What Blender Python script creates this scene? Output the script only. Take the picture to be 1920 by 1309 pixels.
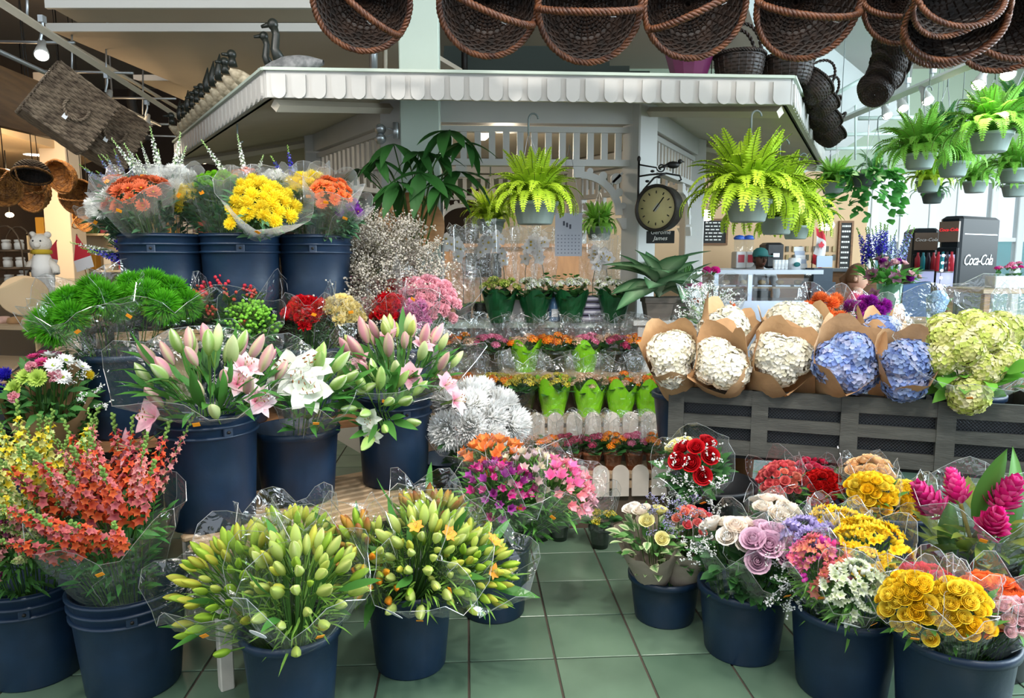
import bpy, math, random
import numpy as np
from mathutils import Vector, Matrix

for o in list(bpy.data.objects):
    bpy.data.objects.remove(o)
sc = bpy.context.scene
COL = sc.collection
rnd = random.Random(11)
PI = math.pi

# ------------------------------------------------------------------ camera
FPX, CAM_H = 1350.0, 1.45
PITCH = math.atan(168.5 / FPX)
cam = bpy.data.objects.new('camera', bpy.data.cameras.new('camera'))
COL.objects.link(cam)
cam.location = (0, 0, CAM_H)
cam.rotation_euler = (PI / 2 - PITCH, 0, 0)
cam.data.sensor_width = 36.0
cam.data.lens = FPX / 1920 * 36.0
cam.data.clip_start, cam.data.clip_end = 0.05, 200
sc.camera = cam

# ------------------------------------------------------------------ light and exposure
sc.view_settings.view_transform = 'Standard'
sc.view_settings.look = 'None'
sc.view_settings.gamma = 1.0
sc.view_settings.use_curve_mapping = False
sc.view_settings.exposure = 0.58
sc.cycles.transparent_max_bounces = 14
sc.cycles.max_bounces = 5
sc.cycles.diffuse_bounces = 2
sc.cycles.glossy_bounces = 2
sc.cycles.transmission_bounces = 2
sc.cycles.adaptive_threshold = 0.06
sc.cycles.use_adaptive_sampling = True
sc.cycles.use_light_tree = False
sc.cycles.caustics_reflective = False
sc.cycles.caustics_refractive = False
world = bpy.data.worlds.new('daylight')
sc.world = world
world.use_nodes = True
bgn = world.node_tree.nodes['Background']
bgn.inputs[0].default_value = (0.83, 0.93, 1.0, 1)
bgn.inputs[1].default_value = 0.95


def lamp(name, kind, loc, energy, color=(1, 1, 1), target=None, **kw):
    d = bpy.data.lights.new(name, kind)
    d.energy = energy
    d.color = color
    for k, v in kw.items():
        setattr(d, k, v)
    o = bpy.data.objects.new(name, d)
    COL.objects.link(o)
    o.location = loc
    if target is not None:
        o.rotation_euler = (Vector(target) - Vector(loc)).to_track_quat('-Z', 'Y').to_euler()
    return o


# track spots over the aisle, and the glass shop front on the right
for lx, ly, lz, tx, ty, tz, e in ((-1.3, 0.7, 3.5, -1.2, 3.0, 0.9, 120), (0.35, 0.9, 3.6, 0.1, 3.9, 0.7, 140),
                                  (1.9, 0.8, 3.5, 1.4, 2.9, 0.6, 165), (0.6, 1.4, 3.6, 0.35, 2.6, 0.0, 70),
                                  (-2.3, 1.9, 3.5, -1.5, 3.4, 1.5, 75)):
    lamp('aisle_spot', 'SPOT', (lx, ly, lz), e, (1.0, 0.94, 0.86), (tx, ty, tz), spot_size=1.25, spot_blend=0.7,
         shadow_soft_size=0.10)
lamp('ceiling_panel_light', 'AREA', (0.2, 1.5, 4.0), 60, (1.0, 0.97, 0.93), (0.1, 2.6, 0), shape='RECTANGLE', size=4.5, size_y=2.0)  # added soft fill from above, no ceiling fixture behind it
lamp('shop_front_daylight', 'AREA', (5.6, 2.4, 2.4), 330, (0.74, 0.90, 1.0), (0.6, 4.2, 1.0), shape='RECTANGLE', size=4.0, size_y=2.6)
lamp('cafe_daylight', 'AREA', (7.6, 7.4, 2.6), 170, (0.82, 0.95, 1.0), (4.2, 8.5, 1.2), shape='RECTANGLE', size=4.0, size_y=2.4)
lamp('left_store_light', 'AREA', (-4.6, 6.4, 2.75), 42, (1.0, 0.75, 0.48), (-4.6, 7.2, 0), shape='RECTANGLE', size=2.5, size_y=1.5)


# ------------------------------------------------------------------ pixel to place (camera stands at x=0,y=0 facing +y)
_c, _s = math.cos(PITCH), math.sin(PITCH)


def P(px, py, D):
    u, v = (px - 960) / FPX, (654.5 - py) / FPX
    dy, dz = _c + v * _s, -_s + v * _c
    return Vector((u * D / dy, D, CAM_H + dz * D / dy))


def PZ(px, py, z):
    v = (654.5 - py) / FPX
    dy, dz = _c + v * _s, -_s + v * _c
    return P(px, py, (z - CAM_H) * dy / dz)


def MPP(D, py=654.5):
    v = (654.5 - py) / FPX
    return D / (_c + v * _s) / FPX


# ------------------------------------------------------------------ colours and materials
def lin(c):
    if isinstance(c, str):
        c = [int(c[i:i + 2], 16) / 255 for i in (0, 2, 4)]
    return tuple(x / 12.92 if x <= 0.04045 else ((x + 0.055) / 1.055) ** 2.4 for x in c)


MATS = {}


def mat(name, color='808080', rough=0.6, metal=0.0, noise=0.0, nscale=8.0, color2=None, bump=0.0, bscale=40.0, emit=0.0,
        stretch=None, spec=0.5, alpha=None):
    if name in MATS:
        return MATS[name]
    m = bpy.data.materials.new(name)
    m.use_nodes = True
    nt = m.node_tree
    b = nt.nodes['Principled BSDF']
    c = lin(color)
    b.inputs['Base Color'].default_value = (*c, 1)
    b.inputs['Roughness'].default_value = rough
    b.inputs['Metallic'].default_value = metal
    b.inputs['Specular IOR Level'].default_value = spec
    if noise or color2 or bump:
        tc = nt.nodes.new('ShaderNodeTexCoord')
        mp = nt.nodes.new('ShaderNodeMapping')
        nt.links.new(tc.outputs['Object'], mp.inputs[0])
        if stretch:
            mp.inputs['Scale'].default_value = stretch
    if noise or color2:
        n = nt.nodes.new('ShaderNodeTexNoise')
        n.inputs['Scale'].default_value = nscale
        n.inputs['Detail'].default_value = 5
        nt.links.new(mp.outputs[0], n.inputs['Vector'])
        r = nt.nodes.new('ShaderNodeValToRGB')
        c2 = lin(color2) if color2 else tuple(x * (1 - noise) for x in c)
        r.color_ramp.elements[0].position, r.color_ramp.elements[1].position = 0.36, 0.64
        r.color_ramp.elements[0].color, r.color_ramp.elements[1].color = (*c2, 1), (*c, 1)
        nt.links.new(n.outputs[0], r.inputs[0])
        nt.links.new(r.outputs[0], b.inputs['Base Color'])
    if bump:
        n2 = nt.nodes.new('ShaderNodeTexNoise')
        n2.inputs['Scale'].default_value = bscale
        nt.links.new(mp.outputs[0], n2.inputs['Vector'])
        bp = nt.nodes.new('ShaderNodeBump')
        bp.inputs['Strength'].default_value = bump
        bp.inputs['Distance'].default_value = 0.01
        nt.links.new(n2.outputs[0], bp.inputs['Height'])
        nt.links.new(bp.outputs[0], b.inputs['Normal'])
    m.cycles.emission_sampling = 'NONE'
    if emit:
        b.inputs['Emission Color'].default_value = (*c, 1)
        b.inputs['Emission Strength'].default_value = emit
    MATS[name] = m
    return m


def plant_mat(name, trans=0.3, rough=0.5):
    m = bpy.data.materials.new(name)
    m.use_nodes = True
    nt = m.node_tree
    b = nt.nodes['Principled BSDF']
    out = nt.nodes['Material Output']
    at = nt.nodes.new('ShaderNodeAttribute')
    at.attribute_name = 'Col'
    oi = nt.nodes.new('ShaderNodeObjectInfo')
    hv = nt.nodes.new('ShaderNodeHueSaturation')
    mr = nt.nodes.new('ShaderNodeMapRange')
    mr.inputs['To Min'].default_value, mr.inputs['To Max'].default_value = 0.85, 1.15
    nt.links.new(oi.outputs['Random'], mr.inputs['Value'])
    nt.links.new(mr.outputs[0], hv.inputs['Value'])
    nt.links.new(at.outputs['Color'], hv.inputs['Color'])
    nt.links.new(hv.outputs[0], b.inputs['Base Color'])
    b.inputs['Roughness'].default_value = rough
    b.inputs['Specular IOR Level'].default_value = 0.3
    tr = nt.nodes.new('ShaderNodeBsdfTranslucent')
    nt.links.new(hv.outputs[0], tr.inputs['Color'])
    mx = nt.nodes.new('ShaderNodeMixShader')
    mx.inputs[0].default_value = trans
    nt.links.new(b.outputs[0], mx.inputs[1])
    nt.links.new(tr.outputs[0], mx.inputs[2])
    nt.links.new(mx.outputs[0], out.inputs[0])
    MATS[name] = m
    return m


def film_mat(name, color, clear, rough=0.12, gloss=0.10, wrinkle=0.0):
    """thin wrapping film: mostly lets light through, some haze, some gloss"""
    m = bpy.data.materials.new(name)
    m.use_nodes = True
    nt = m.node_tree
    nt.nodes.remove(nt.nodes['Principled BSDF'])
    out = nt.nodes['Material Output']
    t = nt.nodes.new('ShaderNodeBsdfTransparent')
    t.inputs[0].default_value = (*[min(1, x * .1 + .9) for x in lin(color)], 1)
    h = nt.nodes.new('ShaderNodeBsdfTranslucent')
    h.inputs[0].default_value = (*lin(color), 1)
    m1 = nt.nodes.new('ShaderNodeMixShader')
    m1.inputs[0].default_value = 1 - clear
    nt.links.new(t.outputs[0], m1.inputs[1])
    nt.links.new(h.outputs[0], m1.inputs[2])
    g = nt.nodes.new('ShaderNodeBsdfGlossy')
    g.inputs['Roughness'].default_value = rough
    m2 = nt.nodes.new('ShaderNodeMixShader')
    m2.inputs[0].default_value = gloss
    nt.links.new(m1.outputs[0], m2.inputs[1])
    nt.links.new(g.outputs[0], m2.inputs[2])
    nt.links.new(m2.outputs[0], out.inputs[0])
    if wrinkle:
        tc = nt.nodes.new('ShaderNodeTexCoord')
        n = nt.nodes.new('ShaderNodeTexNoise')
        n.inputs['Scale'].default_value = 14
        n.inputs['Detail'].default_value = 2
        n.inputs['Distortion'].default_value = 2.0
        nt.links.new(tc.outputs['Object'], n.inputs['Vector'])
        b = nt.nodes.new('ShaderNodeBump')
        b.inputs['Strength'].default_value = wrinkle
        b.inputs['Distance'].default_value = 0.02
        nt.links.new(n.outputs[0], b.inputs['Height'])
        nt.links.new(b.outputs[0], g.inputs['Normal'])
    MATS[name] = m
    return m


PLANT = plant_mat('plant', 0.28)
FLOWER = plant_mat('flower', 0.35, 0.6)
CELLO = film_mat("cellophane", "f4fbff", 0.965, 0.09, 0.14, 0.8)
HEM_GLINT = film_mat("film_edge", "fafdff", 0.45, 0.12, 0.3)  # whiter film for hems; its colour also imitates highlight streaks
FROST = film_mat("frosted_film", "f2f6f6", 0.72, 0.25, 0.07, 0.4)
GLASS = film_mat('thin_glass', 'eafaff', 0.93, 0.03, 0.08)


# ------------------------------------------------------------------ geometry collector
class G:
    def __init__(self):
        self.V, self.F, self.C, self.MI, self.n = [], [], [], [], 0

    def add(self, V, F, col=(1, 1, 1), mi=0):
        V = np.asarray(V, float).reshape(-1, 3)
        col = np.asarray(col, float)
        if col.ndim == 1:
            col = np.tile(col, (len(V), 1))
        self.V.append(V)
        self.C.append(col)
        n = self.n
        self.F.extend(tuple(i + n for i in f) for f in F)
        self.MI.extend([mi] * len(F))
        self.n += len(V)
        return self

    def arr(self):
        if len(self.V) > 1:
            self.V, self.C = [np.concatenate(self.V)], [np.concatenate(self.C)]
        return self.V[0], self.C[0]

    def put(self, g, m=None, tint=None):
        """add a copy of g moved by matrix m"""
        V, C = g.arr()
        if m is not None:
            A = np.array(m)
            V = V @ A[:3, :3].T + A[:3, 3]
        if tint is not None:
            C = C * np.asarray(tint)
        n = self.n
        self.V.append(V)
        self.C.append(C)
        self.F.extend(tuple(i + n for i in f) for f in g.F)
        self.MI.extend(g.MI)
        self.n += len(V)
        return self


def mesh(name, g, mats, smooth=True):
    V, C = g.arr()
    me = bpy.data.meshes.new(name)
    me.from_pydata(V.tolist(), [], g.F)
    if not isinstance(mats, (list, tuple)):
        mats = [mats]
    for m in mats:
        me.materials.append(m)
    if len(mats) > 1:
        me.polygons.foreach_set('material_index', np.array(g.MI, dtype=np.int32))
    if smooth:
        me.polygons.foreach_set('use_smooth', np.ones(len(g.F), dtype=bool))
    if mats[0] in (PLANT, FLOWER):
        a = me.color_attributes.new('Col', 'FLOAT_COLOR', 'POINT')
        a.data.foreach_set('color', np.concatenate([C, np.ones((len(C), 1))], 1).astype(np.float32).ravel())
    return me


def T(x, y=None, z=None):
    return Matrix.Translation(Vector(x) if y is None else Vector((x, y, z)))


def R(ax, deg):
    return Matrix.Rotation(math.radians(deg), 4, ax)


def S(x, y=None, z=None):
    return Matrix.Diagonal((x, x if y is None else y, x if z is None else z, 1))


def frame(d, roll=0.0, hint=(1, 0, 0)):
    """rotation taking +z onto d, keeping +x near world x"""
    z = Vector(d).normalized()
    h = Vector(hint)
    if abs(z.dot(h)) > 0.95:
        h = Vector((0, 1, 0))
    x = (h - z * h.dot(z)).normalized()
    y = z.cross(x)
    m = Matrix((x, y, z)).transposed().to_4x4()
    return m @ Matrix.Rotation(roll, 4, 'Z') if roll else m


def ob(name, me, parent=None, m=None, label=None, kind=None):
    o = bpy.data.objects.new(name, me)
    COL.objects.link(o)
    if parent is not None:
        o.parent = parent
    if m is not None:
        o.matrix_basis = m
    if label:
        o['label'] = label
    if kind:
        o['kind'] = kind
    return o


def tag(o, label, cat, group=None):
    o['label'], o['category'] = label, cat
    if group:
        o['group'] = group
    return o


def thing(name, label, cat, m=None, group=None):
    o = ob(name, None, None, m if m is not None else Matrix())
    o.empty_display_size = 0.05
    return tag(o, label, cat, group)


def struct(name, me, parent=None, m=None):
    return ob(name, me, parent, m, kind=None if parent else 'structure')


# ------------------------------------------------------------------ basic shapes
BF = [(0, 3, 2, 1), (4, 5, 6, 7), (0, 1, 5, 4), (1, 2, 6, 5), (2, 3, 7, 6), (3, 0, 4, 7)]


def box(g, x0, y0, z0, x1, y1, z1, col=(1, 1, 1), m=None, mi=0):
    V = np.array([(x0, y0, z0), (x1, y0, z0), (x1, y1, z0), (x0, y1, z0), (x0, y0, z1), (x1, y0, z1), (x1, y1, z1), (x0, y1, z1)], float)
    if m is not None:
        A = np.array(m)
        V = V @ A[:3, :3].T + A[:3, 3]
    return g.add(V, BF, col, mi)


def bbox(sx, sy, sz, b=0.0):
    """bevelled box, base at z=0, centred in x,y"""
    g = G()
    if b <= 0:
        return box(g, -sx / 2, -sy / 2, 0, sx / 2, sy / 2, sz)
    pts = [(sx / 2 - b, -sy / 2), (sx / 2, -sy / 2 + b), (sx / 2, sy / 2 - b), (sx / 2 - b, sy / 2),
           (-sx / 2 + b, sy / 2), (-sx / 2, sy / 2 - b), (-sx / 2, -sy / 2 + b), (-sx / 2 + b, -sy / 2)]
    V = []
    for z, k in ((0, 1), (b, 0), (sz - b, 0), (sz, 1)):
        for x, y in pts:
            V.append((x - (b * (1 if x > 0 else -1) if k else 0), y - (b * (1 if y > 0 else -1) if k else 0), z))
    Fs = [tuple(range(7, -1, -1)), tuple(range(24, 32))]
    for r in range(3):
        for i in range(8):
            j = (i + 1) % 8
            Fs.append((r * 8 + i, r * 8 + j, r * 8 + 8 + j, r * 8 + 8 + i))
    return g.add(V, Fs)


def lathe(prof, seg=24, col=(1, 1, 1), sx=1.0, sy=1.0, cols=None, jit=None):
    """prof: [(r,z)...] turned about z"""
    g = G()
    a = np.arange(seg) * 2 * PI / seg
    V, C, Fs = [], [], []
    for k, (r, z) in enumerate(prof):
        rr = np.full(seg, r) if jit is None else r * jit(k, a)
        V.append(np.stack([rr * np.cos(a) * sx, rr * np.sin(a) * sy, np.full(seg, z)], 1))
        C.append(np.tile(np.asarray(cols[k] if cols else col, float), (seg, 1)))
    for k in range(len(prof) - 1):
        for i in range(seg):
            j = (i + 1) % seg
            Fs.append((k * seg + i, k * seg + j, k * seg + seg + j, k * seg + seg + i))
    return g.add(np.concatenate(V), Fs, np.concatenate(C))


def tube(g, pts, r, sides=5, col=(1, 1, 1), cap=True, mi=0):
    pts = [Vector(p) for p in pts]
    n = len(pts)
    rr = r if isinstance(r, (list, tuple)) else [r] * n
    V, Fs = [], []
    up = None
    for i, p in enumerate(pts):
        d = (pts[min(i + 1, n - 1)] - pts[max(i - 1, 0)])
        d = d.normalized() if d.length > 1e-9 else Vector((0, 0, 1))
        if up is None:
            up = Vector((1, 0, 0)) if abs(d.x) < 0.8 else Vector((0, 1, 0))
        x = (up - d * up.dot(d)).normalized()
        up = x
        y = d.cross(x)
        for k in range(sides):
            a = 2 * PI * k / sides
            V.append(p + (x * math.cos(a) + y * math.sin(a)) * rr[i])
    for i in range(n - 1):
        for k in range(sides):
            j = (k + 1) % sides
            Fs.append((i * sides + k, i * sides + j, i * sides + sides + j, i * sides + sides + k))
    if cap:
        Fs += [tuple(range(sides - 1, -1, -1)), tuple(range((n - 1) * sides, n * sides))]
    return g.add([tuple(v) for v in V], Fs, col, mi)


def rope(g, pts, R0, strands=3, turns=8.0, r=None, sides=5, steps=None, col=(1, 1, 1)):
    """twisted strands along a polyline"""
    pts = [Vector(p) for p in pts]
    n = steps or int(turns * 8)
    r = r or R0 * 0.62

    def at(t):
        f = t * (len(pts) - 1)
        i = min(int(f), len(pts) - 2)
        return pts[i].lerp(pts[i + 1], f - i), (pts[i + 1] - pts[i]).normalized()
    for s in range(strands):
        line = []
        for k in range(n + 1):
            t = k / n
            p, d = at(t)
            h = Vector((0, 0, 1)) if abs(d.z) < 0.9 else Vector((1, 0, 0))
            x = (h - d * h.dot(d)).normalized()
            y = d.cross(x)
            a = 2 * PI * (turns * t + s / strands)
            line.append(p + (x * math.cos(a) + y * math.sin(a)) * R0 * 0.6)
        tube(g, line, r, sides, col)
    return g


def arc(c, r, a0, a1, n, plane='xz'):
    out = []
    for k in range(n + 1):
        a = math.radians(a0 + (a1 - a0) * k / n)
        if plane == 'xz':
            out.append((c[0] + r * math.cos(a), c[1], c[2] + r * math.sin(a)))
        elif plane == 'xy':
            out.append((c[0] + r * math.cos(a), c[1] + r * math.sin(a), c[2]))
        else:
            out.append((c[0], c[1] + r * math.cos(a), c[2] + r * math.sin(a)))
    return out


def prism(g, poly, y0, y1, col=(1, 1, 1), m=None, mi=0):
    """poly [(x,z)] extruded along y"""
    n = len(poly)
    V = np.array([(x, y0, z) for x, z in poly] + [(x, y1, z) for x, z in poly], float)
    Fs = [tuple(range(n)), tuple(range(2 * n - 1, n - 1, -1))] + [(i, i + n, (i + 1) % n + n, (i + 1) % n) for i in range(n)]
    if m is not None:
        A = np.array(m)
        V = V @ A[:3, :3].T + A[:3, 3]
    return g.add(V, Fs, col, mi)


def blob(r, seg=8, rings=5, col=(1, 1, 1), sz=1.0):
    return lathe([(r * math.sin(PI * (0.02 + 0.96 * k / rings)), -r * sz * math.cos(PI * (0.02 + 0.96 * k / rings))) for k in range(rings + 1)], seg, col)


def text_obj(name, body, size, m, material, parent, shear=0.0, ext=0.001, align='CENTER', space=1.0):
    cu = bpy.data.curves.new(name, 'FONT')
    cu.body, cu.size, cu.extrude, cu.shear = body, size, ext, shear
    cu.align_x, cu.align_y = align, 'CENTER'
    cu.space_character = space
    cu.resolution_u = 2
    cu.materials.append(material)
    tmp = bpy.data.objects.new('tmp_text', cu)
    COL.objects.link(tmp)
    bpy.context.view_layer.update()
    me = bpy.data.meshes.new_from_object(tmp.evaluated_get(bpy.context.evaluated_depsgraph_get()))
    bpy.data.objects.remove(tmp)
    me.name = name
    return ob(name, me, parent, m)

# ------------------------------------------------------------------ petals, leaves, flower heads (each faces +z)
def petal(L, W, curl=0.0, cup=0.0, nl=3, nw=2, p=0.8, base=0.2, c0='ffffff', c1=None, ce=None, tipw=0.0, wave=0.0):
    c0 = np.array(lin(c0))
    c1 = np.array(lin(c1)) if c1 else c0
    ce_ = np.array(lin(ce)) if ce else None
    V, C, Fs = [], [], []
    for i in range(nl + 1):
        t = i / nl
        w = W * max(math.sin(PI * t ** p) ** 0.8 if 0 < t < 1 else 0, base * (1 - t), tipw * t) / 2
        for j in range(nw + 1):
            s = -1 + 2 * j / nw
            V.append((t * L, s * w, curl * L * t * t + cup * W * s * s * (0.3 + 0.7 * math.sin(PI * t)) + (wave * W * (-1) ** (i + j))))
            c = c0 * (1 - t) + c1 * t
            if ce_ is not None:
                c = c * (1 - abs(s) * 0.9) + ce_ * abs(s) * 0.9
            C.append(c)
    for i in range(nl):
        for j in range(nw):
            a = i * (nw + 1) + j
            Fs.append((a, a + nw + 1, a + nw + 2, a + 1))
    return G().add(V, Fs, np.array(C))


def fib(n, top=1.0, bot=-1.0):
    for i in range(n):
        z = top - (top - bot) * (i + 0.5) / n
        r = math.sqrt(max(0, 1 - z * z))
        a = i * 2.399963
        yield Vector((r * math.cos(a), r * math.sin(a), z))


def along(d, roll=0.0):
    """rotation taking +x onto d with +z outward-ish"""
    x = Vector(d).normalized()
    h = Vector((0, 0, 1)) if abs(x.z) < 0.97 else Vector((1, 0, 0))
    z = (h - x * h.dot(x)).normalized()
    y = z.cross(x)
    m = Matrix((x, y, z)).transposed().to_4x4()
    return m @ Matrix.Rotation(roll, 4, 'X') if roll else m


def f_daisy(col, col2, eye, r=0.03, n=18, layers=3, seed=0):
    q = random.Random(seed)
    g = G()
    for k in range(layers):
        L = r * (1 - 0.2 * k)
        pt = petal(L, r * 0.32, 0.12, 0.05, 3, 2, 1.3, 0.35, col2, col)
        for i in range(n - 2 * k):
            a = 360 * (i + 0.5 * k + q.uniform(-.2, .2)) / (n - 2 * k)
            g.put(pt, R('Z', a) @ R('Y', -8 - 20 * k + q.uniform(-8, 8)))
    g.put(blob(r * 0.24, 7, 4, lin(eye), 0.5), T(0, 0, r * 0.1))
    return g


def f_mum(col, col2, r=0.035, n=120, seed=0, low=-0.35):
    q = random.Random(seed)
    g = G()
    pt = petal(r * 0.62, r * 0.22, 0.25, 0.15, 2, 2, 1.3, 0.5, col2, col)
    for d in fib(n, 1.0, low):
        d2 = (d + Vector((q.uniform(-.18, .18), q.uniform(-.18, .18), q.uniform(-.1, .1)))).normalized()
        g.put(pt, T(d * r * 0.42) @ along(d2, q.uniform(-.5, .5)) @ S(q.uniform(.85, 1.12)))
    g.put(blob(r * 0.5, 8, 5, lin(col2)))
    return g


def f_button(col, col2, r=0.016, seed=0):
    return f_mum(col, col2, r, 60, seed, 0.0)


def f_carnation(col, col2, r=0.03, seed=0, n=34):
    q = random.Random(seed)
    g = G()
    pt = petal(r * 0.75, r * 0.75, 0.15, 0.12, 3, 4, 2.2, 0.2, col2, col, None, 0.8, 0.07)
    for d in fib(n, 1.0, 0.0):
        g.put(pt, T(d * r * 0.28) @ along((d + Vector((q.uniform(-.3, .3), q.uniform(-.3, .3), .1))).normalized(), q.uniform(-1.5, 1.5)) @ S(q.uniform(.8, 1.1)))
    g.put(lathe([(r * .12, -r * .9), (r * .3, -r * .2), (r * .3, 0)], 6, lin('5d8a4a')))
    return g


def f_rose(col, col2, r=0.028, open_=1.0, seed=0, layers=5):
    q = random.Random(seed)
    g = G()
    c, c2 = np.array(lin(col)), np.array(lin(col2))
    for k in range(layers):
        n = (2, 3, 4, 5, 5)[k]
        f = k / (layers - 1)
        rk = r * (0.20 + 0.52 * f)
        h = r * (1.25 - 0.35 * f)
        fl = r * 0.36 * open_ * f * f
        off = q.uniform(0, 6)
        for i in range(n):
            a0 = off + 2 * PI * i / n
            span = 2 * PI / n * 0.72
            V, C, Fs = [], [], []
            for a in range(4):
                t = a / 3
                for b in range(5):
                    s = -1 + b / 2
                    ang = a0 + s * span
                    rad = rk * (0.5 + 0.72 * math.sin(PI * t * (0.86 - 0.36 * f))) + fl * t * t * t + r * 0.04 * b / 4
                    z = h * t * (1 - 0.22 * s * s) - r * 0.08 * f * t * t * open_
                    V.append((rad * math.cos(ang), rad * math.sin(ang), z))
                    C.append(c2 * (1 - t) + c * t)
            for a in range(3):
                for b in range(4):
                    k0 = a * 5 + b
                    Fs.append((k0, k0 + 1, k0 + 6, k0 + 5))
            g.add(V, Fs, np.array(C))
    g.put(lathe([(r * 0.1, -r * 0.25), (r * 0.5, 0), (r * 0.62, r * 0.12)], 7, c2))
    g.put(lathe([(r * .16, 0), (r * .17, r * .6), (r * .11, r * 1.02), (r * .02, r * 1.12)], 7, c, jit=lambda k, a: 1 + .25 * np.cos(3 * a + k)))
    return g


def f_bud(col, col2, L=0.07, w=0.011, rib=None, seed=0):
    """closed lily bud growing along +z"""
    prof, cols = [], []
    c, c2 = np.array(lin(col)), np.array(lin(col2))
    for k in range(8):
        t = k / 7
        prof.append((w * (0.28 + 0.9 * math.sin(PI * min(1, t ** 0.85 * 0.97 + 0.02)) ** 0.9) * (1 if k < 7 else 0.25), L * t))
        cols.append(c2 * (1 - t) + c * t)
    g = lathe(prof, 9, cols=cols, jit=lambda k, a: 1 + 0.13 * np.cos(3 * a))
    if rib:
        V, C = g.arr()
        a = np.arctan2(V[:, 1], V[:, 0])
        k = (np.cos(3 * a) < -0.3)[:, None]
        g.C = [np.where(k, np.array(lin(rib)), C)]
    g.put(lathe([(0.0022, -0.05), (0.003, 0.0)], 5, lin('6f9440')))
    return g


def f_lily(col, mid, r=0.075, flat=0.35, seed=0):
    q = random.Random(seed)
    g = G()
    for k in range(6):
        w = r * (0.88 if k % 2 == 0 else 0.56)
        pt = petal(r, w, -0.35, 0.12, 6, 4, 0.85, 0.15, mid, col, col, 0, 0.015)
        g.put(pt, R('Z', 60 * k + q.uniform(-6, 6)) @ R('Y', -48 + 30 * flat * (1 if k % 2 else 0.6)))
    for k in range(6):
        a = math.radians(60 * k + 20)
        e = (r * .22 * math.cos(a), r * .22 * math.sin(a), r * .75)
        tube(g, [(0, 0, 0), (e[0] * .6, e[1] * .6, r * .5), e], r * .012, 4, lin('cfe0a8'))
        box(g, e[0] - r * .06, e[1] - r * .015, e[2] - r * .02, e[0] + r * .06, e[1] + r * .015, e[2] + r * .02, lin('9a5a25'))
    tube(g, [(0, 0, -r * .8), (0, 0, 0)], [r * .05, r * .1], 6, lin('8fae62'))
    return g


def f_alstro(col, mid, r=0.026, seed=0):
    q = random.Random(seed)
    g = G()
    for k in range(6):
        pt = petal(r * 1.3, r * (0.75 if k % 2 else 0.55), -0.12, 0.22, 4, 2, 1.0, 0.25, mid if k % 2 == 0 else col, col)
        g.put(pt, R('Z', 60 * k + q.uniform(-8, 8)) @ R('Y', -62 + q.uniform(-8, 8)))
    g.put(lathe([(r * .1, -r * 1.2), (r * .17, 0)], 5, lin('6c9a48')))
    return g


def f_freesia(col, mid, r=0.017, seed=0):
    """an arching comb of trumpets and buds"""
    q = random.Random(seed)
    g = G()
    for k in range(6):
        t = k / 5
        m = T(r * (t * 3.2 - 1.2), q.uniform(-.3, .3) * r, r * (0.9 - 1.6 * (t - .4) ** 2)) @ R('Y', -10 + 60 * (t - 0.4)) @ R('Z', q.uniform(0, 60))
        if k < 4:
            s = 1 - 0.15 * k
            for j in range(6):
                g.put(petal(r * 1.5 * s, r * .9 * s, -0.25, 0.25, 3, 2, 1.1, 0.25, mid, col), m @ R('Z', 60 * j) @ R('Y', -58))
        else:
            g.put(blob(r * .42, 6, 4, lin(col), 1.9), m)
    return g


def f_hydrangea(cols, r=0.075, n=230, seed=0):
    q = random.Random(seed)
    g = G()
    fl = []
    for c in cols:
        f = G()
        for k in range(4):
            f.put(petal(r * .155, r * .17, 0.05, 0.10, 2, 2, 1.3, 0.4, c, c), R('Z', 90 * k) @ R('Y', -12))
        fl.append(f)
    lump = [(Vector((q.gauss(0, 1), q.gauss(0, 1), q.gauss(0, 1))).normalized(), q.uniform(-.12, .1)) for _ in range(9)]
    for d in fib(n, 1.0, -0.75):
        rr = r * (0.93 + sum(a * max(0, d.dot(l)) ** 3 for l, a in lump) + q.uniform(-.05, .05))
        dd = (d + Vector((q.uniform(-.35, .35), q.uniform(-.35, .35), q.uniform(-.35, .35)))).normalized()
        g.put(fl[q.randrange(len(fl))], T(d.x * rr, d.y * rr, d.z * rr * .85) @ frame(dd, q.uniform(0, 3)) @ S(q.uniform(.85, 1.25)))
    g.put(blob(r * .82, 12, 7, np.array(lin(cols[0])) * .8, .85))
    return g


def f_spikeball(col, col2, r=0.05, n=700, seed=0):
    """green dianthus: a ball of fine soft spikes"""
    q = random.Random(seed)
    g = G()
    V, C, Fs = [], [], []
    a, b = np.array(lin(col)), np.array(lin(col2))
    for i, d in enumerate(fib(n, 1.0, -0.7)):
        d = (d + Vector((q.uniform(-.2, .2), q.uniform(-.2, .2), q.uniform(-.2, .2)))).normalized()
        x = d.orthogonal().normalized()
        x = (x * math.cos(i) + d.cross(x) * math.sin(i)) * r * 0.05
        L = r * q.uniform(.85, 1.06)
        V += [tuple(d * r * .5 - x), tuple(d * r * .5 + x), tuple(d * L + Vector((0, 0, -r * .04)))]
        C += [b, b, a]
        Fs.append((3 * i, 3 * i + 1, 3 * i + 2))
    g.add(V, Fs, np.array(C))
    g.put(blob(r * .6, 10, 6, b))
    return g


def f_berries(col, r=0.028, n=11, seed=0, br=0.0065):
    q = random.Random(seed)
    g = G()
    bb = blob(br, 7, 5, lin(col), 1.15)
    for i in range(n):
        p = Vector((q.uniform(-1, 1), q.uniform(-1, 1), q.uniform(0, 1.1))) * r
        tube(g, [(0, 0, -r), p], 0.0012, 3, lin('6a8a3c'), False)
        g.put(bb, T(p))
    for k in range(3):
        g.put(petal(r * 1.6, r * .7, -.2, .1, 3, 2, .8, .1, '3f6b2a', '4d7d32'), T(0, 0, -r) @ R('Z', 120 * k + q.uniform(-30, 30)) @ R('Y', -30))
    return g


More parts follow.
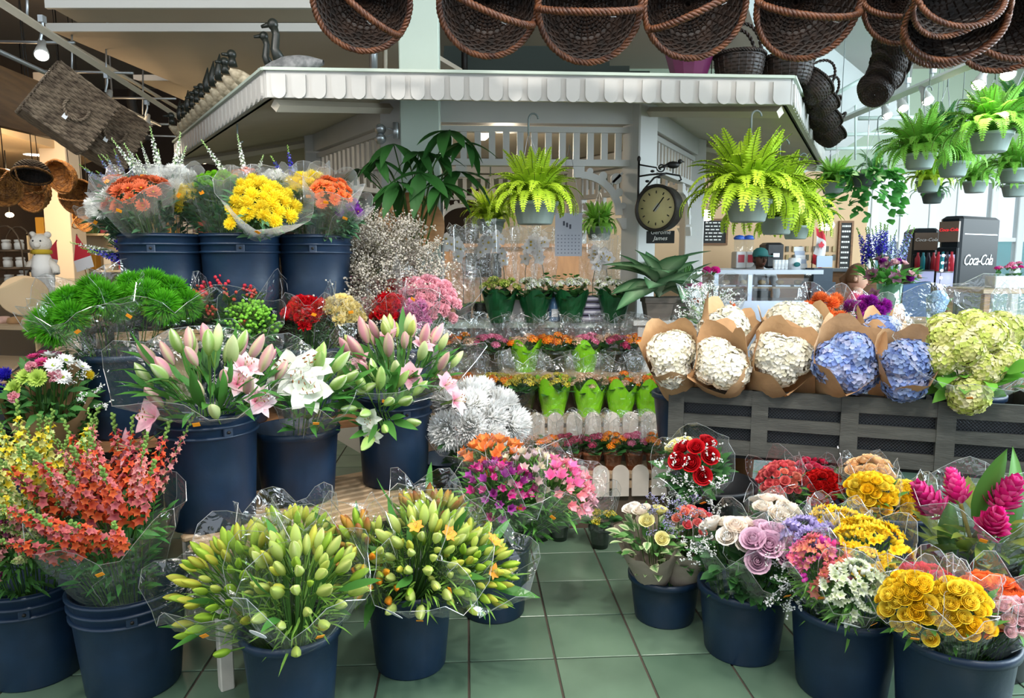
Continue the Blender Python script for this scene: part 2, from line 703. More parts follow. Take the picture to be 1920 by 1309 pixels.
def f_spike(cols, H=0.22, w=0.02, n=34, seed=0, tip='8fb35a', stem='5d8a3d', lobes=5):
    """flower spike up +z: florets round a stem, green buds at the tip"""
    q = random.Random(seed)
    g = G()
    tube(g, [(0, 0, -.08), (0, 0, H)], [.003, .0012], 5, lin(stem))
    fl = []
    for c in cols:
        f = G()
        for k in range(lobes):
            f.put(petal(w * .85, w * .62, -0.25, .15, 2, 2, 1.2, .4, c[0], c[1]), R('Z', 360 / lobes * k) @ R('Y', -38))
        f.put(lathe([(w * .12, -w * .7), (w * .3, 0)], 5, lin(c[0])))
        fl.append(f)
    for i in range(n):
        t = i / (n - 1)
        a = i * 2.4 + q.uniform(-.2, .2)
        z = H * t
        d = Vector((math.cos(a), math.sin(a), 0.35 + t))
        s = 1.0 - 0.62 * t
        if t < 0.78:
            g.put(fl[q.randrange(len(fl))], T(math.cos(a) * w * .7 * s, math.sin(a) * w * .7 * s, z) @ frame(d, q.uniform(0, 1)) @ S(s * q.uniform(.85, 1.15)))
        else:
            g.put(blob(w * .2, 6, 4, lin(tip), 1.4), T(math.cos(a) * w * .35 * s, math.sin(a) * w * .35 * s, z) @ frame(d))
    return g


def f_umbel(cols, r=0.03, n=34, seed=0, fs=0.0085, leaf=True, bud=0.0):
    """kalanchoe head: dome of tiny four-petalled flowers"""
    q = random.Random(seed)
    g = G()
    fl = []
    for c in cols:
        f = G()
        for k in range(4):
            f.put(petal(fs, fs * .75, 0, .1, 2, 2, 1.1, .3, c, c), R('Z', 90 * k) @ R('Y', -14))
        fl.append(f)
    for d in fib(n, 1, .12):
        p = Vector((d.x * r, d.y * r, d.z * r * .75)) * q.uniform(.8, 1.08)
        tube(g, [(0, 0, -r * .8), p * .97], .0008, 3, lin('6d8f45'), False)
        if q.random() < bud:
            g.put(blob(fs * .4, 5, 3, np.array(lin(cols[0])) * .9, 1.5), T(p))
        else:
            g.put(fl[q.randrange(len(fl))], T(p) @ frame(d, q.uniform(0, 2)) @ S(q.uniform(.85, 1.2)))
    return g


def f_spray(col, H=0.12, n=46, seed=0, br=0.0032, stem='7f9a62', spread=0.5, tint2=None):
    """baby's breath / caspia: branching hair stems with tiny flowers"""
    q = random.Random(seed)
    g = G()
    bl = blob(br, 5, 3, lin(col))
    b2 = blob(br, 5, 3, lin(tint2 or col))
    main = [Vector((0, 0, 0))]
    for i in range(6):
        main.append(main[-1] + Vector((q.uniform(-.08, .08), q.uniform(-.08, .08), .167)) * H)
    tube(g, main, .0011, 3, lin(stem), False)
    for i in range(n // 6):
        b = main[1 + q.randrange(5)]
        d = Vector((q.gauss(0, 1) * spread, q.gauss(0, 1) * spread, q.uniform(.4, 1))).normalized()
        e = b + d * H * q.uniform(.2, .5)
        tube(g, [b, e], .0007, 3, lin(stem), False)
        for k in range(6):
            p = b.lerp(e, 0.35 + .65 * k / 5) + Vector((q.uniform(-1, 1), q.uniform(-1, 1), q.uniform(-.3, 1))) * H * .07
            g.put(bl if q.random() < .7 else b2, T(p) @ S(q.uniform(.7, 1.2)))
    return g


def f_ginger(col, col2, H=0.12, r=0.035, seed=0):
    g = G()
    n = 46
    for i in range(n):
        t = i / n
        a = i * 2.4
        rr = r * (0.35 + .65 * math.sin(PI * min(1, .25 + t * .75)))
        d = Vector((math.cos(a), math.sin(a), .5 + 1.6 * t))
        g.put(petal(r * (1.15 - .4 * t), r * .8, .2, .25, 3, 2, .85, .35, col2, col, 'f07ab0' if i % 2 else None),
              T(math.cos(a) * rr * .5, math.sin(a) * rr * .5, H * t * .85) @ along(d))
    g.put(blob(r * .6, 8, 5, lin(col2), 1.6), T(0, 0, H * .4))
    tube(g, [(0, 0, -.15), (0, 0, 0)], .008, 6, lin('8a7d3a'))
    return g


def g_leaf(L, W, c0='3c6b2c', c1='4f8a38', droop=-0.3, fold=0.12, nl=5, ce=None, nw=2, p=.8):
    return petal(L, W, droop, fold, nl, nw, p, 0.1, c0, c1, ce)


def g_frond(L, W, bend, seed=0, n=20, c0='5f8f1e', c1='9cc93a', start=70.0):
    """fern frond along +x, curving from steep to drooping"""
    q = random.Random(seed)
    g = G()
    a0 = math.radians(start)
    pts, dirs = [Vector((0, 0, 0))], []
    for i in range(n):
        a = a0 - math.radians(bend) * (i / n) ** 1.2
        d = Vector((math.cos(a), 0, math.sin(a)))
        dirs.append(d)
        pts.append(pts[-1] + d * L / n)
    tube(g, pts[::3] + [pts[-1]], [.0022] * len(pts[::3]) + [.0008], 3, lin('6f8a2e'), False)
    ca, cb = np.array(lin(c0)), np.array(lin(c1))
    V, C, Fs = [], [], []
    for i in range(2, n):
        t = i / n
        w = W * (0.5 + .5 * min(1, t * 4)) * (1 - t ** 2.2) + .004
        p, d = pts[i], dirs[i]
        up = Vector((-d.z, 0, d.x))
        hw = L / n * .46
        for s in (-1, 1):
            side = Vector((0, s, 0))
            tip = p + side * w + d * w * .35 + up * (w * q.uniform(-.25, .1))
            mid = p + side * w * .5 + d * w * .12 + up * w * .06
            k = len(V)
            V += [tuple(p - d * hw * .8), tuple(mid - d * hw), tuple(tip), tuple(mid + d * hw), tuple(p + d * hw * .8)]
            col = ca * (1 - t) + cb * t
            C += [col, col, cb, col, col]
            Fs += [(k, k + 1, k + 3, k + 4), (k + 1, k + 2, k + 3)] if s > 0 else [(k + 4, k + 3, k + 1, k), (k + 3, k + 2, k + 1)]
    return g.add(V, Fs, np.array(C))


MC = {}


def M(key, fn, mats=None, smooth=True):
    """mesh cache"""
    if key not in MC:
        MC[key] = mesh(key.split('/')[0], fn(), mats or FLOWER, smooth)
    return MC[key]


def var(key, fn, n=3):
    return [M(f'{key}/{i}', lambda i=i: fn(i)) for i in range(n)]


GREEN_A, GREEN_B = '3c6a2c', '5c9440'
LEAF_L = [M(f'leaf/lily{i}', lambda i=i: g_leaf(.13 + .02 * i, .034, '35652a', '4f8a3a', -.35 + .3 * i, .14), PLANT) for i in range(3)]
LEAF_R = [M(f'leaf/rose{i}', lambda i=i: g_leaf(.06, .036, '2f5c2c', '44783a', -.2 - .1 * i, .12), PLANT) for i in range(2)]
LEAF_H = [M(f'leaf/hydrangea{i}', lambda i=i: g_leaf(.10, .07, '4c8a2e', '6fae3e', -.3 - .2 * i, .1, 5, None, 4), PLANT) for i in range(2)]


def sleeve_geo(L, Rt, seed, r0=0.045, z0=0.12, over=0.04, seg=26, lobes=5, crumple=0.05, point=0.05, lean=0.0, fx=1.0, fd=0.0, hem=False):
    """cone of wrapping film with a pointed, crumpled mouth"""
    q = random.Random(seed)
    g = G()
    rings = 8
    ph = q.uniform(0, 6)
    V, Fs = [], []
    for k in range(rings + 1):
        t = k / rings
        for i in range(seg):
            a = 2 * PI * i / seg
            r = r0 + (Rt - r0) * (t ** 0.85) * (1 + 0.10 * t * t)
            r *= 1 + (crumple * q.uniform(-1, 1) + .05 * math.sin(lobes * a + ph)) * (0.35 + .65 * t)
            z = z0 * L + (L * (1 - z0) + over) * t
            if k == rings:
                z += point * (abs(math.sin(lobes * a / 2 + ph)) - .35) + q.uniform(-.006, .006)
            z += fd * Rt * t * min(0, math.sin(a)) * (1.2 if lean else 1)
            V.append((r * math.cos(a) * fx, r * math.sin(a), z))
    for k in range(rings):
        for i in range(seg):
            j = (i + 1) % seg
            Fs.append((k * seg + i, k * seg + j, k * seg + seg + j, k * seg + seg + i))
    g.add(V, Fs)
    if hem:
        top = V[rings * seg:]
        tube(g, top + top[:1], .0011, 3, mi=1, cap=False)
        for _ in range(4):                                   # pleat lines in whitish film, imitating highlight streaks
            i = int(q.random() * seg)
            k0 = q.randrange(1, 4)
            tube(g, [V[k * seg + (i + (k > 5)) % seg] for k in range(k0, rings + 1)], [.0008] * (rings - k0) + [.0016], 3, mi=1, cap=False)
    return g


KRAFT = mat('kraft_paper', 'c99f73', 0.75, noise=0.14, nscale=14, bump=0.25, bscale=30)
KRAFT_G = mat('grey_kraft_paper', 'a9998a', 0.7, noise=0.14, nscale=14, bump=0.25, bscale=30)
STICK = mat('orange_sticker', 'f59a1c', 0.5)
STICK_W = mat('white_sticker', 'eef0f2', 0.4)
STEM_C = '55803a'
WRAPS = {'cello': (CELLO, 'sleeve'), 'frost': (FROST, 'sleeve'), 'kraft': (KRAFT, 'paper_wrap'), 'greykraft': (KRAFT_G, 'paper_wrap')}
NB = [0]


def joined_foliage(R_, L, n, seed, c0=GREEN_A, c1=GREEN_B, size=0.06, w=0.25, z0=0.35, z1=0.95, r0=.05):
    """small leaves of one bunch, too fine to pick apart"""
    q = random.Random(seed)
    g = G()
    lf = [g_leaf(size, size * w, c0, c1, -.25, .1, 3), g_leaf(size, size * w, c1, c1, -.5, .1, 3)]
    for i in range(n):
        a, rr, u = q.uniform(0, 2 * PI), math.sqrt(q.uniform(.15, 1)), q.random() ** .7
        x = (r0 + (R_ - r0) * u) * rr
        d = Vector((math.cos(a), math.sin(a), q.uniform(.3, 1.8)))
        g.put(lf[i % 2], T(x * math.cos(a), x * math.sin(a), L * (z0 + (z1 - z0) * u) - size * .3) @ along(d, q.uniform(-.6, .6)) @ S(q.uniform(.7, 1.25)))
    return g


def bouquet(name, label, b, off, head, Rh, items, wrap='cello', group=None, foliage=40, fol=(GREEN_A, GREEN_B, .06, .25), leaves=None,
            nleaf=0, dome=0.75, over=0.05, sticker=True, cat='bouquet', wr=1.15, point=.05, lean=0.0, crumple=.05, oval=False, rk=.55, fd=.45, fx=1.0, bz=None):
    """b: bucket (base, radius, height); off: x,y offset in it; items: (part name, meshes, count, scale lo, scale hi, ox, oy, rr, dz, out)"""
    NB[0] += 1
    sd = 100 + NB[0]
    q = random.Random(sd)
    off = Vector((off[0], off[1], 0))
    rim = b[0].z + b[2]
    for _ in range(3):
        base = b[0] + Vector((off.x, off.y, b[2] * .12 + .006))
        ax = head - base
        k = min(.82, max(.15, (rim - base.z) / max(.05, ax.z)))
        rp = Vector((off.x + ax.x * k, off.y + ax.y * k, 0))     # where the stems pass the bucket rim
        if rp.length > b[1] * .52:
            off -= (rp - rp.normalized() * b[1] * .52) / max(.3, 1 - k)
            if off.length > b[1] * .72:
                off = off.normalized() * b[1] * .72
    base = b[0] + Vector((off.x, off.y, b[2] * .12 + .006))
    ax = head - base
    L = ax.length
    tn = min(.82, max(.15, (rim - base.z) / max(.05, ax.z)))     # share of the axis that is inside the bucket
    rp = Vector((off.x + ax.x * tn, off.y + ax.y * tn, 0))
    r0 = min(b[1] * rk, Rh * .8, max(.03, b[1] * .95 - rp.length))
    root = thing(name, label, cat, T(base) @ frame(ax), group)
    st = G()
    for it in items:
        pn, ms, n, s0, s1, ox, oy, rr, dz, out = it
        for i in range(n):
            r = math.sqrt((i + .5) / n) * rr
            a = i * 2.399963 + sd
            u, v = ox + r * math.cos(a) + q.uniform(-.05, .05), oy + r * math.sin(a) + q.uniform(-.05, .05)
            rho = min(1.0, math.hypot(u, v))
            p = Vector((u * Rh * fx, v * Rh, L + dome * Rh * (math.sqrt(max(0, 1 - rho * rho)) - .55) - fd * Rh * max(0, -v) + dz + q.uniform(-.008, .008)))
            d = Vector((u * out, v * out - (.25 if v < 0.2 else 0), 1)).normalized()
            d = (d + Vector((q.uniform(-.15, .15), q.uniform(-.15, .15), 0))).normalized()
            ob(pn, ms[q.randrange(len(ms))], root, T(p) @ frame(d, q.uniform(0, 6.28)) @ S(q.uniform(s0, s1)))
            if len(st.V) < 60:
                k = r0 / Rh * .9
                tube(st, [(u * .02, v * .02, .02), (u * Rh * k, v * Rh * k, L * tn), p - d * .01], .0022, 3, lin(STEM_C), False)
    if st.n:
        ob('stems', mesh('stems', st, PLANT), root, kind='stuff')
    if foliage:
        ob('foliage', mesh('foliage', joined_foliage(Rh * 1.0, L, int(foliage * 2.2), sd, *fol, tn + .02, .97, r0 * .9), PLANT), root, kind='stuff')
    for i in range(nleaf):
        a = i * 2.4 + q.uniform(-.3, .3)
        u = q.uniform(.35, 1)
        rr = (r0 + (Rh - r0) * u) * q.uniform(.5, .95)
        d = Vector((math.cos(a), math.sin(a), q.uniform(.35, 1.3)))
        ob('leaf', leaves[q.randrange(len(leaves))], root, T(rr * math.cos(a) * fx, rr * math.sin(a), L * (tn + (1 - tn) * u) - q.uniform(.0, .06)) @ along(d, q.uniform(-.4, .4)) @ S(q.uniform(.75, 1.15)))
    if wrap:
        wm, wn = WRAPS[wrap]
        Rt = Rh * wr * (1.14 if wrap in ('cello', 'frost') else 1)
        if wrap == 'cello':
            point, over = point * 1.5, over + .02
        z0 = tn - .03
        ov = over - fd * Rh * .25
        ob(wn, mesh(wn, sleeve_geo(L, Rt, sd, r0, z0, ov, point=point, lean=lean, crumple=crumple, fx=fx, fd=fd * .6, hem=wrap in ('cello', 'frost')), [wm, HEM_GLINT], wrap not in ('cello',)), root)

        def on_sleeve(a, t):
            r = (r0 + (Rt - r0) * t ** .85) * 1.10
            z = z0 * L + (L * (1 - z0) + ov) * t + fd * .6 * Rt * t * min(0, math.sin(a))
            return T(r * math.cos(a) * fx, r * math.sin(a), z) @ frame((math.cos(a), math.sin(a), -.3), q.uniform(-.6, .6))
        if sticker:
            ob('price_sticker', M('price_sticker/a', lambda: bbox(.022, .014, .0012), STICK, False), root, on_sleeve(-PI / 2 + q.uniform(-.6, .6), q.uniform(.7, .92)), 'orange price sticker')
        if oval:
            ob('care_label', M('care_label/a', lambda: lathe([(.0001, 0.001), (.03, .001), (.03, 0), (.0001, 0)], 16, sx=1, sy=.45), STICK_W, False), root,
               on_sleeve(-PI / 2 - .35, .86), 'white oval care label')
    return root

# ------------------------------------------------------------------ common materials
WHITE_W = mat('white_painted_wood', 'c2c1bd', 0.5, noise=0.05, nscale=5)
CREAM_W = mat('cream_painted_wood', 'c4bba9', 0.6, noise=0.06, nscale=4)
BLACK_P = mat('navy_black_plastic', '152c45', 0.42, noise=0.3, nscale=6, bump=0.05, bscale=60)
DARK_P = mat('black_plastic', '12151a', 0.45, noise=0.2, nscale=6)
METAL = mat('grey_metal', 'b9bec2', 0.35, 0.7)
DARK_M = mat('dark_iron', '24211f', 0.5, 0.4)
WOOD = mat('pale_slat_wood', 'b79a78', 0.65, noise=0.25, nscale=5, stretch=(1, 12, 12), bump=0.15, bscale=30)
WOOD_B = mat('brown_plank_wood', '8f6541', 0.6, noise=0.3, nscale=4, stretch=(1, 14, 14), bump=0.15, bscale=30)
GREYWOOD = mat('weathered_grey_wood', '474843', 0.7, noise=0.35, nscale=7, stretch=(1, 5, 5), bump=0.2, bscale=40)
PALEGREEN = mat('pale_green_paint', 'b9c7bb', 0.55, noise=0.04, nscale=2)

# ------------------------------------------------------------------ floor
YAW = 3.56
FM = R('Z', YAW)
TILE = 0.3147
GROUT = mat('dark_grout', '4a4038', 0.9)
g = G()
box(g, -9, -3, -0.06, 12, 16, -0.004)
floor = struct('floor', mesh('floor', g, GROUT, False), None, FM)
TM = [mat(f'green_floor_tile_{i}', c, 0.28, noise=0.12, nscale=2.5, color2=c2, bump=0.02, bscale=30) for i, (c, c2) in
      enumerate((('607864', '4f6756'), ('5b7360', '4a6251'), ('657d69', '536857')))]
tg = bbox(TILE - .008, TILE - .008, .006, .0015)
TME = [mesh('tile', tg, m, False) for m in TM]
# tile joints: fitted to the aisle joints of the photograph
p0 = FM.inverted() @ PZ(1041, 1236, 0)
cells = []
for i in range(-14, 22):
    for j in range(-3, 34):
        c = Vector((p0.x + (i + .5) * TILE, p0.y + (j + .5) * TILE, -.004))
        w = FM @ c
        cells.append((0 if 1.7 < w.y < 4.2 and -1.4 < w.x < 2.6 else (w.y - 3) ** 2 + (w.x - .5) ** 2 + 1, c))
cells.sort(key=lambda x: x[0])
for k, (_, c) in enumerate(cells[:290]):
    ob('tile', TME[(k * 7) % 3], floor, T(c))
g = G()
for _, c in cells[290:]:
    g.put(tg, T(c))
ob('far_tiles', mesh('far_tiles', g, TM[0], False), floor, kind='stuff')

# ------------------------------------------------------------------ shell: walls, ceiling, windows
CEIL = mat('warm_grey_ceiling', 'a39b90', 0.9, noise=0.05, nscale=1)
g = G()
box(g, -7, 0.4, 4.3, 9.5, 13, 4.36)
struct('ceiling', mesh('ceiling', g, CEIL, False))
g = G()
box(g, -7, 12.6, 0, -0.5, 12.8, 4.3)
struct('wall_back', mesh('wall_back', g, mat('dark_brown_wall', '3d2f25', 0.8, noise=0.3, nscale=1.5), False))
g = G()
box(g, -7.2, 2.0, 0, -7, 12.8, 4.3)
struct('wall_left', mesh('wall_left', g, mat('brown_wall', '5a4330', 0.8, noise=0.2, nscale=2), False))
g = G()
box(g, -.5, 11.0, 0, 5.35, 11.15, 2.75)
cafe_wall = struct('wall_cafe', mesh('wall_cafe', g, mat('peach_wall', 'd9b78f', 0.7, noise=0.05, nscale=2), False))
g = G()
box(g, -.5, 11.3, 2.75, 9.5, 11.5, 4.3)
struct('wall_upper', mesh('wall_upper', g, mat('mint_wall', 'a9bba6', 0.75, noise=0.04, nscale=1), False))

# window wall behind the cafe
WD = 11.4
wroot = struct('window_1', None, None, Matrix())
FRAME_W = mat('white_window_frame', 'e6ecee', 0.4)
edges = [1600, 1634, 1688, 1742, 1792, 1856, 1908, 1965, 2030]
xs = [P(e, 450, WD).x for e in edges]
g = G()
for x in xs:
    ob('mullion', M('mullion/a', lambda: bbox(.11, .12, 2.75, .01), FRAME_W, False), wroot, T(x, WD, 0))
ob('rail', mesh('rail', box(G(), xs[0], WD - .05, 2.62, xs[-1], WD + .05, 2.75), FRAME_W, False), wroot)
ob('rail', mesh('rail', box(G(), xs[0], WD - .04, 1.72, xs[-1], WD + .04, 1.78), FRAME_W, False), wroot)
ob('rail', mesh('rail', box(G(), xs[0], WD - .05, 0, xs[-1], WD + .05, .35), FRAME_W, False), wroot)
BLIND = mat('grey_white_blind', 'dfe3e4', 0.8)
for a, b, k in zip(xs, xs[1:], range(9)):
    ob('pane', mesh('pane', box(G(), a + .05, WD - .005, .35, b - .05, WD + .005, 2.62), GLASS, False), wroot)
    if k in (0, 1, 2, 3):
        ob('blind', mesh('blind', box(G(), a + .06, WD - .04, 1.78, b - .06, WD - .025, 2.62), BLIND, False), wroot)
g = G()
box(g, 3.0, 15.5, -.1, 16, 15.7, 1.9)
tag(ob('neighbouring_building', mesh('neighbouring_building', g, mat('teal_cladding', '3fb3b8', 0.6, noise=0.2, nscale=1.5), False)),
    'teal clad building outside, seen through the glass behind the drink fridges', 'building')['kind'] = 'structure'
g = G()
box(g, 4.0, 11.6, -.12, 16, 15.5, -.06)
struct('pavement', mesh('pavement', g, mat('pale_concrete', 'c9cfd0', 0.8), False))

# pale green pillar that runs up through the kiosk roof
c = P(790, 400, 4.42)
g = bbox(.232, .232, 4.3, .006)
struct('pillar', mesh('pillar', g, PALEGREEN, False), None, T(c.x, 4.47, 0) @ R('Z', YAW))
c = P(121, 400, 8.0)
struct('pillar_cream', mesh('pillar', bbox(.28, .28, 3.4, .005), mat('cream_pillar_paint', 'e3d3bd', 0.6), False), None, T(c.x, 8, 0))

# ------------------------------------------------------------------ gazebo kiosk
S1, S2 = 2.60, 1.52
A1, A2 = S1 * .8660254, S2 * .8660254
GM = T(-.03, 5.95, 0) @ R('Z', YAW)
gz = thing('gazebo_kiosk', 'white six-sided wooden flower kiosk with scalloped eaves and slatted panels', 'kiosk', GM)
ob('roof', mesh('roof', lathe([(S1 - .03, 2.236), (S1 - .03, 2.36), (S2 * .9, 2.56), (.01, 2.6)], 6), mat('grey_green_roof', '98a394', 0.7), False), gz)
ob('soffit', mesh('soffit', lathe([(S1 - .04, 2.232), (S2 - .02, 2.43), (.01, 2.46)], 6), CREAM_W, False), gz)
for k in range(6):
    rm = R('Z', 60 * k)
    ob('fascia', mesh('fascia', box(G(), -S1 / 2, -A1 - .012, 2.228, S1 / 2, -A1 + .012, 2.352), WHITE_W, False), gz, rm)
    ob('fascia_cap', mesh('fascia_cap', box(G(), -S1 / 2 - .01, -A1 - .03, 2.352, S1 / 2 + .01, -A1 + .02, 2.366), PALEGREEN, False), gz, rm)
# scallop tabs
tab = G()
poly = [(-.034, .112), (-.034, .034)] + [(.034 * math.cos(math.radians(a)), .034 + .034 * math.sin(math.radians(a))) for a in range(180, 361, 22)] + [(.034, .112)]
prism(tab, poly, -.012, 0)
TAB = mesh('scallop_tab', tab, WHITE_W, False)
for k in (0, 1, -1):
    for i in range(27):
        x = -S1 / 2 + .06 + i * (S1 - .12) / 26
        ob('scallop_tab', TAB, gz, R('Z', 60 * k) @ T(x, -A1 - .012, 2.222))
# rafters and ceiling boards under the eaves
for k in range(6):
    rm = R('Z', 60 * k - 60)
    g = G()
    tube(g, [(S2, 0, 2.37), (S1 - .05, 0, 2.2)], .03, 4)
    ob('rafter', mesh('rafter', g, CREAM_W, False), gz, rm)
    g = G()
    box(g, -.005, -A1 + .05, 2.22, .005, -A1 + .06, 2.235)
POST = mesh('post', bbox(.16, .16, 2.42, .008), WHITE_W, False)
for k in range(6):
    ob('post', POST, gz, R('Z', 60 * k) @ T(S2, 0, 0))
BEAM = mesh('beam', box(G(), -S2 / 2 - .02, -A2 - .05, 2.285, S2 / 2 + .02, -A2 + .05, 2.42), WHITE_W, False)
RT = mesh('rail', box(G(), -S2 / 2 + .05, -A2 - .03, 2.235, S2 / 2 - .05, -A2 + .03, 2.27), WHITE_W, False)
RB = mesh('rail', box(G(), -S2 / 2 + .05, -A2 - .035, 2.03, S2 / 2 - .05, -A2 + .035, 2.07), WHITE_W, False)
SLAT = mesh('slat', bbox(.04, .03, .165), WHITE_W, False)
# fretwork bracket: arch band, corner struts and scroll bosses
br = G()
Rr = .27
outer = [(Rr * math.cos(math.radians(a)), Rr * math.sin(math.radians(a))) for a in range(0, 91, 9)]
inner = [((Rr - .045) * math.cos(math.radians(a)), (Rr - .045) * math.sin(math.radians(a))) for a in range(90, -1, -9)]
prism(br, outer + inner, -.016, .016)
prism(br, [(Rr - .04, -.02), (Rr + .03, -.02), (Rr + .03, -.09), (Rr, -.09), (Rr - .02, -.05)], -.02, .02)
prism(br, [(-.05, Rr - .04), (.02, Rr - .04), (.02, Rr + .03), (-.05, Rr + .03)], -.02, .02)
for ang, rad, rr in ((45, Rr + .05, .035), (30, Rr + .012, .026), (60, Rr + .012, .026), (12, Rr + .008, .02), (78, Rr + .008, .02)):
    x, z = rad * math.cos(math.radians(ang)), rad * math.sin(math.radians(ang))
    prism(br, [(x + rr * math.cos(math.radians(a)), z + rr * math.sin(math.radians(a))) for a in range(0, 360, 30)], -.014, .014)
prism(br, [(Rr * .74, Rr * .70), (Rr * 1.0, Rr * .95), (Rr * .96, Rr * 1.0), (Rr * .70, Rr * .74)], -.014, .014)
BRK = mesh('bracket', br, WHITE_W, False)
for k in range(6):
    rm = R('Z', 60 * k)
    ob('beam', BEAM, gz, rm)
    ob('rail', RT, gz, rm)
    ob('rail', RB, gz, rm)
    for i in range(15):
        ob('slat', SLAT, gz, rm @ T(-S2 / 2 + .14 + i * (S2 - .28) / 14, -A2, 2.07))
    ob('bracket', BRK, gz, rm @ T(S2 / 2 - .075 - .30, -A2, 2.03 - .30))
    ob('bracket', BRK, gz, rm @ T(-S2 / 2 + .075 + .30, -A2, 2.03 - .30) @ S(-1, 1, 1))
ob('counter', mesh('counter', lathe([(1.30, 1.02), (1.66, 1.02), (1.66, 1.06), (1.30, 1.06), (1.30, 1.02)], 6), PALEGREEN, False), gz)
ob('skirt_wall', mesh('skirt_wall', lathe([(1.50, 0), (1.50, 1.02)], 6), WHITE_W, False), gz)
g = G()
box(g, -.62, .2, 0, .75, .55, 1.55)
box(g, -.62, .16, 1.55, .75, .55, 1.58)
ob('back_cabinet', mesh('back_cabinet', g, mat('peach_cabinet_wood', 'd8a478', 0.6, noise=0.2, nscale=3, stretch=(6, 6, 1)), False), gz)
g = G()
box(g, -.35, .14, 1.30, -.05, .2, 1.5)
ob('cabinet_opening', mesh('cabinet_opening', g, DARK_P, False), gz)  # solid black block paints the shade of an opening, nothing is cut out
# round globe lamp inside the kiosk
o = P(905, 250, 5.3)
gl = thing('globe_lamp', 'glowing round globe lamp hanging behind the kiosk slats', 'lamp', T(o))
ob('globe', M('globe/a', lambda: blob(.05, 14, 10), mat('lamp_glow', 'fff2d8', 0.5, emit=9)), gl)
gg = G()
tube(gg, [(0, 0, .05), (0, 0, .25)], .006, 5)
ob('cord', mesh('cord', gg, METAL), gl)
lamp('kiosk_glow', 'POINT', o + Vector((0.15, .1, -.15)), 14, (1, .85, .65), shadow_soft_size=.08)

# security spot pair on the pillar
o = P(728, 240, 4.36)
tl = thing('twin_flood_lamp', 'twin white floodlamp clipped to the pale green pillar', 'lamp', T(o))
g = G()
box(g, .03, -.02, -.06, .06, .02, .03)
tube(g, [(.03, 0, -.01), (-.01, 0, -.0)], .005, 5)
tube(g, [(.03, 0, -.035), (-.01, 0, -.05)], .005, 5)
ob('bracket', mesh('bracket', g, METAL), tl)
for dz in (0.0, -.055):
    ob('lamp_head', M('flood_head/a', lambda: lathe([(.004, .02), (.02, .015), (.034, -.02), (.030, -.022), (.001, -.012)], 16), METAL), tl,
       T(-.05, 0, dz) @ R('X', 75))

# ------------------------------------------------------------------ left: ceiling panels, rails, slatted timber, soffit
def slab(name, label, cat, a, b, c_, d, th, m1, kind='thing'):
    """four corners (near-left, near-right, far-right, far-left), extruded up by th"""
    V = [tuple(v) for v in (a, b, c_, d)] + [tuple(v + Vector((0, 0, th))) for v in (a, b, c_, d)]
    o = ob(name, mesh(name, G().add(V, BF), m1, False))
    if kind == 'structure':
        o['kind'] = 'structure'
    else:
        tag(o, label, cat)
    return o


PANEL = mat('cream_ceiling_panel', 'e2d4c0', 0.8, noise=0.05, nscale=2)
EDGE_W = mat('white_panel_edge', 'e9e6df', 0.5)


def ceiling_panel(px0, px1, py, D0, D1, wide, k):
    a, b = P(px0, py, D0), P(px1, py, D0)
    z = a.z
    t = struct(f'ceiling_panel_{k}', None, None, Matrix())
    V = [a, b, Vector((b.x + wide, D1, z)), Vector((a.x + wide * .3, D1, z))]
    V = [tuple(v) for v in V] + [tuple(v + Vector((0, 0, .04))) for v in V]
    ob('panel', mesh('panel', G().add(V, BF), PANEL, False), t)
    ob('edge_trim', mesh('edge_trim', box(G(), a.x - .02, D0 - .03, z - .012, b.x + .02, D0, z + .05), EDGE_W, False), t)


ceiling_panel(95, 640, 14, 5.0, 5.3, .0, 1)
ceiling_panel(95, 730, 58, 5.9, 8.3, .9, 2)
ceiling_panel(256, 560, 150, 8.4, 11.5, .6, 3)

TRK = mat('cream_track', 'cfc4b0', 0.5)
BULB = mat('spot_glow', 'fff6e2', 0.5, emit=25)
LENS = mesh('lens', lathe([(.001, -.001), (.036, 0), (.036, .004), (.001, .004)], 14), BULB)
hd = lathe([(.001, .15), (.022, .15), (.024, .075), (.03, .07), (.042, .01), (.042, 0), (.037, 0), (.037, .008)], 16)
HEAD = mesh('lamp_head', hd, WHITE_W)
ag = G()
tube(ag, [(0, 0, .09), (.02, .0, .16), (.02, 0, .2)], .008, 5)
box(ag, .005, -.02, .19, .035, .02, .23)
ARM = mesh('arm', ag, METAL, False)


def track_spot(px, py, D, tilt, label, e=0, sc_=1.0, target=None):
    o = P(px, py, D)
    t = thing('track_spotlight', label, 'spotlight', T(o) @ S(sc_), 'track spotlights')
    m = R('Y', tilt[0]) @ R('X', tilt[1])
    ob('lamp_head', HEAD, t, m)
    ob('lens', LENS, t, m, 'glowing bulb face')
    ob('arm', ARM, t)
    if e:
        l = lamp('track_spot_light', 'SPOT', o + Vector((0, -.02, -.03)), e, (1, .88, .7), target or (o.x * .6, o.y + .3, 0), spot_size=1.5, spot_blend=.6, shadow_soft_size=.06)
    return t


def rod(name, label, pts, r, m, cat='pipe', sides=6, group=None):
    g = G()
    tube(g, pts, r, sides)
    return tag(ob(name, mesh(name, g, m)), label, cat, group)


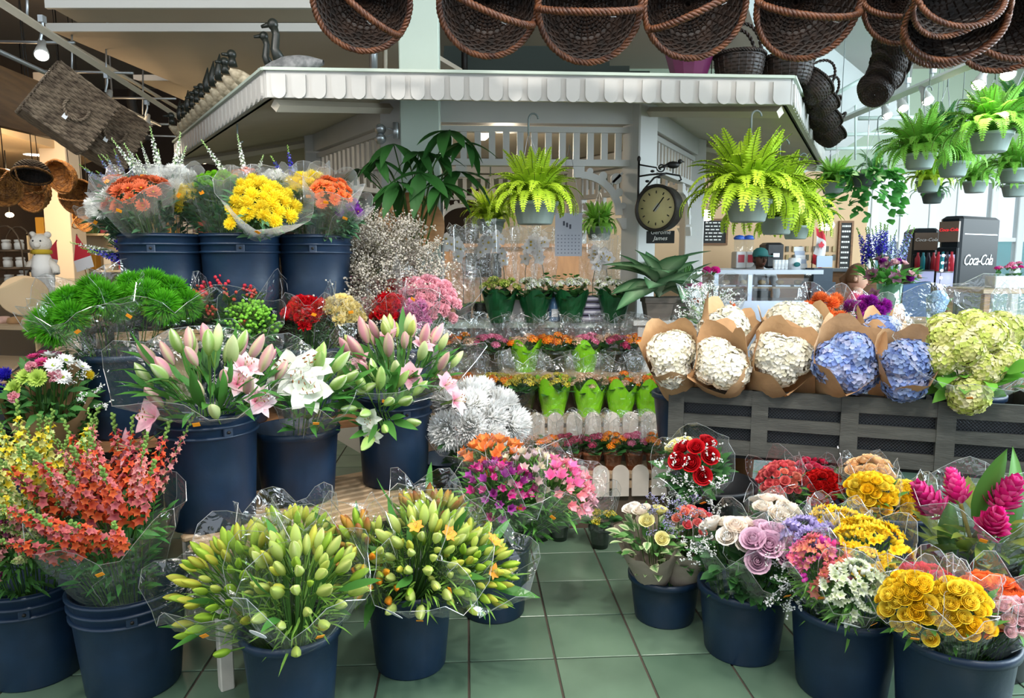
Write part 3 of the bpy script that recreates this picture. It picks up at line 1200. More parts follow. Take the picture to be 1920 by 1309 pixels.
A, B = P(-40, -22, 3.6), P(338, 222, 7.8)
d = (B - A).normalized()
g = G()
tube(g, [A, B], .026, 4)
tag(ob('light_track', mesh('light_track', g, TRK, False)), 'long cream lighting track running back over the left aisle', 'light track')
track_spot(78, 104, 4.33, (-25, -38), 'track spotlight closest to the hanging hampers', 0, .95)
track_spot(199, 195, 5.5, (-8, -40), 'middle track spotlight above the wicker hampers', 36, .95)
track_spot(274, 236, 6.6, (-12, -40), 'track spotlight farthest back, beside the duck row', 0, .95)
rod('ceiling_pipe', 'thin pale pipe slanting over the hampers below the track', [P(-20, 88, 4.6), P(300, 235, 8.0)], .016, METAL)
rod('ceiling_pipe', 'thin pale pipe slanting from the top left corner past the white panels', [P(0, 5, 5.4), P(370, 225, 9.0)], .018, TRK)
for k, (x0, y0, x1, y1, D) in enumerate(((0, 78, 140, 80, 5.6), (80, 133, 250, 137, 6.2), (180, 183, 330, 185, 7.4), (215, 232, 320, 233, 8.0), (215, 252, 330, 256, 8.6))):
    rod('cross_pipe', ('highest', 'second highest', 'third highest', 'fourth', 'lowest')[k] + ' thin cross pipe of the left ceiling grid', ([Vector((P(x0, y0, D).x, D, 4.3))] if k == 4 else []) + [P(x0, y0, D), P(x1, y1, D)], .012, METAL, 'pipe', 5)
for k, (x, y0, y1, D) in enumerate(((51, -20, 42, 4.3), (135, 50, 160, 6.0), (199, 85, 160, 6.4), (268, 130, 215, 7.5))):
    rod('hanger_rod', ('leftmost', 'second', 'third', 'fourth')[k] + ' thin upright hanger rod of the left lighting track', [P(x, y0, D), P(x, y1, D)], .008, METAL, 'rod', 5)

# timber slat fascia and cream soffit on the far left
tf = struct('wall_timber', None, None, Matrix())
WB = mat('honey_timber_board', '7d5a36', 0.6, noise=0.3, nscale=3, stretch=(1, 1, 12))
for i in range(5):
    y0 = 120 + i * 25
    a, b = P(-60, y0 - 22, 4.3), P(190, y0 + 80 - i * 10, 6.6)
    a2, b2 = P(-60, y0 + 1, 4.3), P(190, y0 + 100 - i * 10, 6.6)
    V = [a, b, b2, a2]
    V = [tuple(v) for v in V] + [tuple(v + Vector((-.06, .03, 0))) for v in V]
    ob('board', mesh('board', G().add(V, BF), WB, False), tf)
a, b, c2, d2 = P(-80, 225, 4.6), P(178, 306, 7.0), P(60, 316, 9.5), P(-200, 316, 9.5)
z = 2.62
sf = slab('ceiling_soffit', '', '', PZ(-120, 215, z), PZ(180, 300, z), PZ(120, 322, z), PZ(-200, 322, z), .12, mat('cream_soffit', 'd2b894', 0.7), 'structure')
o = PZ(65, 291, z - .003)
tag(ob('downlight', mesh('downlight', lathe([(.001, 0), (.09, 0), (.11, .002), (.11, .01)], 20), mat('downlight_glow', 'fff0dd', .5, emit=4)), None, T(o)),
    'round recessed downlight in the cream soffit', 'downlight')
o2 = PZ(15, 322, 2.5)

# ------------------------------------------------------------------ right: sloping duct, track and pipes
g = G()
a, b, c2, d2 = P(1380, -60, 4.2), P(1740, -60, 4.2), P(1700, 205, 9.5), P(1500, 330, 9.5)
V = [tuple(v) for v in (a, b, c2, d2)] + [tuple(v + Vector((0, .1, .25))) for v in (a, b, c2, d2)]
tag(ob('ceiling_duct', mesh('ceiling_duct', G().add(V, BF), mat('pale_grey_duct', 'c3c9c8', 0.6, noise=.05, nscale=1), False)),
    'broad pale grey sloping ceiling duct behind the hanging baskets', 'duct')
g = G()
tube(g, [P(1960, 62, 3.9), P(1560, 232, 6.6)], .028, 4)
tag(ob('light_track', mesh('light_track', g, mat('white_track', 'dfe3e0', .4), False)), 'white lighting track over the row of hanging ferns', 'light track')
for k, (px, py, D, tl, lb) in enumerate(((1890, 140, 4.0, (25, -40), 'brightest track spotlight at the right edge above the ferns'),
                                        (1834, 160, 4.4, (38, -30), 'track spotlight turned sideways, second from the right edge'),
                                        (1740, 190, 5.0, (0, -38), 'upright track spotlight hanging over the largest fern row'),
                                        (1694, 204, 5.5, (0, -38), 'track spotlight just right of the dangling basket bunch'),
                                        (1664, 218, 6.0, (0, -38), 'track spotlight just below the dangling basket bunch'))):
    track_spot(px, py, D, tl, lb, 22 if k in (0, 3) else 0, .95)
PIPEW = mat('pale_green_pipe', 'bccdc4', .5)
for k, (x0, y0, x1, y1, D, lb) in enumerate(((1560, 180, 1650, 130, 6.5, 'grey strut running up behind the dangling basket bunch'),
                                             (1530, 254, 1680, 250, 8.2, 'upper pale pipe left of the fern row'),
                                             (1530, 280, 1640, 277, 8.6, 'lower pale pipe left of the fern row'),
                                             (1610, 222, 1720, 220, 7.0, 'short pale pipe under the right lighting track'))):
    rod('ceiling_pipe', lb, [P(x0, y0, D), P(x1, y1, D)], .02, PIPEW)
for x, D, lb in ((1604, 8.0, 'thin upright pipe left of the dangling basket bunch'), (1703, 6.8, 'thin upright pipe rising over the fern row')):
    rod('hanger_rod', lb, [P(x, 100, D), P(x, 300, D)], .012, PIPEW, 'rod')
# dark stepped cladding and grey ducts above the kiosk, seen between the baskets
g = G()
for i in range(6):
    a, b = P(830, 150 - i * 12, 7.5), P(1210 - i * 36, 138 - i * 12, 7.5)
    box(g, a.x, 7.4 + .05 * i, a.z, b.x, 7.9, a.z + .07)
stc = struct('cladding_steps', None, None, Matrix())
for i in range(6):
    a, b = P(830, 150 - i * 12, 7.5), P(1215 - i * 36, 138 - i * 12, 7.5)
    ob('cladding_board', mesh('cladding_board', box(G(), a.x, 7.4 + .05 * i, a.z, b.x, 7.9, a.z + .062), mat('dark_teal_cladding', '39443f', .7), False), stc)
rod('support_post', 'slim dark post standing behind the kiosk roof under the second basket', [P(871, 150, 7.2), P(871, 60, 7.2)], .03, DARK_M, 'post', 4)
rod('support_post', 'slim pale post beside the pillar above the kiosk roof', [P(700, 150, 6.2), P(700, 20, 6.2)], .035, METAL, 'post', 4)
rod('support_post', 'slim grey post at the side of the pale post above the kiosk roof', [P(722, 150, 6.3), P(722, 20, 6.3)], .02, TRK, 'post', 4)
rod('basket_rail', 'dark horizontal rail carrying the large hanging baskets', [P(560, -24, 3.1), P(1960, -24, 3.1)], .016, DARK_M, 'rail')

# ------------------------------------------------------------------ display furniture
SDIR = Vector((.8114, .5845, 0))      # long direction of the stepped stand on the left
SNRM = Vector((.5845, -.8114, 0))     # towards the aisle
SANG = math.degrees(math.atan2(SDIR.y, SDIR.x))

# low slatted bench
BZ = .5
BL = Vector((-1.328, 2.70, 0))
LEN, WID = .84, .6
bm = T(BL) @ R('Z', SANG)             # local x along slats, local -y towards the aisle
bench = thing('slatted_bench', 'low pale slatted wooden bench with white legs carrying three lily buckets', 'bench', bm)
sl = mesh('slat', bbox(LEN + .05, .042, .022, .006), WOOD, False)
for i in range(11):
    ob('slat', sl, bench, T(LEN / 2 + (.012 if i % 2 else -.006), -.03 - i * .0545, BZ - .022))
g = bbox(.045, .045, BZ - .022, .004)
lg = mesh('leg', g, mat('chalky_white_wood', 'c9c3b8', .7, noise=.2, nscale=8), False)
for x in (.05, LEN - .05):
    for y in (-.06, -WID + .06):
        ob('leg', lg, bench, T(x, y, 0))
    ob('crossbar', mesh('crossbar', box(G(), x - .02, -WID + .03, BZ - .07, x + .02, -.03, BZ - .024), WOOD, False), bench)
g = G()
tube(g, [(.05, -WID + .06, .30), (.4, -WID + .06, .02)], .014, 4)
ob('brace', mesh('brace', g, WOOD, False), bench)

# two-step plank stand behind the bench
SH = P(230, 812, 3.0)
SZ = SH.z
stm = T(-1.62, 3.0, 0) @ R('Z', 26)
stand = thing('stepped_plank_stand', 'dark stepped stand with brown plank shelf behind the slatted bench', 'stand', stm)
for k, (y, z, x0, x1) in enumerate(((-.10, SZ, -.26, 1.25), (.07, SZ, -.26, 1.25), (.24, SZ, -.26, 1.25), (.41, SZ, .55, 1.25), (.58, SZ, .55, 1.25))):
    ob('plank', mesh('plank', box(G(), x0, y - .08, z - .03, x1, y + .08, z), WOOD_B, False), stand)
for x in (-.2, .5, 1.18):
    for y in (-.1, .3):
        ob('leg', mesh('leg', box(G(), x - .03, y - .03, 0, x + .03, y + .03, SZ - .03), DARK_P, False), stand)
TZ = 1.16
for y in (.26, .40):
    ob('plank', mesh('plank', box(G(), -.2, y - .06, TZ - .03, .95, y + .075, TZ), mat('dark_plank', '2a2420', .7), False), stand)
for x in (-.16, .9):
    for y in (.24, .43):
        ob('leg', mesh('leg', box(G(), x - .02, y - .02, SZ, x + .02, y + .02, TZ - .03), DARK_P, False), stand)
g = bbox(.4, .32, .30, .004)
crate_m = T(P(80, 800, 2.95).x, 2.95, 0)
cr = thing('wooden_crate', 'low wooden crate beside the stepped stand under the mixed daisy bouquet', 'crate', crate_m)
for i in range(4):
    ob('slat', M('slat/crate', lambda: bbox(.42, .015, .065, .002), WOOD_B, False), cr, T(0, -.16, .004 + i * .075))
    ob('slat', M('slat/crate', None), cr, T(0, .16, .004 + i * .075))
for s in (-1, 1):
    ob('end_board', M('end_board/crate', lambda: bbox(.015, .30, .3, .002), WOOD_B, False), cr, T(s * .2, 0, 0))
ob('lid_board', M('lid_board/crate', lambda: bbox(.42, .335, .012, .002), WOOD_B, False), cr, T(0, 0, .304))

# ------------------------------------------------------------------ buckets
BUCK = {}


def bucket(px, rim_py, D, w_px, zb, label, ribs=0, group='black flower buckets', m=BLACK_P, taper=.82, lip=True):
    c = P(px, rim_py, D)
    r = w_px / 2 * MPP(D, rim_py)
    h = c.z - zb
    t = thing('flower_bucket', label, 'bucket', T(c.x, D, zb) @ R('Z', rnd.uniform(-20, 20)), group)
    rb = r * taper
    th = .006

    def rad(z):
        return rb + (r - rb) * (z / h)
    prof = [(.001, .004), (rb * .93, .004), (rb * .97, 0), (rb, .008), (rad(h * .5), h * .5)]
    if ribs == 0:
        prof += [(rad(h - .03), h - .03), (r, h - .028)]
    prof += [(r, h), (r + .003, h + .002), (r - th, h), (rad(h * .6) - th, h * .6), (rb - th, h * .1), (.001, h * .1)]
    ob('body', mesh('body', lathe(prof, 40), m), t)
    if lip and ribs == 0:
        ob('rim', mesh('rim', lathe([(r, h - .026), (r + .008, h - .024), (r + .009, h - .004), (r + .004, h + .003), (r - .004, h + .001), (r - .004, h - .01)], 40), m), t)
    for i in range(ribs):
        z = h - .008 - i * .036
        rr = rad(z)
        ob('rib', mesh('rib', lathe([(rr, z - .006), (rr + .009, z - .004), (rr + .010, z + .003), (rr, z + .006)], 40), m), t)
    if ribs:
        z = h - .008 - (ribs - 1) * .036
        rr = rad(z)
        a = math.radians(-62)
        lug = ob('handle_lug', mesh('handle_lug', bbox(.035, .018, .036, .003), m, False), t, T(rr * math.cos(a), rr * math.sin(a), z) @ R('Z', 28))
        gg = G()
        tube(gg, [(0, -.009, .018), (0, -.013, .018)], .006, 8)
        ob('bail_stud', mesh('bail_stud', gg, DARK_M), lug)
    BUCK[label] = (Vector((c.x, D, zb)), r, h)
    return Vector((c.x, D, zb)), r, h


bA = bucket(58, 1080, 2.40, 190, 0, 'ribbed black bucket of yellow snapdragons cut by the lower left edge', 3)
bB = bucket(240, 1092, 2.33, 200, 0, 'ribbed black bucket of orange snapdragons standing on the floor', 3)
bC = bucket(388, 764, 2.55, 178, BZ, 'tall ribbed navy bucket of pink lily buds on the slatted bench', 3, taper=.88)
bD = bucket(556, 800, 2.80, 152, BZ, 'smooth navy bucket of white lilies in the middle of the slatted bench', 0, taper=.86)
bE = bucket(738, 738, 3.02, 138, BZ, 'ribbed navy bucket of pink lilies at the far end of the slatted bench', 3, taper=.88)
bF = bucket(230, 660, 3.0, 150, SZ, 'smooth black bucket of green dianthus standing on the brown plank shelf', 0, taper=.86)
bF2 = bucket(440, 655, 3.22, 130, SZ, 'black bucket of red and green berries behind the pink lily buds', 0)
bF3 = bucket(578, 650, 3.36, 124, SZ, 'black bucket of red carnations behind the white lilies', 0)
bF4 = bucket(745, 648, 3.60, 135, SZ, 'black bucket of pink carnations behind the pink lilies', 0)
bF5 = bucket(688, 560, 3.86, 110, SZ, 'black bucket of dry caspia behind the carnations', 0)
bT1 = bucket(302, 440, 3.25, 146, TZ, 'ribbed black bucket of bronze daisies on the top shelf', 3, taper=.9)
bT2 = bucket(450, 440, 3.32, 142, TZ, 'ribbed black bucket of yellow and green mums on the top shelf', 3, taper=.9)
bT3 = bucket(590, 442, 3.46, 132, TZ, 'ribbed black bucket of orange daisies on the top shelf beside the caspia', 3, taper=.9)
bG = bucket(545, 1172, 2.14, 178, 0, 'smooth navy bucket of green lily buds cut by the bottom edge', 0)
bH = bucket(768, 1090, 2.45, 160, 0, 'smooth black bucket of green lily buds standing whole on the green tiles', 0)
bI = bucket(925, 985, 2.84, 142, 0, 'ribbed black bucket of alstroemeria on the green tiles', 3)
bM = bucket(845, 858, 3.35, 120, 0, 'ribbed black bucket of white pompon mums behind the alstroemeria', 3)
bMix = bucket(95, 850, 2.95, 140, .316, 'black bucket of mixed daisies on the low crate', 0)
# right-hand side
bK = bucket(1247, 1072, 2.79, 130, 0, 'small smooth black bucket with two grey kraft bouquets beside the aisle', 0, taper=.84)
bL = bucket(1394, 1092, 2.54, 160, 0, 'smooth black bucket of lilac and white roses', 0, taper=.84)
bN = bucket(1585, 1132, 2.30, 190, 0, 'wide black bucket of freesias', 0, taper=.84)
bR = bucket(1790, 1185, 2.05, 205, 0, 'wide black bucket of yellow roses in the lower right corner', 0, taper=.84)
bQ = bucket(1850, 1042, 2.46, 185, 0, 'ribbed black bucket of tropical ginger at the right edge', 4, taper=.9, m=DARK_P)

# low risers under the rose buckets
RZ = .13
for px, D, lb in ((1332, 3.0, 'low slatted riser under the red rose bucket'), (1662, 2.80, 'low slatted riser under the yellow rose bucket'), (1510, 3.08, 'low slatted riser under the spray rose bucket')):
    x = P(px, 1000, D).x
    t = thing('slatted_riser', lb, 'riser', T(x, D, 0), 'low slatted risers')
    for i in range(5):
        ob('slat', M('slat/riser', lambda: bbox(.32, .05, .018, .003), WOOD, False), t, T(0, -.13 + i * .065, RZ - .018))
    for s in (-1, 1):
        ob('bearer', M('bearer/riser', lambda: bbox(.03, .32, RZ - .018, .003), WOOD_B, False), t, T(s * .12, 0, 0))
bMm = bucket(1332, 902, 3.0, 164, RZ, 'smooth black bucket holding a single red rose bouquet', 0, m=DARK_P)
bO = bucket(1512, 950, 3.06, 132, RZ, 'black bucket of pink and red spray roses under the hydrangea stand', 0)
bP = bucket(1662, 948, 2.80, 168, RZ, 'black bucket with thick rim holding yellow roses', 0, taper=.84)

# ------------------------------------------------------------------ hydrangea stand (trough with slotted mesh front)
HL, HR = P(1255, 728, 3.30), P(1925, 768, 2.85)
hz = .865
hd_ = (Vector((HR.x, HR.y, 0)) - Vector((HL.x, HL.y, 0)))
HW = hd_.length + .12
HA = math.degrees(math.atan2(hd_.y, hd_.x))
hm = T(HL.x, HL.y, 0) @ R('Z', HA)
hs = thing('slotted_trough_stand', 'dark weathered timber trough stand with mesh slots holding the hydrangeas', 'display stand', hm)
z0, z1 = .565, hz
rows = [(.565, .635), (.685, .735), (.800, .865)]
rails = [(.565, .630), (.690, .742), (.795, .865)]
for a, b in rails:
    ob('rail', mesh('rail', box(G(), 0, -.012, a, HW, .012, b), GREYWOOD, False), hs)
stiles = [0.0, .02]
nb = 4
bw = (HW - .07) / nb
for i in range(nb + 1):
    x = i * bw
    ob('stile', mesh('stile', box(G(), x, -.016, .565, x + .07, .016, .865), GREYWOOD, False), hs)
WIRE = mat('grey_wire', '4b5158', .5, .6)
wg = G()
for i in range(26):
    x = i * bw / 26
    tube(wg, [(x, .005, 0), (x + .055, .005, .055)], .0008, 3, cap=False)
    tube(wg, [(x, .007, .055), (x + .055, .007, 0)], .0008, 3, cap=False)
WM = mesh('wire_mesh', wg, WIRE)
for i in range(nb):
    for z in (.632, .742):
        ob('wire_mesh', WM, hs, T(i * bw + .03, 0, z), kind='stuff')
ob('back_panel', mesh('back_panel', box(G(), .02, .50, .565, HW - .02, .52, .84), GREYWOOD, False), hs)
ob('trough_floor', mesh('trough_floor', box(G(), .02, .012, .545, HW - .02, .50, .565), DARK_P, False), hs)
ob('trough_lining', mesh('trough_lining', box(G(), .04, .03, .566, HW - .04, .04, .80), DARK_P, False), hs)
for x in (.0, HW - .02):
    ob('side_panel', mesh('side_panel', box(G(), x, .012, .565, x + .02, .50, .86), GREYWOOD, False), hs)
LEGM = mat('pale_metal_leg', '9aa3a5', .4, .5)
for x in (.06, HW - .38):
    for y in (.05, .45):
        ob('leg', mesh('leg', box(G(), x - .018, y - .018, 0, x + .018, y + .018, .545), LEGM if y < .1 else DARK_P, False), hs)
for z in (.2, .3):
    ob('stretcher', mesh('stretcher', box(G(), HW - .42, .03, z, HW, .05, z + .022), DARK_P, False), hs)

HB = []
for i, (px, D) in enumerate(((1285, 3.48), (1400, 3.42), (1530, 3.34), (1665, 3.25), (1815, 3.14))):
    nm = ('first', 'second', 'third', 'fourth', 'fifth')[i]
    HB.append(bucket(px, 735, D, 118, .567, f'{nm} black bucket along the hydrangea trough counted from the kiosk', 0))

# ------------------------------------------------------------------ bouquets, left side
MUM_W = var('bloom/mumw', lambda i: f_mum('ffffff', 'eef0e6', .035, 130, i))
MUM_Y = var('bloom/mumy', lambda i: f_mum('fff04a', 'ffdc28', .030, 110, i + 5))
MUM_G = var('bloom/mumg', lambda i: f_button('8fd02e', '5fa51c', .016, i))
DAISY_B = var('bloom/daisyb', lambda i: f_daisy('d8724a', 'c85a32', 'c9a526', .034, 20, 3, i))
DAISY_O = var('bloom/daisyo', lambda i: f_daisy('f58a50', 'ee6a30', 'e0b030', .030, 20, 3, i + 3))
DAISY_W = var('bloom/daisyw', lambda i: f_daisy('ffffff', 'f2f4ee', '9db336', .034, 18, 2, i))
DAISY_P = var('bloom/daisyp', lambda i: f_daisy('e85a9a', 'd83880', 'e0b040', .028, 20, 3, i))
DAISY_V = var('bloom/daisyv', lambda i: f_daisy('8a3aa8', '702890', 'c0a040', .026, 20, 3, i))
CAR_R = var('bloom/carr', lambda i: f_carnation('e01020', 'b00814', .030, i))
CAR_Y = var('bloom/cary', lambda i: f_carnation('fbeaa6', 'f0d470', .030, i + 4))
CAR_P = var('bloom/carp', lambda i: f_carnation('ffc0cc', 'f79cb2', .029, i + 8))
CAR_PS = var('bloom/carps', lambda i: f_carnation('f6a3d0', 'c458b4', .026, i + 12))
CAR_PK = var('bloom/carpk', lambda i: f_carnation('e838a0', 'd01880', .024, i + 14))
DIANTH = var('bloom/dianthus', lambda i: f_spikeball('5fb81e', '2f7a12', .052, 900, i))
BERRY_R = var('berry_cluster/r', lambda i: f_berries('d6384a', .028, 12, i))
BERRY_O = var('berry_cluster/o', lambda i: f_berries('d9614f', .026, 11, i + 6))
BERRY_G = var('berry_cluster/g', lambda i: f_berries('86c440', .026, 12, i + 3))
BUD_P = var('bud/p', lambda i: f_bud(('e6d2b6', 'dce2ae', 'efc3bb')[i], ('b9cf86', 'a9c873', 'c5cf95')[i], .088, .0135, ('d8a8a8', None, 'd99aa6')[i], i))
BUD_W = var('bud/w', lambda i: f_bud(('e6ecc4', 'cfdf98', 'f2f2dc')[i], 'a3c75c', .085, .0135, '9dbf66', i))
BUD_G = var('bud/g', lambda i: f_bud(('c4dc54', 'b2d244', 'd8e078', 'd0d858')[i], ('96c238', '8cbc32', 'aecb56', 'b0c444')[i], .058, .0092, ('9cbc40', '8eb238', 'c0ca62', 'bcb848')[i], i), 4)
BUD_PALE = var('bud/pale', lambda i: f_bud(('dfe08a', 'e3e6a8', 'c6d76a')[i], 'a8c452', .068, .0118, 'b4c468', i), 3)
BUD_RED = var('bud/red', lambda i: f_bud(('a8603a', '8e3b2a', 'c98a3a')[i], '8f9a3a', .056, .009, None, i), 3)
BUD_OR = var('bud/or', lambda i: f_bud(('f0a024', 'e8c030', 'ea8a1e')[i], 'b9b53a', .056, .0092, None, i), 3)
LILY_P = var('lily/p', lambda i: f_lily('fbe6ea', 'd8266a', .075, .3, i), 2)
LILY_PS = var('lily/ps', lambda i: f_lily('f6c9d2', 'ec86a8', .07, .15, i), 2)
LILY_W = var('lily/w', lambda i: f_lily('f6f7f0', 'dfeac8', .085, .4, i), 2)
LILY_O = var('lily/o', lambda i: f_lily('f7a34a', 'f5c03a', .05, .2, i), 2)
ALS_O = var('bloom/also', lambda i: f_alstro('f58a4a', 'f7c060', .026, i))
ALS_M = var('bloom/alsm', lambda i: f_alstro(('a83aa0', 'c02a80', '8a2a78')[i], 'e8b0d0', .023, i))
ALS_P = var('bloom/alsp', lambda i: f_alstro(('f57ab4', 'fb98a8', 'f2b8c8')[i], 'fbd8c8', .025, i))
ALS_W = var('bloom/alsw', lambda i: f_alstro(('f0d0d0', 'e8d8c0', 'd8c0c8')[i], 'd8e0a0', .021, i))
SNAP_O = var('flower_spike/so', lambda i: f_spike((('e0542c', 'f08040'), ('d84a3a', 'f0703c'), ('c8586a', 'e88a80')), .20 + .02 * i, .022, 40, i))
SNAP_PK = var('flower_spike/sp', lambda i: f_spike((('cf7d84', 'e8a8a4'), ('d86a70', 'e8b4a0')), .19 + .02 * i, .018, 34, i + 4))
SNAP_Y = var('flower_spike/sy', lambda i: f_spike((('f3d81e', 'fbee60'), ('e8e070', 'f2f0a0'), ('c8dc80', 'e4ecb0')), .19 + .02 * i, .022, 38, i + 7))
SNAP_G = var('flower_spike/sg', lambda i: f_spike((('b8d078', 'd8e4a8'), ('a8c868', 'e0b8a8')), .21, .013, 36, i + 9))
LARK_W = var('flower_spike/lw', lambda i: f_spike((('f4f8ee', 'ffffff'), ('e0eed0', 'f8fcf0')), .20, .015, 40, i + 2, 'b8d890'))
LARK_B = var('flower_spike/lb', lambda i: f_spike((('2a2aa8', '4a3cc8'), ('4a48b8', '8080d8')), .16, .015, 34, i + 3))
LARK_L = var('flower_spike/ll', lambda i: f_spike((('8898c8', 'b0bcd8'), ('5a58b0', '98a0d0')), .14, .012, 30, i + 5))
SPRAY_C = var('spray/c', lambda i: f_spray('e0d8ca', .17, 84, i, .0036, '8a8468', .55, 'c2b8b0'), 4)
SPRAY_W = var('spray/w', lambda i: f_spray('ffffff', .09, 42, i, .0034, '8fa878', .6))
SPRAY_L = var('spray/l', lambda i: f_spray('a8a4d0', .10, 48, i, .0026, '8a9a78', .6, 'c8c4e0'))
SPIDER = var('bloom/spider', lambda i: f_daisy('c8e070', 'a0c840', 'b0c850', .04, 30, 4, i))
MUM_BL = var('bloom/mumb', lambda i: f_mum('3a30d8', '2418a8', .034, 110, i))


def HP(px, py, D):
    return P(px, py, D)


I = lambda pn, ms, n, s0=.9, s1=1.1, ox=0., oy=0., rr=.95, dz=0., out=1.1: (pn, ms, n, s0, s1, ox, oy, rr, dz, out)

# snapdragons
bouquet('snapdragon_bunch', 'yellow and pale green snapdragons bunched at the left edge', bA, (0, .02), HP(45, 900, 2.30), .16,
        [I('flower_spike', SNAP_Y, 20, 1.0, 1.25, .05, .1, .95, -.06, .5), I('flower_spike', SNAP_PK, 7, .9, 1.1, -.1, -.7, .4, -.10, .7)], None,
        foliage=130, fol=('3d6a34', '5a8f4a', .06, .22))
bouquet('snapdragon_bunch', 'dark magenta and green snapdragons drooping below the yellow ones', bA, (-.03, -.03), HP(25, 985, 2.2), .11,
        [I('flower_spike', var('flower_spike/sm', lambda i: f_spike((('6a1848', '983070'), ('d08890', 'e8b0a0')), .16, .016, 30, i)), 7, .8, 1, -.1, -.2, .8, -.1, .9),
         I('flower_spike', SNAP_G, 5, .9, 1.1, .5, 0, .5, -.07, 1.1)], None, foliage=90, fol=('35602e', '4f8440', .05, .22))
bouquet('snapdragon_bouquet', 'orange and coral snapdragons wrapped in clear film', bB, (-.0, .02), HP(195, 935, 2.18), .185,
        [I('flower_spike', SNAP_O, 20, 1.05, 1.35, -.05, -.05, .8, -.08, .75), I('flower_spike', SNAP_PK, 9, .9, 1.15, -.05, .35, .8, -.03, .6),
         I('flower_spike', SNAP_G, 4, .9, 1.1, -.85, -.1, .3, -.05, 1.0)], 'cello', foliage=150, fol=('2f6030', '4a8a44', .05, .3), over=-.03, wr=1.0)

# lilies on the bench
bouquet('lily_bouquet', 'pink-edged lilies with tall cream buds in the tall ribbed bucket', bC, (0, 0), HP(395, 690, 2.46), .235,
        [I('bud', BUD_P, 20, .95, 1.35, .05, .1, .95, -.03, .75), I('bud', BUD_W, 6, 1, 1.3, -.3, .1, .7, -.02, .7),
         I('lily', LILY_P, 3, .85, 1.0, .58, -.25, .3, -.05, 1.6), I('lily', LILY_PS, 2, .95, 1.1, -.75, -.55, .25, -.09, 2.0)], 'cello',
        foliage=30, fol=('2f5f2c', '4a8a3c', .10, .25), leaves=LEAF_L, nleaf=34, over=.03, crumple=.06)
bouquet('lily_bouquet', 'white open lilies above the smooth navy bucket on the bench', bD, (0, 0), HP(590, 712, 2.64), .13,
        [I('lily', LILY_W, 4, .95, 1.15, -.3, -.25, .42, .0, 1.3), I('bud', BUD_W, 9, 1.0, 1.4, .45, .5, .8, -.01, .9)], 'cello',
        leaves=LEAF_L, nleaf=18, foliage=20, fol=('3a6a30', '4a8a3c', .09, .25), over=.0)
bouquet('lily_bouquet', 'white lily stems with green buds spilling over the bench bucket', bE, (-.02, -.05), HP(700, 755, 2.72), .12,
        [I('bud', BUD_W, 12, .95, 1.3, .25, .0, 1.0, -.01, 1.3), I('lily', LILY_W, 2, .55, .7, -.1, -.75, .3, -.02, 1.5)], None,
        leaves=LEAF_L, nleaf=18, foliage=0)
bouquet('lily_bouquet', 'pale pink lilies and buds in the bucket at the far end of the bench', bE, (.0, .03), HP(752, 660, 2.96), .235,
        [I('bud', BUD_P, 22, 1.0, 1.4, -.05, .15, .95, -.02, .7), I('lily', LILY_PS, 6, .8, 1.0, .1, -.1, .85, -.03, 1.2),
         I('lily', LILY_P, 1, .95, 1.0, .9, -.3, .1, -.03, 2.2), I('bud', BUD_PALE, 6, 1, 1.2, -.4, .3, .6, 0, .8)], 'cello',
        leaves=LEAF_L, nleaf=28, foliage=20, fol=('3a6a30', '4a8a3c', .09, .25), over=.01)

# middle shelf
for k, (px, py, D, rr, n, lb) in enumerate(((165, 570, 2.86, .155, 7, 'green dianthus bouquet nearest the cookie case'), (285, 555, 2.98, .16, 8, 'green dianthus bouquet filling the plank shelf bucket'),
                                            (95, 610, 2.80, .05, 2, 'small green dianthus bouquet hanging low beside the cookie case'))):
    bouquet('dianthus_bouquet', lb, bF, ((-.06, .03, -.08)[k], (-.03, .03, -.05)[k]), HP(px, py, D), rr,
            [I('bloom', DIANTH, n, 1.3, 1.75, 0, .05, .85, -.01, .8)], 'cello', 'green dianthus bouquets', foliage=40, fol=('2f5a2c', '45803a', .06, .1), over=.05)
bouquet('berry_bouquet', 'red hypericum berry bouquet with dark leaves', bF2, (0, .02), HP(430, 545, 3.22), .17,
        [I('berry_cluster', BERRY_R, 14, 1, 1.2, .1, .25, .8, .0, .8), I('berry_cluster', BERRY_O, 12, .9, 1.15, 0, -.1, .9, -.02, .8)], 'cello',
        foliage=110, fol=('2c5028', '44743a', .06, .4), over=.05)
bouquet('berry_bouquet', 'green hypericum berry bouquet below the red berries', bF2, (.03, -.06), HP(470, 598, 3.10), .10,
        [I('berry_cluster', BERRY_G, 14, 1, 1.25, 0, 0, .9, 0, .9)], 'cello', foliage=60, fol=('24502c', '3a743a', .06, .45), over=.03, leaves=LEAF_R, nleaf=14)
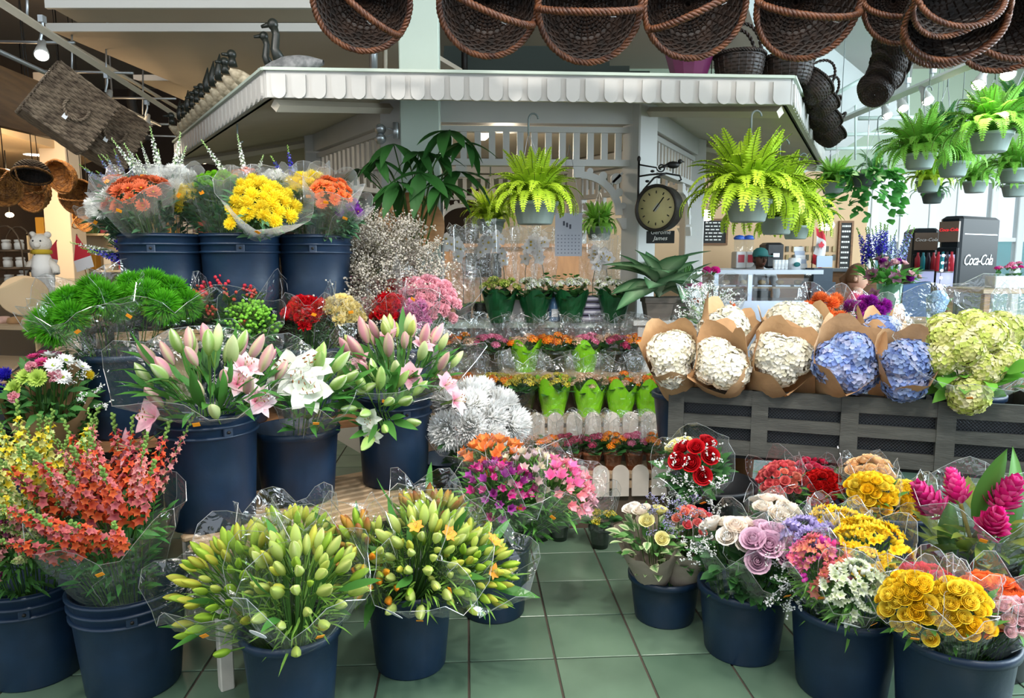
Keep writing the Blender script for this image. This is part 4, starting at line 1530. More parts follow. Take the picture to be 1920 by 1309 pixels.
for k, (b, px, py, D, rr, ms, n, lb) in enumerate((
        (bF3, 577, 580, 3.30, .085, CAR_R, 20, 'bright red carnation bouquet beside the green berries'),
        (bF3, 645, 580, 3.34, .085, CAR_Y, 18, 'pale yellow carnation bouquet between red and pink ones'),
        (bF3, 600, 545, 3.52, .07, CAR_Y, 8, 'cream carnation bouquet peeping over the red carnations'),
        (bF4, 692, 580, 3.46, .055, CAR_P, 9, 'narrow pink carnation bouquet beside the pale yellow one'),
        (bF4, 727, 572, 3.42, .065, CAR_R, 11, 'smaller red carnation bouquet among the pink carnations'),
        (bF4, 752, 540, 3.58, .075, CAR_R, 9, 'red carnation bouquet standing behind the pink-and-purple ones'),
        (bF4, 812, 552, 3.50, .13, CAR_P, 28, 'large pale pink carnation bouquet under a flaring clear sleeve'),
        (bF4, 783, 585, 3.40, .06, CAR_PS, 10, 'purple-edged carnation bouquet under the pale pink carnations'),
        (bF5, 662, 540, 3.66, .08, CAR_PK, 10, 'magenta carnation bouquet half hidden behind the yellow one'))):
    bouquet('carnation_bouquet', lb, b, ((px - 620) * .0006 if b is bF3 else (px - 745) * .0008, -.02 if k % 2 else .03), HP(px, py, D), rr,
            [I('bloom', ms, int(n * 1.3), 1.05, 1.35, 0, 0, 1.0, 0, 1.0)], 'cello', 'carnation bouquets', foliage=40, fol=('4a7048', '6a9068', .06, .1), over=.07 if k != 6 else .10, wr=1.2 if k != 6 else 1.45, dome=.8)
bouquet('caspia_bunch', 'dry grey-white caspia bunch rising in front of the money tree', bF5, (0, .03), HP(690, 500, 3.72), .27,
        [I('spray', SPRAY_C, 190, 1.0, 1.5, 0, .0, 1.0, -.10, .8)], None, foliage=120, fol=('6a7058', '8a8a70', .05, .1), cat='flower bunch', dome=.9)

# top shelf
TOPS = (
    ('bouquet of bronze orange daisies in frosted film', bT1, 255, 352, 3.10, .13, [I('bloom', DAISY_B, 22, .95, 1.2, 0, 0, .92, 0, 1.1)], .03),
    ('bouquet of white mums leaning out at the left of the top shelf', bT1, 190, 382, 3.12, .075, [I('bloom', MUM_W, 9, .9, 1.1, 0, 0, .9, 0, 1.2)], .02),
    ('bouquet of white mums behind the bronze daisies', bT1, 318, 330, 3.32, .10, [I('bloom', MUM_W, 14, .9, 1.1, 0, 0, .95, 0, 1.0)], .03),
    ('small bouquet of orange daisies at the back left of the top shelf', bT1, 205, 342, 3.3, .06, [I('bloom', DAISY_O, 7, .9, 1.1, 0, 0, .9, 0, 1)], .01),
    ('narrow bouquet of yellow mums beside the bronze daisies', bT2, 347, 362, 3.22, .06, [I('bloom', MUM_Y, 10, .9, 1.1, 0, 0, .95, 0, 1.1)], .04),
    ('bouquet of lime green button mums', bT2, 405, 334, 3.24, .085, [I('bloom', MUM_G, 34, 1, 1.25, 0, 0, .95, 0, 1.0)], .0),
    ('large bouquet of yellow mums facing the aisle', bT2, 498, 372, 3.12, .14, [I('bloom', MUM_Y, 30, .95, 1.25, .05, .1, .95, 0, 1.1), I('bloom', MUM_Y, 6, .9, 1.1, -.5, -.7, .35, -.01, 1.2)], .02),
    ('bouquet of yellow mums beside the orange daisies on the top shelf', bT3, 575, 340, 3.36, .08, [I('bloom', MUM_Y, 14, .95, 1.15, 0, 0, .95, 0, 1.0)], .05),
    ('bouquet of orange daisies at the end of the top shelf', bT3, 622, 352, 3.30, .095, [I('bloom', DAISY_O, 20, .9, 1.15, 0, 0, .95, 0, 1.1)], .03),
    ('bouquet of purple daisies in the last frosted sleeve of the top shelf', bT3, 655, 385, 3.34, .07, [I('bloom', DAISY_V, 9, .9, 1.1, 0, 0, .95, 0, 1.1)], .03),
    ('small bouquet of coral daisies behind the lime button mums', bT2, 455, 326, 3.46, .06, [I('bloom', DAISY_O, 9, .9, 1.1, 0, 0, .95, 0, 1)], .0),
    ('small bouquet of white mums behind the large yellow mums', bT2, 520, 336, 3.42, .055, [I('bloom', MUM_W, 7, .85, 1.0, 0, 0, .95, 0, 1)], .0),
)
for lb, b, px, py, D, rr, it, ov in TOPS:
    bouquet('mum_bouquet' if 'mum' in lb else 'daisy_bouquet', lb, b, ((px - {id(bT1): 260, id(bT2): 440, id(bT3): 610}[id(b)]) * .0007, .02 if D > 3.25 else -.04), HP(px, py, D), rr, it, 'frost', 'film-wrapped bouquets on the top shelf',
            foliage=70, fol=('3a6048', '55805a', .06, .3), over=ov + .02, wr=1.18, dome=.5, point=.04, crumple=.02)
for lb, b, px, py, D, ms, n, rr in (('tall white larkspur stems behind the bronze daisies', bT1, 290, 318, 3.36, LARK_W, 9, .12),
                                    ('pale blue larkspur stems at the back left of the top shelf', bT1, 218, 330, 3.38, LARK_L, 9, .09),
                                    ('thin white larkspur stems behind the yellow mums', bT2, 460, 320, 3.5, LARK_W, 3, .09),
                                    ('deep blue larkspur stems behind the white mums', bT3, 540, 330, 3.5, LARK_B, 3, .06)):
    bouquet('larkspur_bunch', lb, b, (0, .06), HP(px, py, D), rr, [I('flower_spike', ms, n, .6, 1.0, 0, 0, .95, -.03, .7)], None, foliage=20, cat='flower bunch',
            fol=('4a7040', '6a9058', .04, .2))
bouquet('larkspur_bunch', 'drooping blue and white larkspur hanging left of the top shelf buckets', bT1, (-.10, .02), HP(210, 452, 3.30), .06,
        [I('flower_spike', LARK_B, 5, .8, 1, 0, -.3, .8, -.09, 1.0), I('flower_spike', LARK_W, 6, .8, 1, -.2, .5, .9, -.04, .9)], None, foliage=20, cat='flower bunch', fol=('4a7040', '6a9058', .04, .2))

# mixed bouquet on the left edge
bouquet('mixed_bouquet', 'mixed bouquet of white daisies, blue mums and pink carnations in kraft paper', bMix, (-.02, 0), HP(90, 705, 2.72), .16,
        [I('bloom', DAISY_W, 5, 1.0, 1.25, .25, .2, .5, .01, 1.0), I('bloom', DAISY_P, 6, .9, 1.1, -.35, .45, .45, 0, 1), I('bloom', MUM_BL, 2, .95, 1.1, -.85, -.2, .18, -.01, 1.3),
         I('bloom', CAR_P, 3, .8, 1, -.2, -.35, .5, 0, 1.2), I('bloom', SPIDER, 3, .9, 1.1, -.35, -.35, .3, -.01, 1.2), I('bloom', MUM_Y, 3, .6, .8, .8, .55, .3, 0, 1.0),
         I('spray', SPRAY_W, 8, .7, .9, .6, .1, .5, -.04, 1)], 'kraft', foliage=120, fol=('2f5a30', '48803e', .07, .35), over=-.06, wr=.95, lean=0)

# front: green lily buds in clear printed sleeves
def bud_bouquet(lb, b, dx, dy, px, py, D, rr, mixes, over=.02, oval=False, lily=0):
    it = []
    for ms, n, ox, oy, r2 in mixes:
        it.append(I('bud', ms, n, .9, 1.25, ox, oy, r2, -.03, 1.15))
    if lily:
        it.append(I('lily', LILY_O, lily, .5, .7, .1, .1, .5, .01, 1.0))
    return bouquet('lily_bud_bouquet', lb, b, (dx, dy), HP(px, py, D), rr, it, 'cello', 'green lily bud bouquets', foliage=60, fol=('5a8a36', '86b04a', .07, .10), over=over,
                   leaves=LEAF_L, nleaf=8, oval=oval, crumple=.07, wr=1.12, point=.06)


bud_bouquet('lime lily bud bouquet above the white bench leg', bG, -.05, .03, 415, 1060, 2.06, .165, ((BUD_G, 62, 0, 0, 1),), .02)
bud_bouquet('lily bud bouquet with pale fat buds and an oval label', bG, .03, -.03, 565, 1070, 1.98, .15, ((BUD_PALE, 26, .1, -.1, .9), (BUD_G, 24, 0, .3, .9)), .02, True)
bud_bouquet('lime lily bud bouquet standing highest, against the slatted bench', bG, 0, .08, 540, 985, 2.26, .12, ((BUD_G, 36, 0, 0, 1),), .05)
bud_bouquet('dark red and lime lily bud bouquet between the two front buckets', bH, -.08, 0, 655, 1030, 2.22, .125, ((BUD_RED, 22, -.2, .3, .7), (BUD_G, 18, .1, 0, .9), (BUD_OR, 10, .5, -.6, .45)), .02)
bud_bouquet('pale yellow lily bud bouquet over the smooth black bucket', bH, 0, -.02, 800, 1030, 2.24, .165, ((BUD_PALE, 36, 0, 0, .95), (BUD_G, 24, 0, .2, 1)), .02, True, 2)
bud_bouquet('bronze and lime lily bud bouquet at the back of the front row', bH, .02, .08, 815, 955, 2.52, .13, ((BUD_RED, 22, .0, .2, .8), (BUD_G, 22, 0, 0, 1)), .05)
bud_bouquet('lime lily bud bouquet leaning into the aisle', bH, .08, .0, 905, 1050, 2.30, .135, ((BUD_G, 48, 0, 0, 1),), .04, False, 2)

# white pompon mums and alstroemeria
MUM_BIG = var('bloom/mumbig', lambda i: f_mum('ffffff', 'f6f7f0', .07, 430, i + 40, -.6))
bouquet('pompon_mum_bouquet', 'big white pompon mums in a clear sleeve beside the lime pots', bM, (0, 0), HP(893, 782, 3.10), .19,
        [I('bloom', MUM_BIG, 11, 1.15, 1.35, 0, 0, .86, 0, 1.0)], 'cello', foliage=70, fol=('2f5230', '446e40', .07, .4), over=-.02, wr=1.05)
bouquet('alstroemeria_bouquet', 'peach and orange alstroemeria bouquet in front of the white mums', bI, (-.02, .05), HP(925, 850, 2.86), .115,
        [I('bloom', ALS_O, 24, 1.2, 1.55, 0, 0, .95, 0, 1.1)], 'cello', foliage=60, over=.04, fol=('3f7030', '5f9848', .07, .2))
bouquet('alstroemeria_bouquet', 'magenta and purple alstroemeria bouquet over the ribbed bucket', bI, (-.02, -.04), HP(938, 905, 2.68), .13,
        [I('bloom', ALS_M, 40, 1.1, 1.5, 0, 0, .95, -.01, 1.2)], 'cello', foliage=110, over=-.01, fol=('3f7030', '5f9848', .07, .2))
bouquet('alstroemeria_bouquet', 'pale green-white alstroemeria bouquet in the middle', bI, (.03, .03), HP(1005, 880, 2.78), .15,
        [I('bloom', ALS_W, 46, 1.05, 1.45, 0, 0, .95, -.01, 1.1)], 'cello', foliage=160, over=.02, fol=('3f7830', '6aa84a', .07, .2))
bouquet('alstroemeria_bouquet', 'bright pink alstroemeria bouquet leaning over the aisle', bI, (.06, -.02), HP(1068, 905, 2.72), .12,
        [I('bloom', ALS_P, 36, 1.1, 1.6, .15, .1, .95, -.01, 1.3)], 'cello', foliage=70, over=.03, fol=('3f7830', '6aa84a', .07, .2))

# ------------------------------------------------------------------ bouquets, right side
HYD_W = var('hydrangea_head/w', lambda i: f_hydrangea(('f2eede', 'e9e4cc', 'f6f4ea'), .075, 240, i))
HYD_B = var('hydrangea_head/b', lambda i: f_hydrangea(('8fa8dc', 'a8bce4', '7d94d0', 'b9c0e0'), .075, 240, i + 3))
HYD_G = var('hydrangea_head/g', lambda i: f_hydrangea(('e6e49a', 'd6dc80', 'f2eec0', 'c8d66a'), .075, 260, i + 6))
ROSE_R = var('rose/r', lambda i: f_rose('c0101c', '8a0812', .030, 1.0, i))
ROSE_CO = var('rose/co', lambda i: f_rose(('f0807c', 'e86a70', 'f29a80')[i], 'd85058', .019, .8, i))
ROSE_PK = var('rose/pk', lambda i: f_rose(('e8486e', 'd83058', 'f0708a')[i], 'b82048', .018, .8, i))
ROSE_RD = var('rose/rd', lambda i: f_rose('d01818', '9a0a10', .020, .8, i))
ROSE_Y = var('rose/y', lambda i: f_rose(('ffde38', 'ffd428', 'ffe650')[i], 'fcc422', .023, .6, i))
ROSE_PE = var('rose/pe', lambda i: f_rose('fad2a0', 'f4b878', .026, .8, i))
ROSE_W = var('rose/w', lambda i: f_rose(('fbf2e4', 'f8e8da', 'fdf8f0')[i], 'f2dcc4', .034, 1.0, i))
ROSE_L = var('rose/l', lambda i: f_rose('e6c0d4', 'cf9cbc', .036, 1.1, i))
ROSE_O = var('rose/o', lambda i: f_rose('f87a3c', 'e85820', .024, 1.0, i))
ROSE_CR = var('rose/cr', lambda i: f_rose('f6efb0', 'e8dc88', .028, .9, i))
ROSE_LP = var('rose/lp', lambda i: f_rose('f4c8cc', 'e8a8b0', .018, .8, i))
FRE_Y = var('bloom/frey', lambda i: f_freesia('ffe03a', 'fdc820', .017, i))
FRE_L = var('bloom/frel', lambda i: f_freesia('b8a8e0', 'd8d0f0', .017, i))
FRE_P = var('bloom/frep', lambda i: f_freesia(('e84890', 'f07888', 'd040a8')[i], 'f8c880', .018, i))
FRE_W = var('bloom/frew', lambda i: f_freesia('f4f6e8', 'd4e4a0', .016, i))
DAHL_O = var('bloom/dahlo', lambda i: f_mum('f5874a', 'e86a2c', .05, 150, i))
DAHL_V = var('bloom/dahlv', lambda i: f_mum(('9a1ea0', 'c838b8', 'a820a0')[i], '74107c', .05, 140, i))
GING = var('ginger_flower/a', lambda i: f_ginger('e8288a', 'b81468', .13, .042, i), 2)
BIGLEAF = [M(f'leaf/big{i}', lambda i=i: g_leaf(.34, .10, '3a6a28', '5f9440', -.12 - .25 * i, .12, 7, '4a7a34', 4), PLANT) for i in range(2)]
VARLEAF = [M(f'leaf/var{i}', lambda i=i: g_leaf(.055, .034, '3f7a38', '5a9048', -.2 - .2 * i, .1, 4, 'dfe6b8', 4), PLANT) for i in range(2)]

HYD = (
    ('white hydrangea bouquet in kraft paper closest to the kiosk', HB[0], 1258, 668, 3.26, .105, HYD_W, 3),
    ('white hydrangea bouquet in kraft paper hanging lowest over the trough edge', HB[1], 1348, 683, 3.20, .115, HYD_W, 3),
    ('white hydrangea bouquet in kraft paper beside the blue hydrangeas', HB[1], 1462, 676, 3.16, .118, HYD_W, 3),
    ('white hydrangea bouquet at the back of the trough on the kiosk side', HB[0], 1362, 612, 3.50, .115, HYD_W, 3),
    ('white hydrangea bouquet at the back of the trough behind the blue one', HB[2], 1492, 614, 3.44, .13, HYD_W, 4),
    ('large blue hydrangea bouquet in kraft paper', HB[2], 1583, 675, 3.05, .115, HYD_B, 3),
    ('smaller blue hydrangea bouquet beside the yellow-green hydrangeas', HB[3], 1695, 688, 2.98, .098, HYD_B, 3),
    ('blue hydrangea bouquet half hidden behind the other blue ones', HB[3], 1655, 632, 3.26, .08, HYD_B, 2),
)
for k, (lb, b, px, py, D, rr, ms, n) in enumerate(HYD):
    c = P(px, py, D)
    bouquet('hydrangea_bouquet', lb, b, ((c.x - b[0].x) * .4, -.03), c, rr, [I('hydrangea_head', ms, n, 1.12, 1.35, 0, -.15, .5, .015, 1.0)], 'kraft', 'hydrangea bouquets in the trough',
            foliage=0, leaves=LEAF_H, nleaf=0, over=.12, wr=1.2, point=.08, rk=.85, fd=1.2, dome=.5, crumple=.03, lean=1, sticker=k % 2 == 0)
bouquet('hydrangea_bouquet', 'yellow-green hydrangea bouquet in clear film', HB[4], (0, 0), P(1815, 652, 2.92), .185,
        [I('hydrangea_head', HYD_G, 11, .9, 1.2, 0, 0, .9, 0, 1.0)], 'cello', 'hydrangea bouquets in the trough', foliage=20, fol=('4a8a2e', '6fae3e', .08, .6), leaves=LEAF_H, nleaf=22, over=.14, rk=.7, fd=.8, wr=1.2)
bouquet('hydrangea_bouquet', 'pale green hydrangea bouquet at the right edge of the trough', HB[4], (.04, .02), P(1912, 630, 3.05), .12,
        [I('hydrangea_head', HYD_G, 4, .8, 1.0, 0, 0, .9, 0, 1.0)], 'cello', 'hydrangea bouquets in the trough', foliage=10, fol=('4a8a2e', '6fae3e', .08, .6), leaves=LEAF_H, nleaf=8, over=.14, rk=.7)

# vases and bunches standing behind the trough on a side table
STZ = .86
tb = thing('side_table', 'long wooden side table behind the hydrangea trough', 'table', T(1.98, 4.02, 0) @ R('Z', -6))
ob('table_top', mesh('table_top', bbox(1.9, .55, .035, .004), mat('grey_table_wood', '8c7a66', .6, noise=.25, nscale=4, stretch=(1, 10, 10)), False), tb, T(0, 0, STZ - .035))
for x in (-.88, .88):
    for y in (-.22, .22):
        ob('leg', M('leg/sidetable', lambda: bbox(.05, .05, STZ - .035, .004), WOOD_B, False), tb, T(x, y, 0))
VB = []
for px, D, lb, w in ((1545, 3.92, 'clear vase of orange dahlias behind the hydrangeas', 60), (1628, 3.9, 'clear vase of purple dahlias behind the hydrangeas', 60), (1330, 4.05, 'clear vase of mixed white blooms behind the white hydrangeas', 62)):
    c = P(px, 610, D)
    t = thing('glass_vase', lb, 'vase', T(c.x, D, STZ), 'clear vases on the side table')
    h = .21
    ob('body', M('vase/a', lambda: lathe([(.001, .004), (.055, .004), (.058, 0), (.06, .01), (.062, .12), (.075, .21), (.072, .21), (.058, .12), (.054, .014), (.001, .014)], 24), GLASS), t)
    ob('water', M('water/a', lambda: lathe([(.001, .016), (.052, .016), (.056, .10), (.001, .10)], 20), film_mat('vase_water', 'd8efe8', .8, .02, .06)), t)
    VB.append((Vector((c.x, D, STZ)), .07, h))
bouquet('dahlia_bouquet', 'orange dahlia bouquet behind the blue hydrangeas', VB[0], (0, 0), P(1548, 578, 3.82), .11, [I('bloom', DAHL_O, 7, .8, 1.0, 0, 0, .9, 0, 1.0)], 'cello', foliage=16, over=.03, fd=.5)
bouquet('dahlia_bouquet', 'purple and magenta dahlia bouquet behind the blue hydrangeas', VB[1], (0, 0), P(1628, 582, 3.80), .10, [I('bloom', DAHL_V, 8, .8, 1.0, 0, 0, .9, 0, 1.0)], 'cello', foliage=20, over=.0, fd=.6)
bouquet('mixed_bouquet', 'small white and green bouquet in clear film behind the white hydrangeas', VB[2], (0, 0), P(1335, 575, 3.95), .13,
        [I('spray', SPRAY_W, 22, 1.0, 1.3, 0, 0, .95, -.05, .8), I('bloom', DAISY_O, 3, .8, 1, .8, -.1, .3, 0, 1)], 'cello', foliage=30, over=.09, fol=('7a9a70', 'a8c090', .05, .3))

# roses and others in floor buckets
bouquet('kraft_bouquet', 'grey kraft bouquet with variegated leaves and a white rose', bK, (-.03, 0), P(1215, 985, 2.68), .125,
        [I('rose', ROSE_W, 2, .9, 1.0, -.2, .5, .3, .0, .5), I('rose', ROSE_CR, 3, .8, .95, .2, -.2, .5, -.01, .8), I('spray', SPRAY_L, 8, .8, 1.0, .5, .3, .6, -.04, .6)], 'greykraft', 'grey kraft bouquets',
        foliage=20, fol=('3a6a34', '5c8c48', .05, .5), leaves=VARLEAF, nleaf=46, over=-.04, wr=1.0, rk=.55, fd=.5, sticker=False)
bouquet('kraft_bouquet', 'grey kraft bouquet with coral roses and lilac statice', bK, (.05, 0), P(1297, 985, 2.68), .10,
        [I('rose', ROSE_CO, 14, .8, 1.0, .1, .1, .7, .01, .8), I('spray', SPRAY_L, 14, .8, 1.0, -.2, .2, .9, -.04, .8)], 'greykraft', 'grey kraft bouquets',
        foliage=14, fol=('2f5f34', '4a8040', .05, .5), leaves=LEAF_R, nleaf=22, over=-.04, wr=1.0, rk=.5, fd=.5, sticker=False)
bouquet('rose_bouquet', 'large lilac pink rose bouquet with baby breath', bL, (.03, -.03), P(1440, 1035, 2.36), .105,
        [I('rose', ROSE_L, 7, .95, 1.12, -.1, .1, .72, .01, .8), I('spray', SPRAY_W, 20, .8, 1.0, .45, -.45, .7, -.04, 1.2)], 'cello', foliage=50, leaves=LEAF_R, nleaf=14, over=.0, fol=('2a5230', '41703c', .06, .5))
bouquet('rose_bouquet', 'cream rose bouquet at the front with baby breath', bL, (-.04, 0), P(1368, 1015, 2.42), .095,
        [I('rose', ROSE_W, 6, .9, 1.05, .1, .2, .7, .01, .8), I('spray', SPRAY_W, 10, .7, .9, -.7, .1, .5, -.04, 1.0)], 'cello', foliage=50, leaves=LEAF_R, nleaf=16, over=.03, fol=('2a5230', '41703c', .06, .5))
bouquet('rose_bouquet', 'white rose bouquet standing behind the lilac roses', bL, (.03, .06), P(1450, 965, 2.60), .085,
        [I('rose', ROSE_W, 8, .9, 1.05, 0, .1, .8, .01, .8)], 'cello', foliage=40, leaves=LEAF_R, nleaf=14, over=.03, fol=('2a5230', '41703c', .06, .5))
bouquet('rose_bouquet', 'red rose bouquet with cream roses and baby breath', bMm, (-.06, -.03), P(1300, 868, 2.84), .12,
        [I('rose', ROSE_R, 7, .95, 1.1, .15, -.1, .62, .02, .9), I('rose', ROSE_CR, 4, .95, 1.1, -.35, .75, .35, .01, .5), I('spray', SPRAY_W, 22, .8, 1.0, -.1, -.3, .9, -.04, 1.0)], 'cello',
        foliage=50, leaves=LEAF_R, nleaf=12, over=.02, fol=('2a5230', '41703c', .06, .5), fd=.6)
bouquet('rose_bouquet', 'coral pink spray rose bouquet in silver-white film', bO, (-.07, 0), P(1458, 893, 2.98), .085, [I('rose', ROSE_CO, 34, .8, 1.05, 0, 0, .95, .0, .9)], 'cello', foliage=16, over=.03, fd=.7, dome=.7)
bouquet('rose_bouquet', 'deep red spray rose bouquet under the hydrangea trough', bO, (.03, -.03), P(1545, 905, 2.94), .078, [I('rose', ROSE_RD, 30, .8, 1.05, 0, 0, .95, .0, .9)], 'cello', foliage=16, over=.03, fd=.7, dome=.7)
bouquet('rose_bouquet', 'pink spray rose bouquet behind the deep red spray roses', bO, (.03, .05), P(1522, 878, 3.08), .085, [I('rose', ROSE_PK, 28, .8, 1.05, 0, 0, .95, .0, .9)], 'cello', foliage=10, over=.04, fd=.6, dome=.7)
bouquet('rose_bouquet', 'yellow rose bouquet in the middle of the thick-rimmed bucket', bP, (-.05, -.03), P(1632, 918, 2.70), .082, [I('rose', ROSE_Y, 32, .85, 1.1, 0, 0, .95, .0, .9)], 'cello', foliage=16, over=.02, fd=.85, dome=.7)
bouquet('rose_bouquet', 'yellow rose bouquet at the table leg side of the thick-rimmed bucket', bP, (.07, -.02), P(1707, 928, 2.72), .078, [I('rose', ROSE_Y, 30, .85, 1.1, 0, 0, .95, .0, .9)], 'cello', foliage=16, over=.02, fd=.85, dome=.7)
bouquet('rose_bouquet', 'pale peach rose bouquet behind the yellow roses', bP, (-.04, .05), P(1628, 878, 2.86), .08, [I('rose', ROSE_PE, 16, .85, 1.05, 0, 0, .95, .0, .8)], 'cello', foliage=14, over=.0, dome=.7)
bouquet('freesia_bouquet', 'lilac freesia bouquet beside the roses', bN, (-.07, .03), P(1515, 1003, 2.32), .075, [I('bloom', FRE_L, 18, .9, 1.15, 0, 0, .95, 0, .9)], 'cello', foliage=40, over=.03, fol=('3a6a34', '6a9a48', .06, .15))
bouquet('freesia_bouquet', 'pink freesia bouquet below the lilac freesias', bN, (-.06, -.05), P(1532, 1048, 2.18), .07, [I('bloom', FRE_P, 16, .9, 1.15, 0, 0, .95, 0, 1.1)], 'cello', foliage=50, over=.0, fol=('3a6a34', '6a9a48', .06, .15), fd=.7)
bouquet('freesia_bouquet', 'yellow freesia bouquet nearest the front', bN, (.05, -.02), P(1630, 1015, 2.22), .10, [I('bloom', FRE_Y, 28, .9, 1.2, 0, 0, .95, 0, 1.0)], 'cello', foliage=60, over=.03, fol=('4a7a34', '7aa448', .06, .15), fd=.7)
bouquet('freesia_bouquet', 'orange-yellow freesia bouquet behind the other freesias', bN, (.0, .07), P(1570, 980, 2.40), .075, [I('bloom', FRE_Y, 16, .9, 1.15, 0, 0, .95, 0, .9)], 'cello', foliage=40, over=.03, fol=('4a7a34', '7aa448', .06, .15))
bouquet('freesia_bouquet', 'white freesia bouquet with green buds low in the bucket', bN, (.0, -.08), P(1600, 1098, 2.08), .075, [I('bloom', FRE_W, 18, .9, 1.1, 0, 0, .95, 0, 1.1)], 'cello', foliage=40, over=.02, fol=('3a6a34', '6a9a48', .06, .15), fd=.8, oval=True)
bouquet('rose_bouquet', 'yellow rosebud bouquet leftmost in the corner bucket', bR, (-.08, -.03), P(1705, 1118, 1.96), .078, [I('rose', ROSE_Y, 36, .8, 1.0, 0, 0, .98, .0, .7)], 'cello', 'roses in the corner bucket', foliage=10, over=.02, fd=.8, dome=.8)
bouquet('rose_bouquet', 'yellow rosebud bouquet in the middle of the corner bucket', bR, (.0, -.05), P(1797, 1128, 1.92), .075, [I('rose', ROSE_Y, 34, .8, 1.0, 0, 0, .98, .0, .7)], 'cello', 'roses in the corner bucket', foliage=10, over=.02, fd=.8, dome=.8)
bouquet('rose_bouquet', 'red and hot pink rose bouquet behind the yellow rosebuds', bR, (-.02, .06), P(1738, 1092, 2.08), .08, [I('rose', var('rose/hp', lambda i: f_rose(('e02850', 'd81840', 'e83870')[i], 'a81038', .027, .9, i)), 11, .85, 1.05, 0, 0, .95, .0, .7)], 'cello', 'roses in the corner bucket', foliage=10, over=.02)
bouquet('rose_bouquet', 'vivid orange rose bouquet in the corner bucket', bR, (.08, .0), P(1858, 1112, 2.02), .085, [I('rose', ROSE_O, 22, .85, 1.05, 0, 0, .98, .0, .8)], 'cello', 'roses in the corner bucket', foliage=10, over=.03, fd=.7)
bouquet('rose_bouquet', 'pale pink spray rose bouquet at the lower right edge', bR, (.11, -.05), P(1908, 1150, 1.94), .06, [I('rose', ROSE_LP, 20, .85, 1.05, 0, 0, .95, .0, .8)], 'cello', 'roses in the corner bucket', foliage=10, over=.02, fd=.7)
tr = bouquet('tropical_bouquet', 'pink ginger flowers with broad glossy leaves in clear film', bQ, (0, 0), P(1842, 950, 2.40), .15,
             [I('ginger_flower', GING, 5, .9, 1.15, 0, .05, .85, -.05, .7)], 'cello', foliage=24, fol=('4a6a28', '7a8a3a', .12, .35), over=.05, rk=.75)
q = random.Random(5)
for i, (u, v, w, ang) in enumerate(((.0, .02, .12, 80), (.08, .03, .05, 62), (-.06, .05, .0, 110), (.1, -.05, -.03, 50), (-.02, -.09, -.10, 100), (-.13, .0, -.02, 125), (.05, -.1, -.12, 70))):
    a = math.radians(ang)
    ob('leaf', BIGLEAF[i % 2], tr, T(u, v, .34 + w) @ along(Vector((math.cos(a), q.uniform(-.3, .1), math.sin(a))), q.uniform(-.8, .8) + 1.2) @ S(q.uniform(.75, 1.0)))

# ------------------------------------------------------------------ tiered plant stand in front of the kiosk
x0, x1 = P(800, 780, 4.0).x, P(1262, 780, 4.0).x
pm = R('Z', YAW)
ts = thing('tiered_plant_stand', 'pale wooden three-step plant stand in front of the kiosk', 'plant stand', T((x0 + x1) / 2, 4.0, 0) @ pm)
SW = x1 - x0 + .1
PLK = mat('pale_pine_plank', 'c4a888', .65, noise=.2, nscale=4, stretch=(1, 10, 10))
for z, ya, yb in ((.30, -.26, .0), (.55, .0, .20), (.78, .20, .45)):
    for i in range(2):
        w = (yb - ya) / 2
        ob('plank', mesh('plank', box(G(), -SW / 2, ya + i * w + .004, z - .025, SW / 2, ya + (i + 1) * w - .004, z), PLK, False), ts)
    ob('riser', mesh('riser', box(G(), -SW / 2, ya + .006, 0, SW / 2, ya + .02, z - .025), mat('shadow_riser', '5a4a3c', .8), False), ts)  # risers in a darker brown than the planks
pk = G()
prism(pk, [(-.045, 0), (.045, 0), (.045, .125)] + [(.045 * math.cos(math.radians(a)), .125 + .045 * math.sin(math.radians(a))) for a in range(0, 181, 18)][1:-1] + [(-.045, .125)], -.008, .008)
PICK = mesh('picket', pk, mat('off_white_picket', 'ddd2c6', .6, noise=.12, nscale=9), False)
for z, y, x_ in ((.42, -.012, 1252), (.185, -.274, 1246)):
    lbl = 'upper white rounded picket edging across the plant stand' if z > .3 else 'lower white rounded picket edging above the floor pots'
    pe = thing('picket_edging', lbl, 'edging', T((x0 + x1) / 2, 4.0, 0) @ pm, 'picket edgings')
    n = 12
    for i in range(n):
        ob('picket', PICK, pe, T(SW / 2 - .075 - i * .107, y, z))
    ob('batten', mesh('batten', box(G(), -SW / 2, y + .008, z + .04, SW / 2, y + .016, z + .08), PLK, False), pe)

# ------------------------------------------------------------------ kalanchoe pots
def umb(key, cols, seed0=0, bud=.1):
    return var('flower_head/' + key, lambda i: f_umbel(cols, .030, 36, i + seed0, .0085, True, bud))


U_OR, U_PK, U_DK, U_Y, U_W, U_PE, U_GY = (umb('or', ('f58a14', 'f0740c', 'fba028')), umb('pk', ('e878a0', 'f090b0', 'd8608c')), umb('dk', ('a83058', 'c04870', '8a2048')),
                                          umb('y', ('e8d040', 'f0dc60', 'c8c850'), 0, .5), umb('w', ('f4f6ea', 'dce8b8', 'ffffff'), 0, .35), umb('pe', ('e8c0a0', 'd8a888', 'f0d0b8'), 0, .5), umb('gy', ('c8d860', 'e8e488', 'a8c848'), 0, .6))
KLEAF = [M(f'leaf/kal{i}', lambda i=i: g_leaf(.055, .042, '2f5f30', '4a8444', -.1 - .15 * i, .1, 4, None, 2, 1.0), PLANT) for i in range(2)]


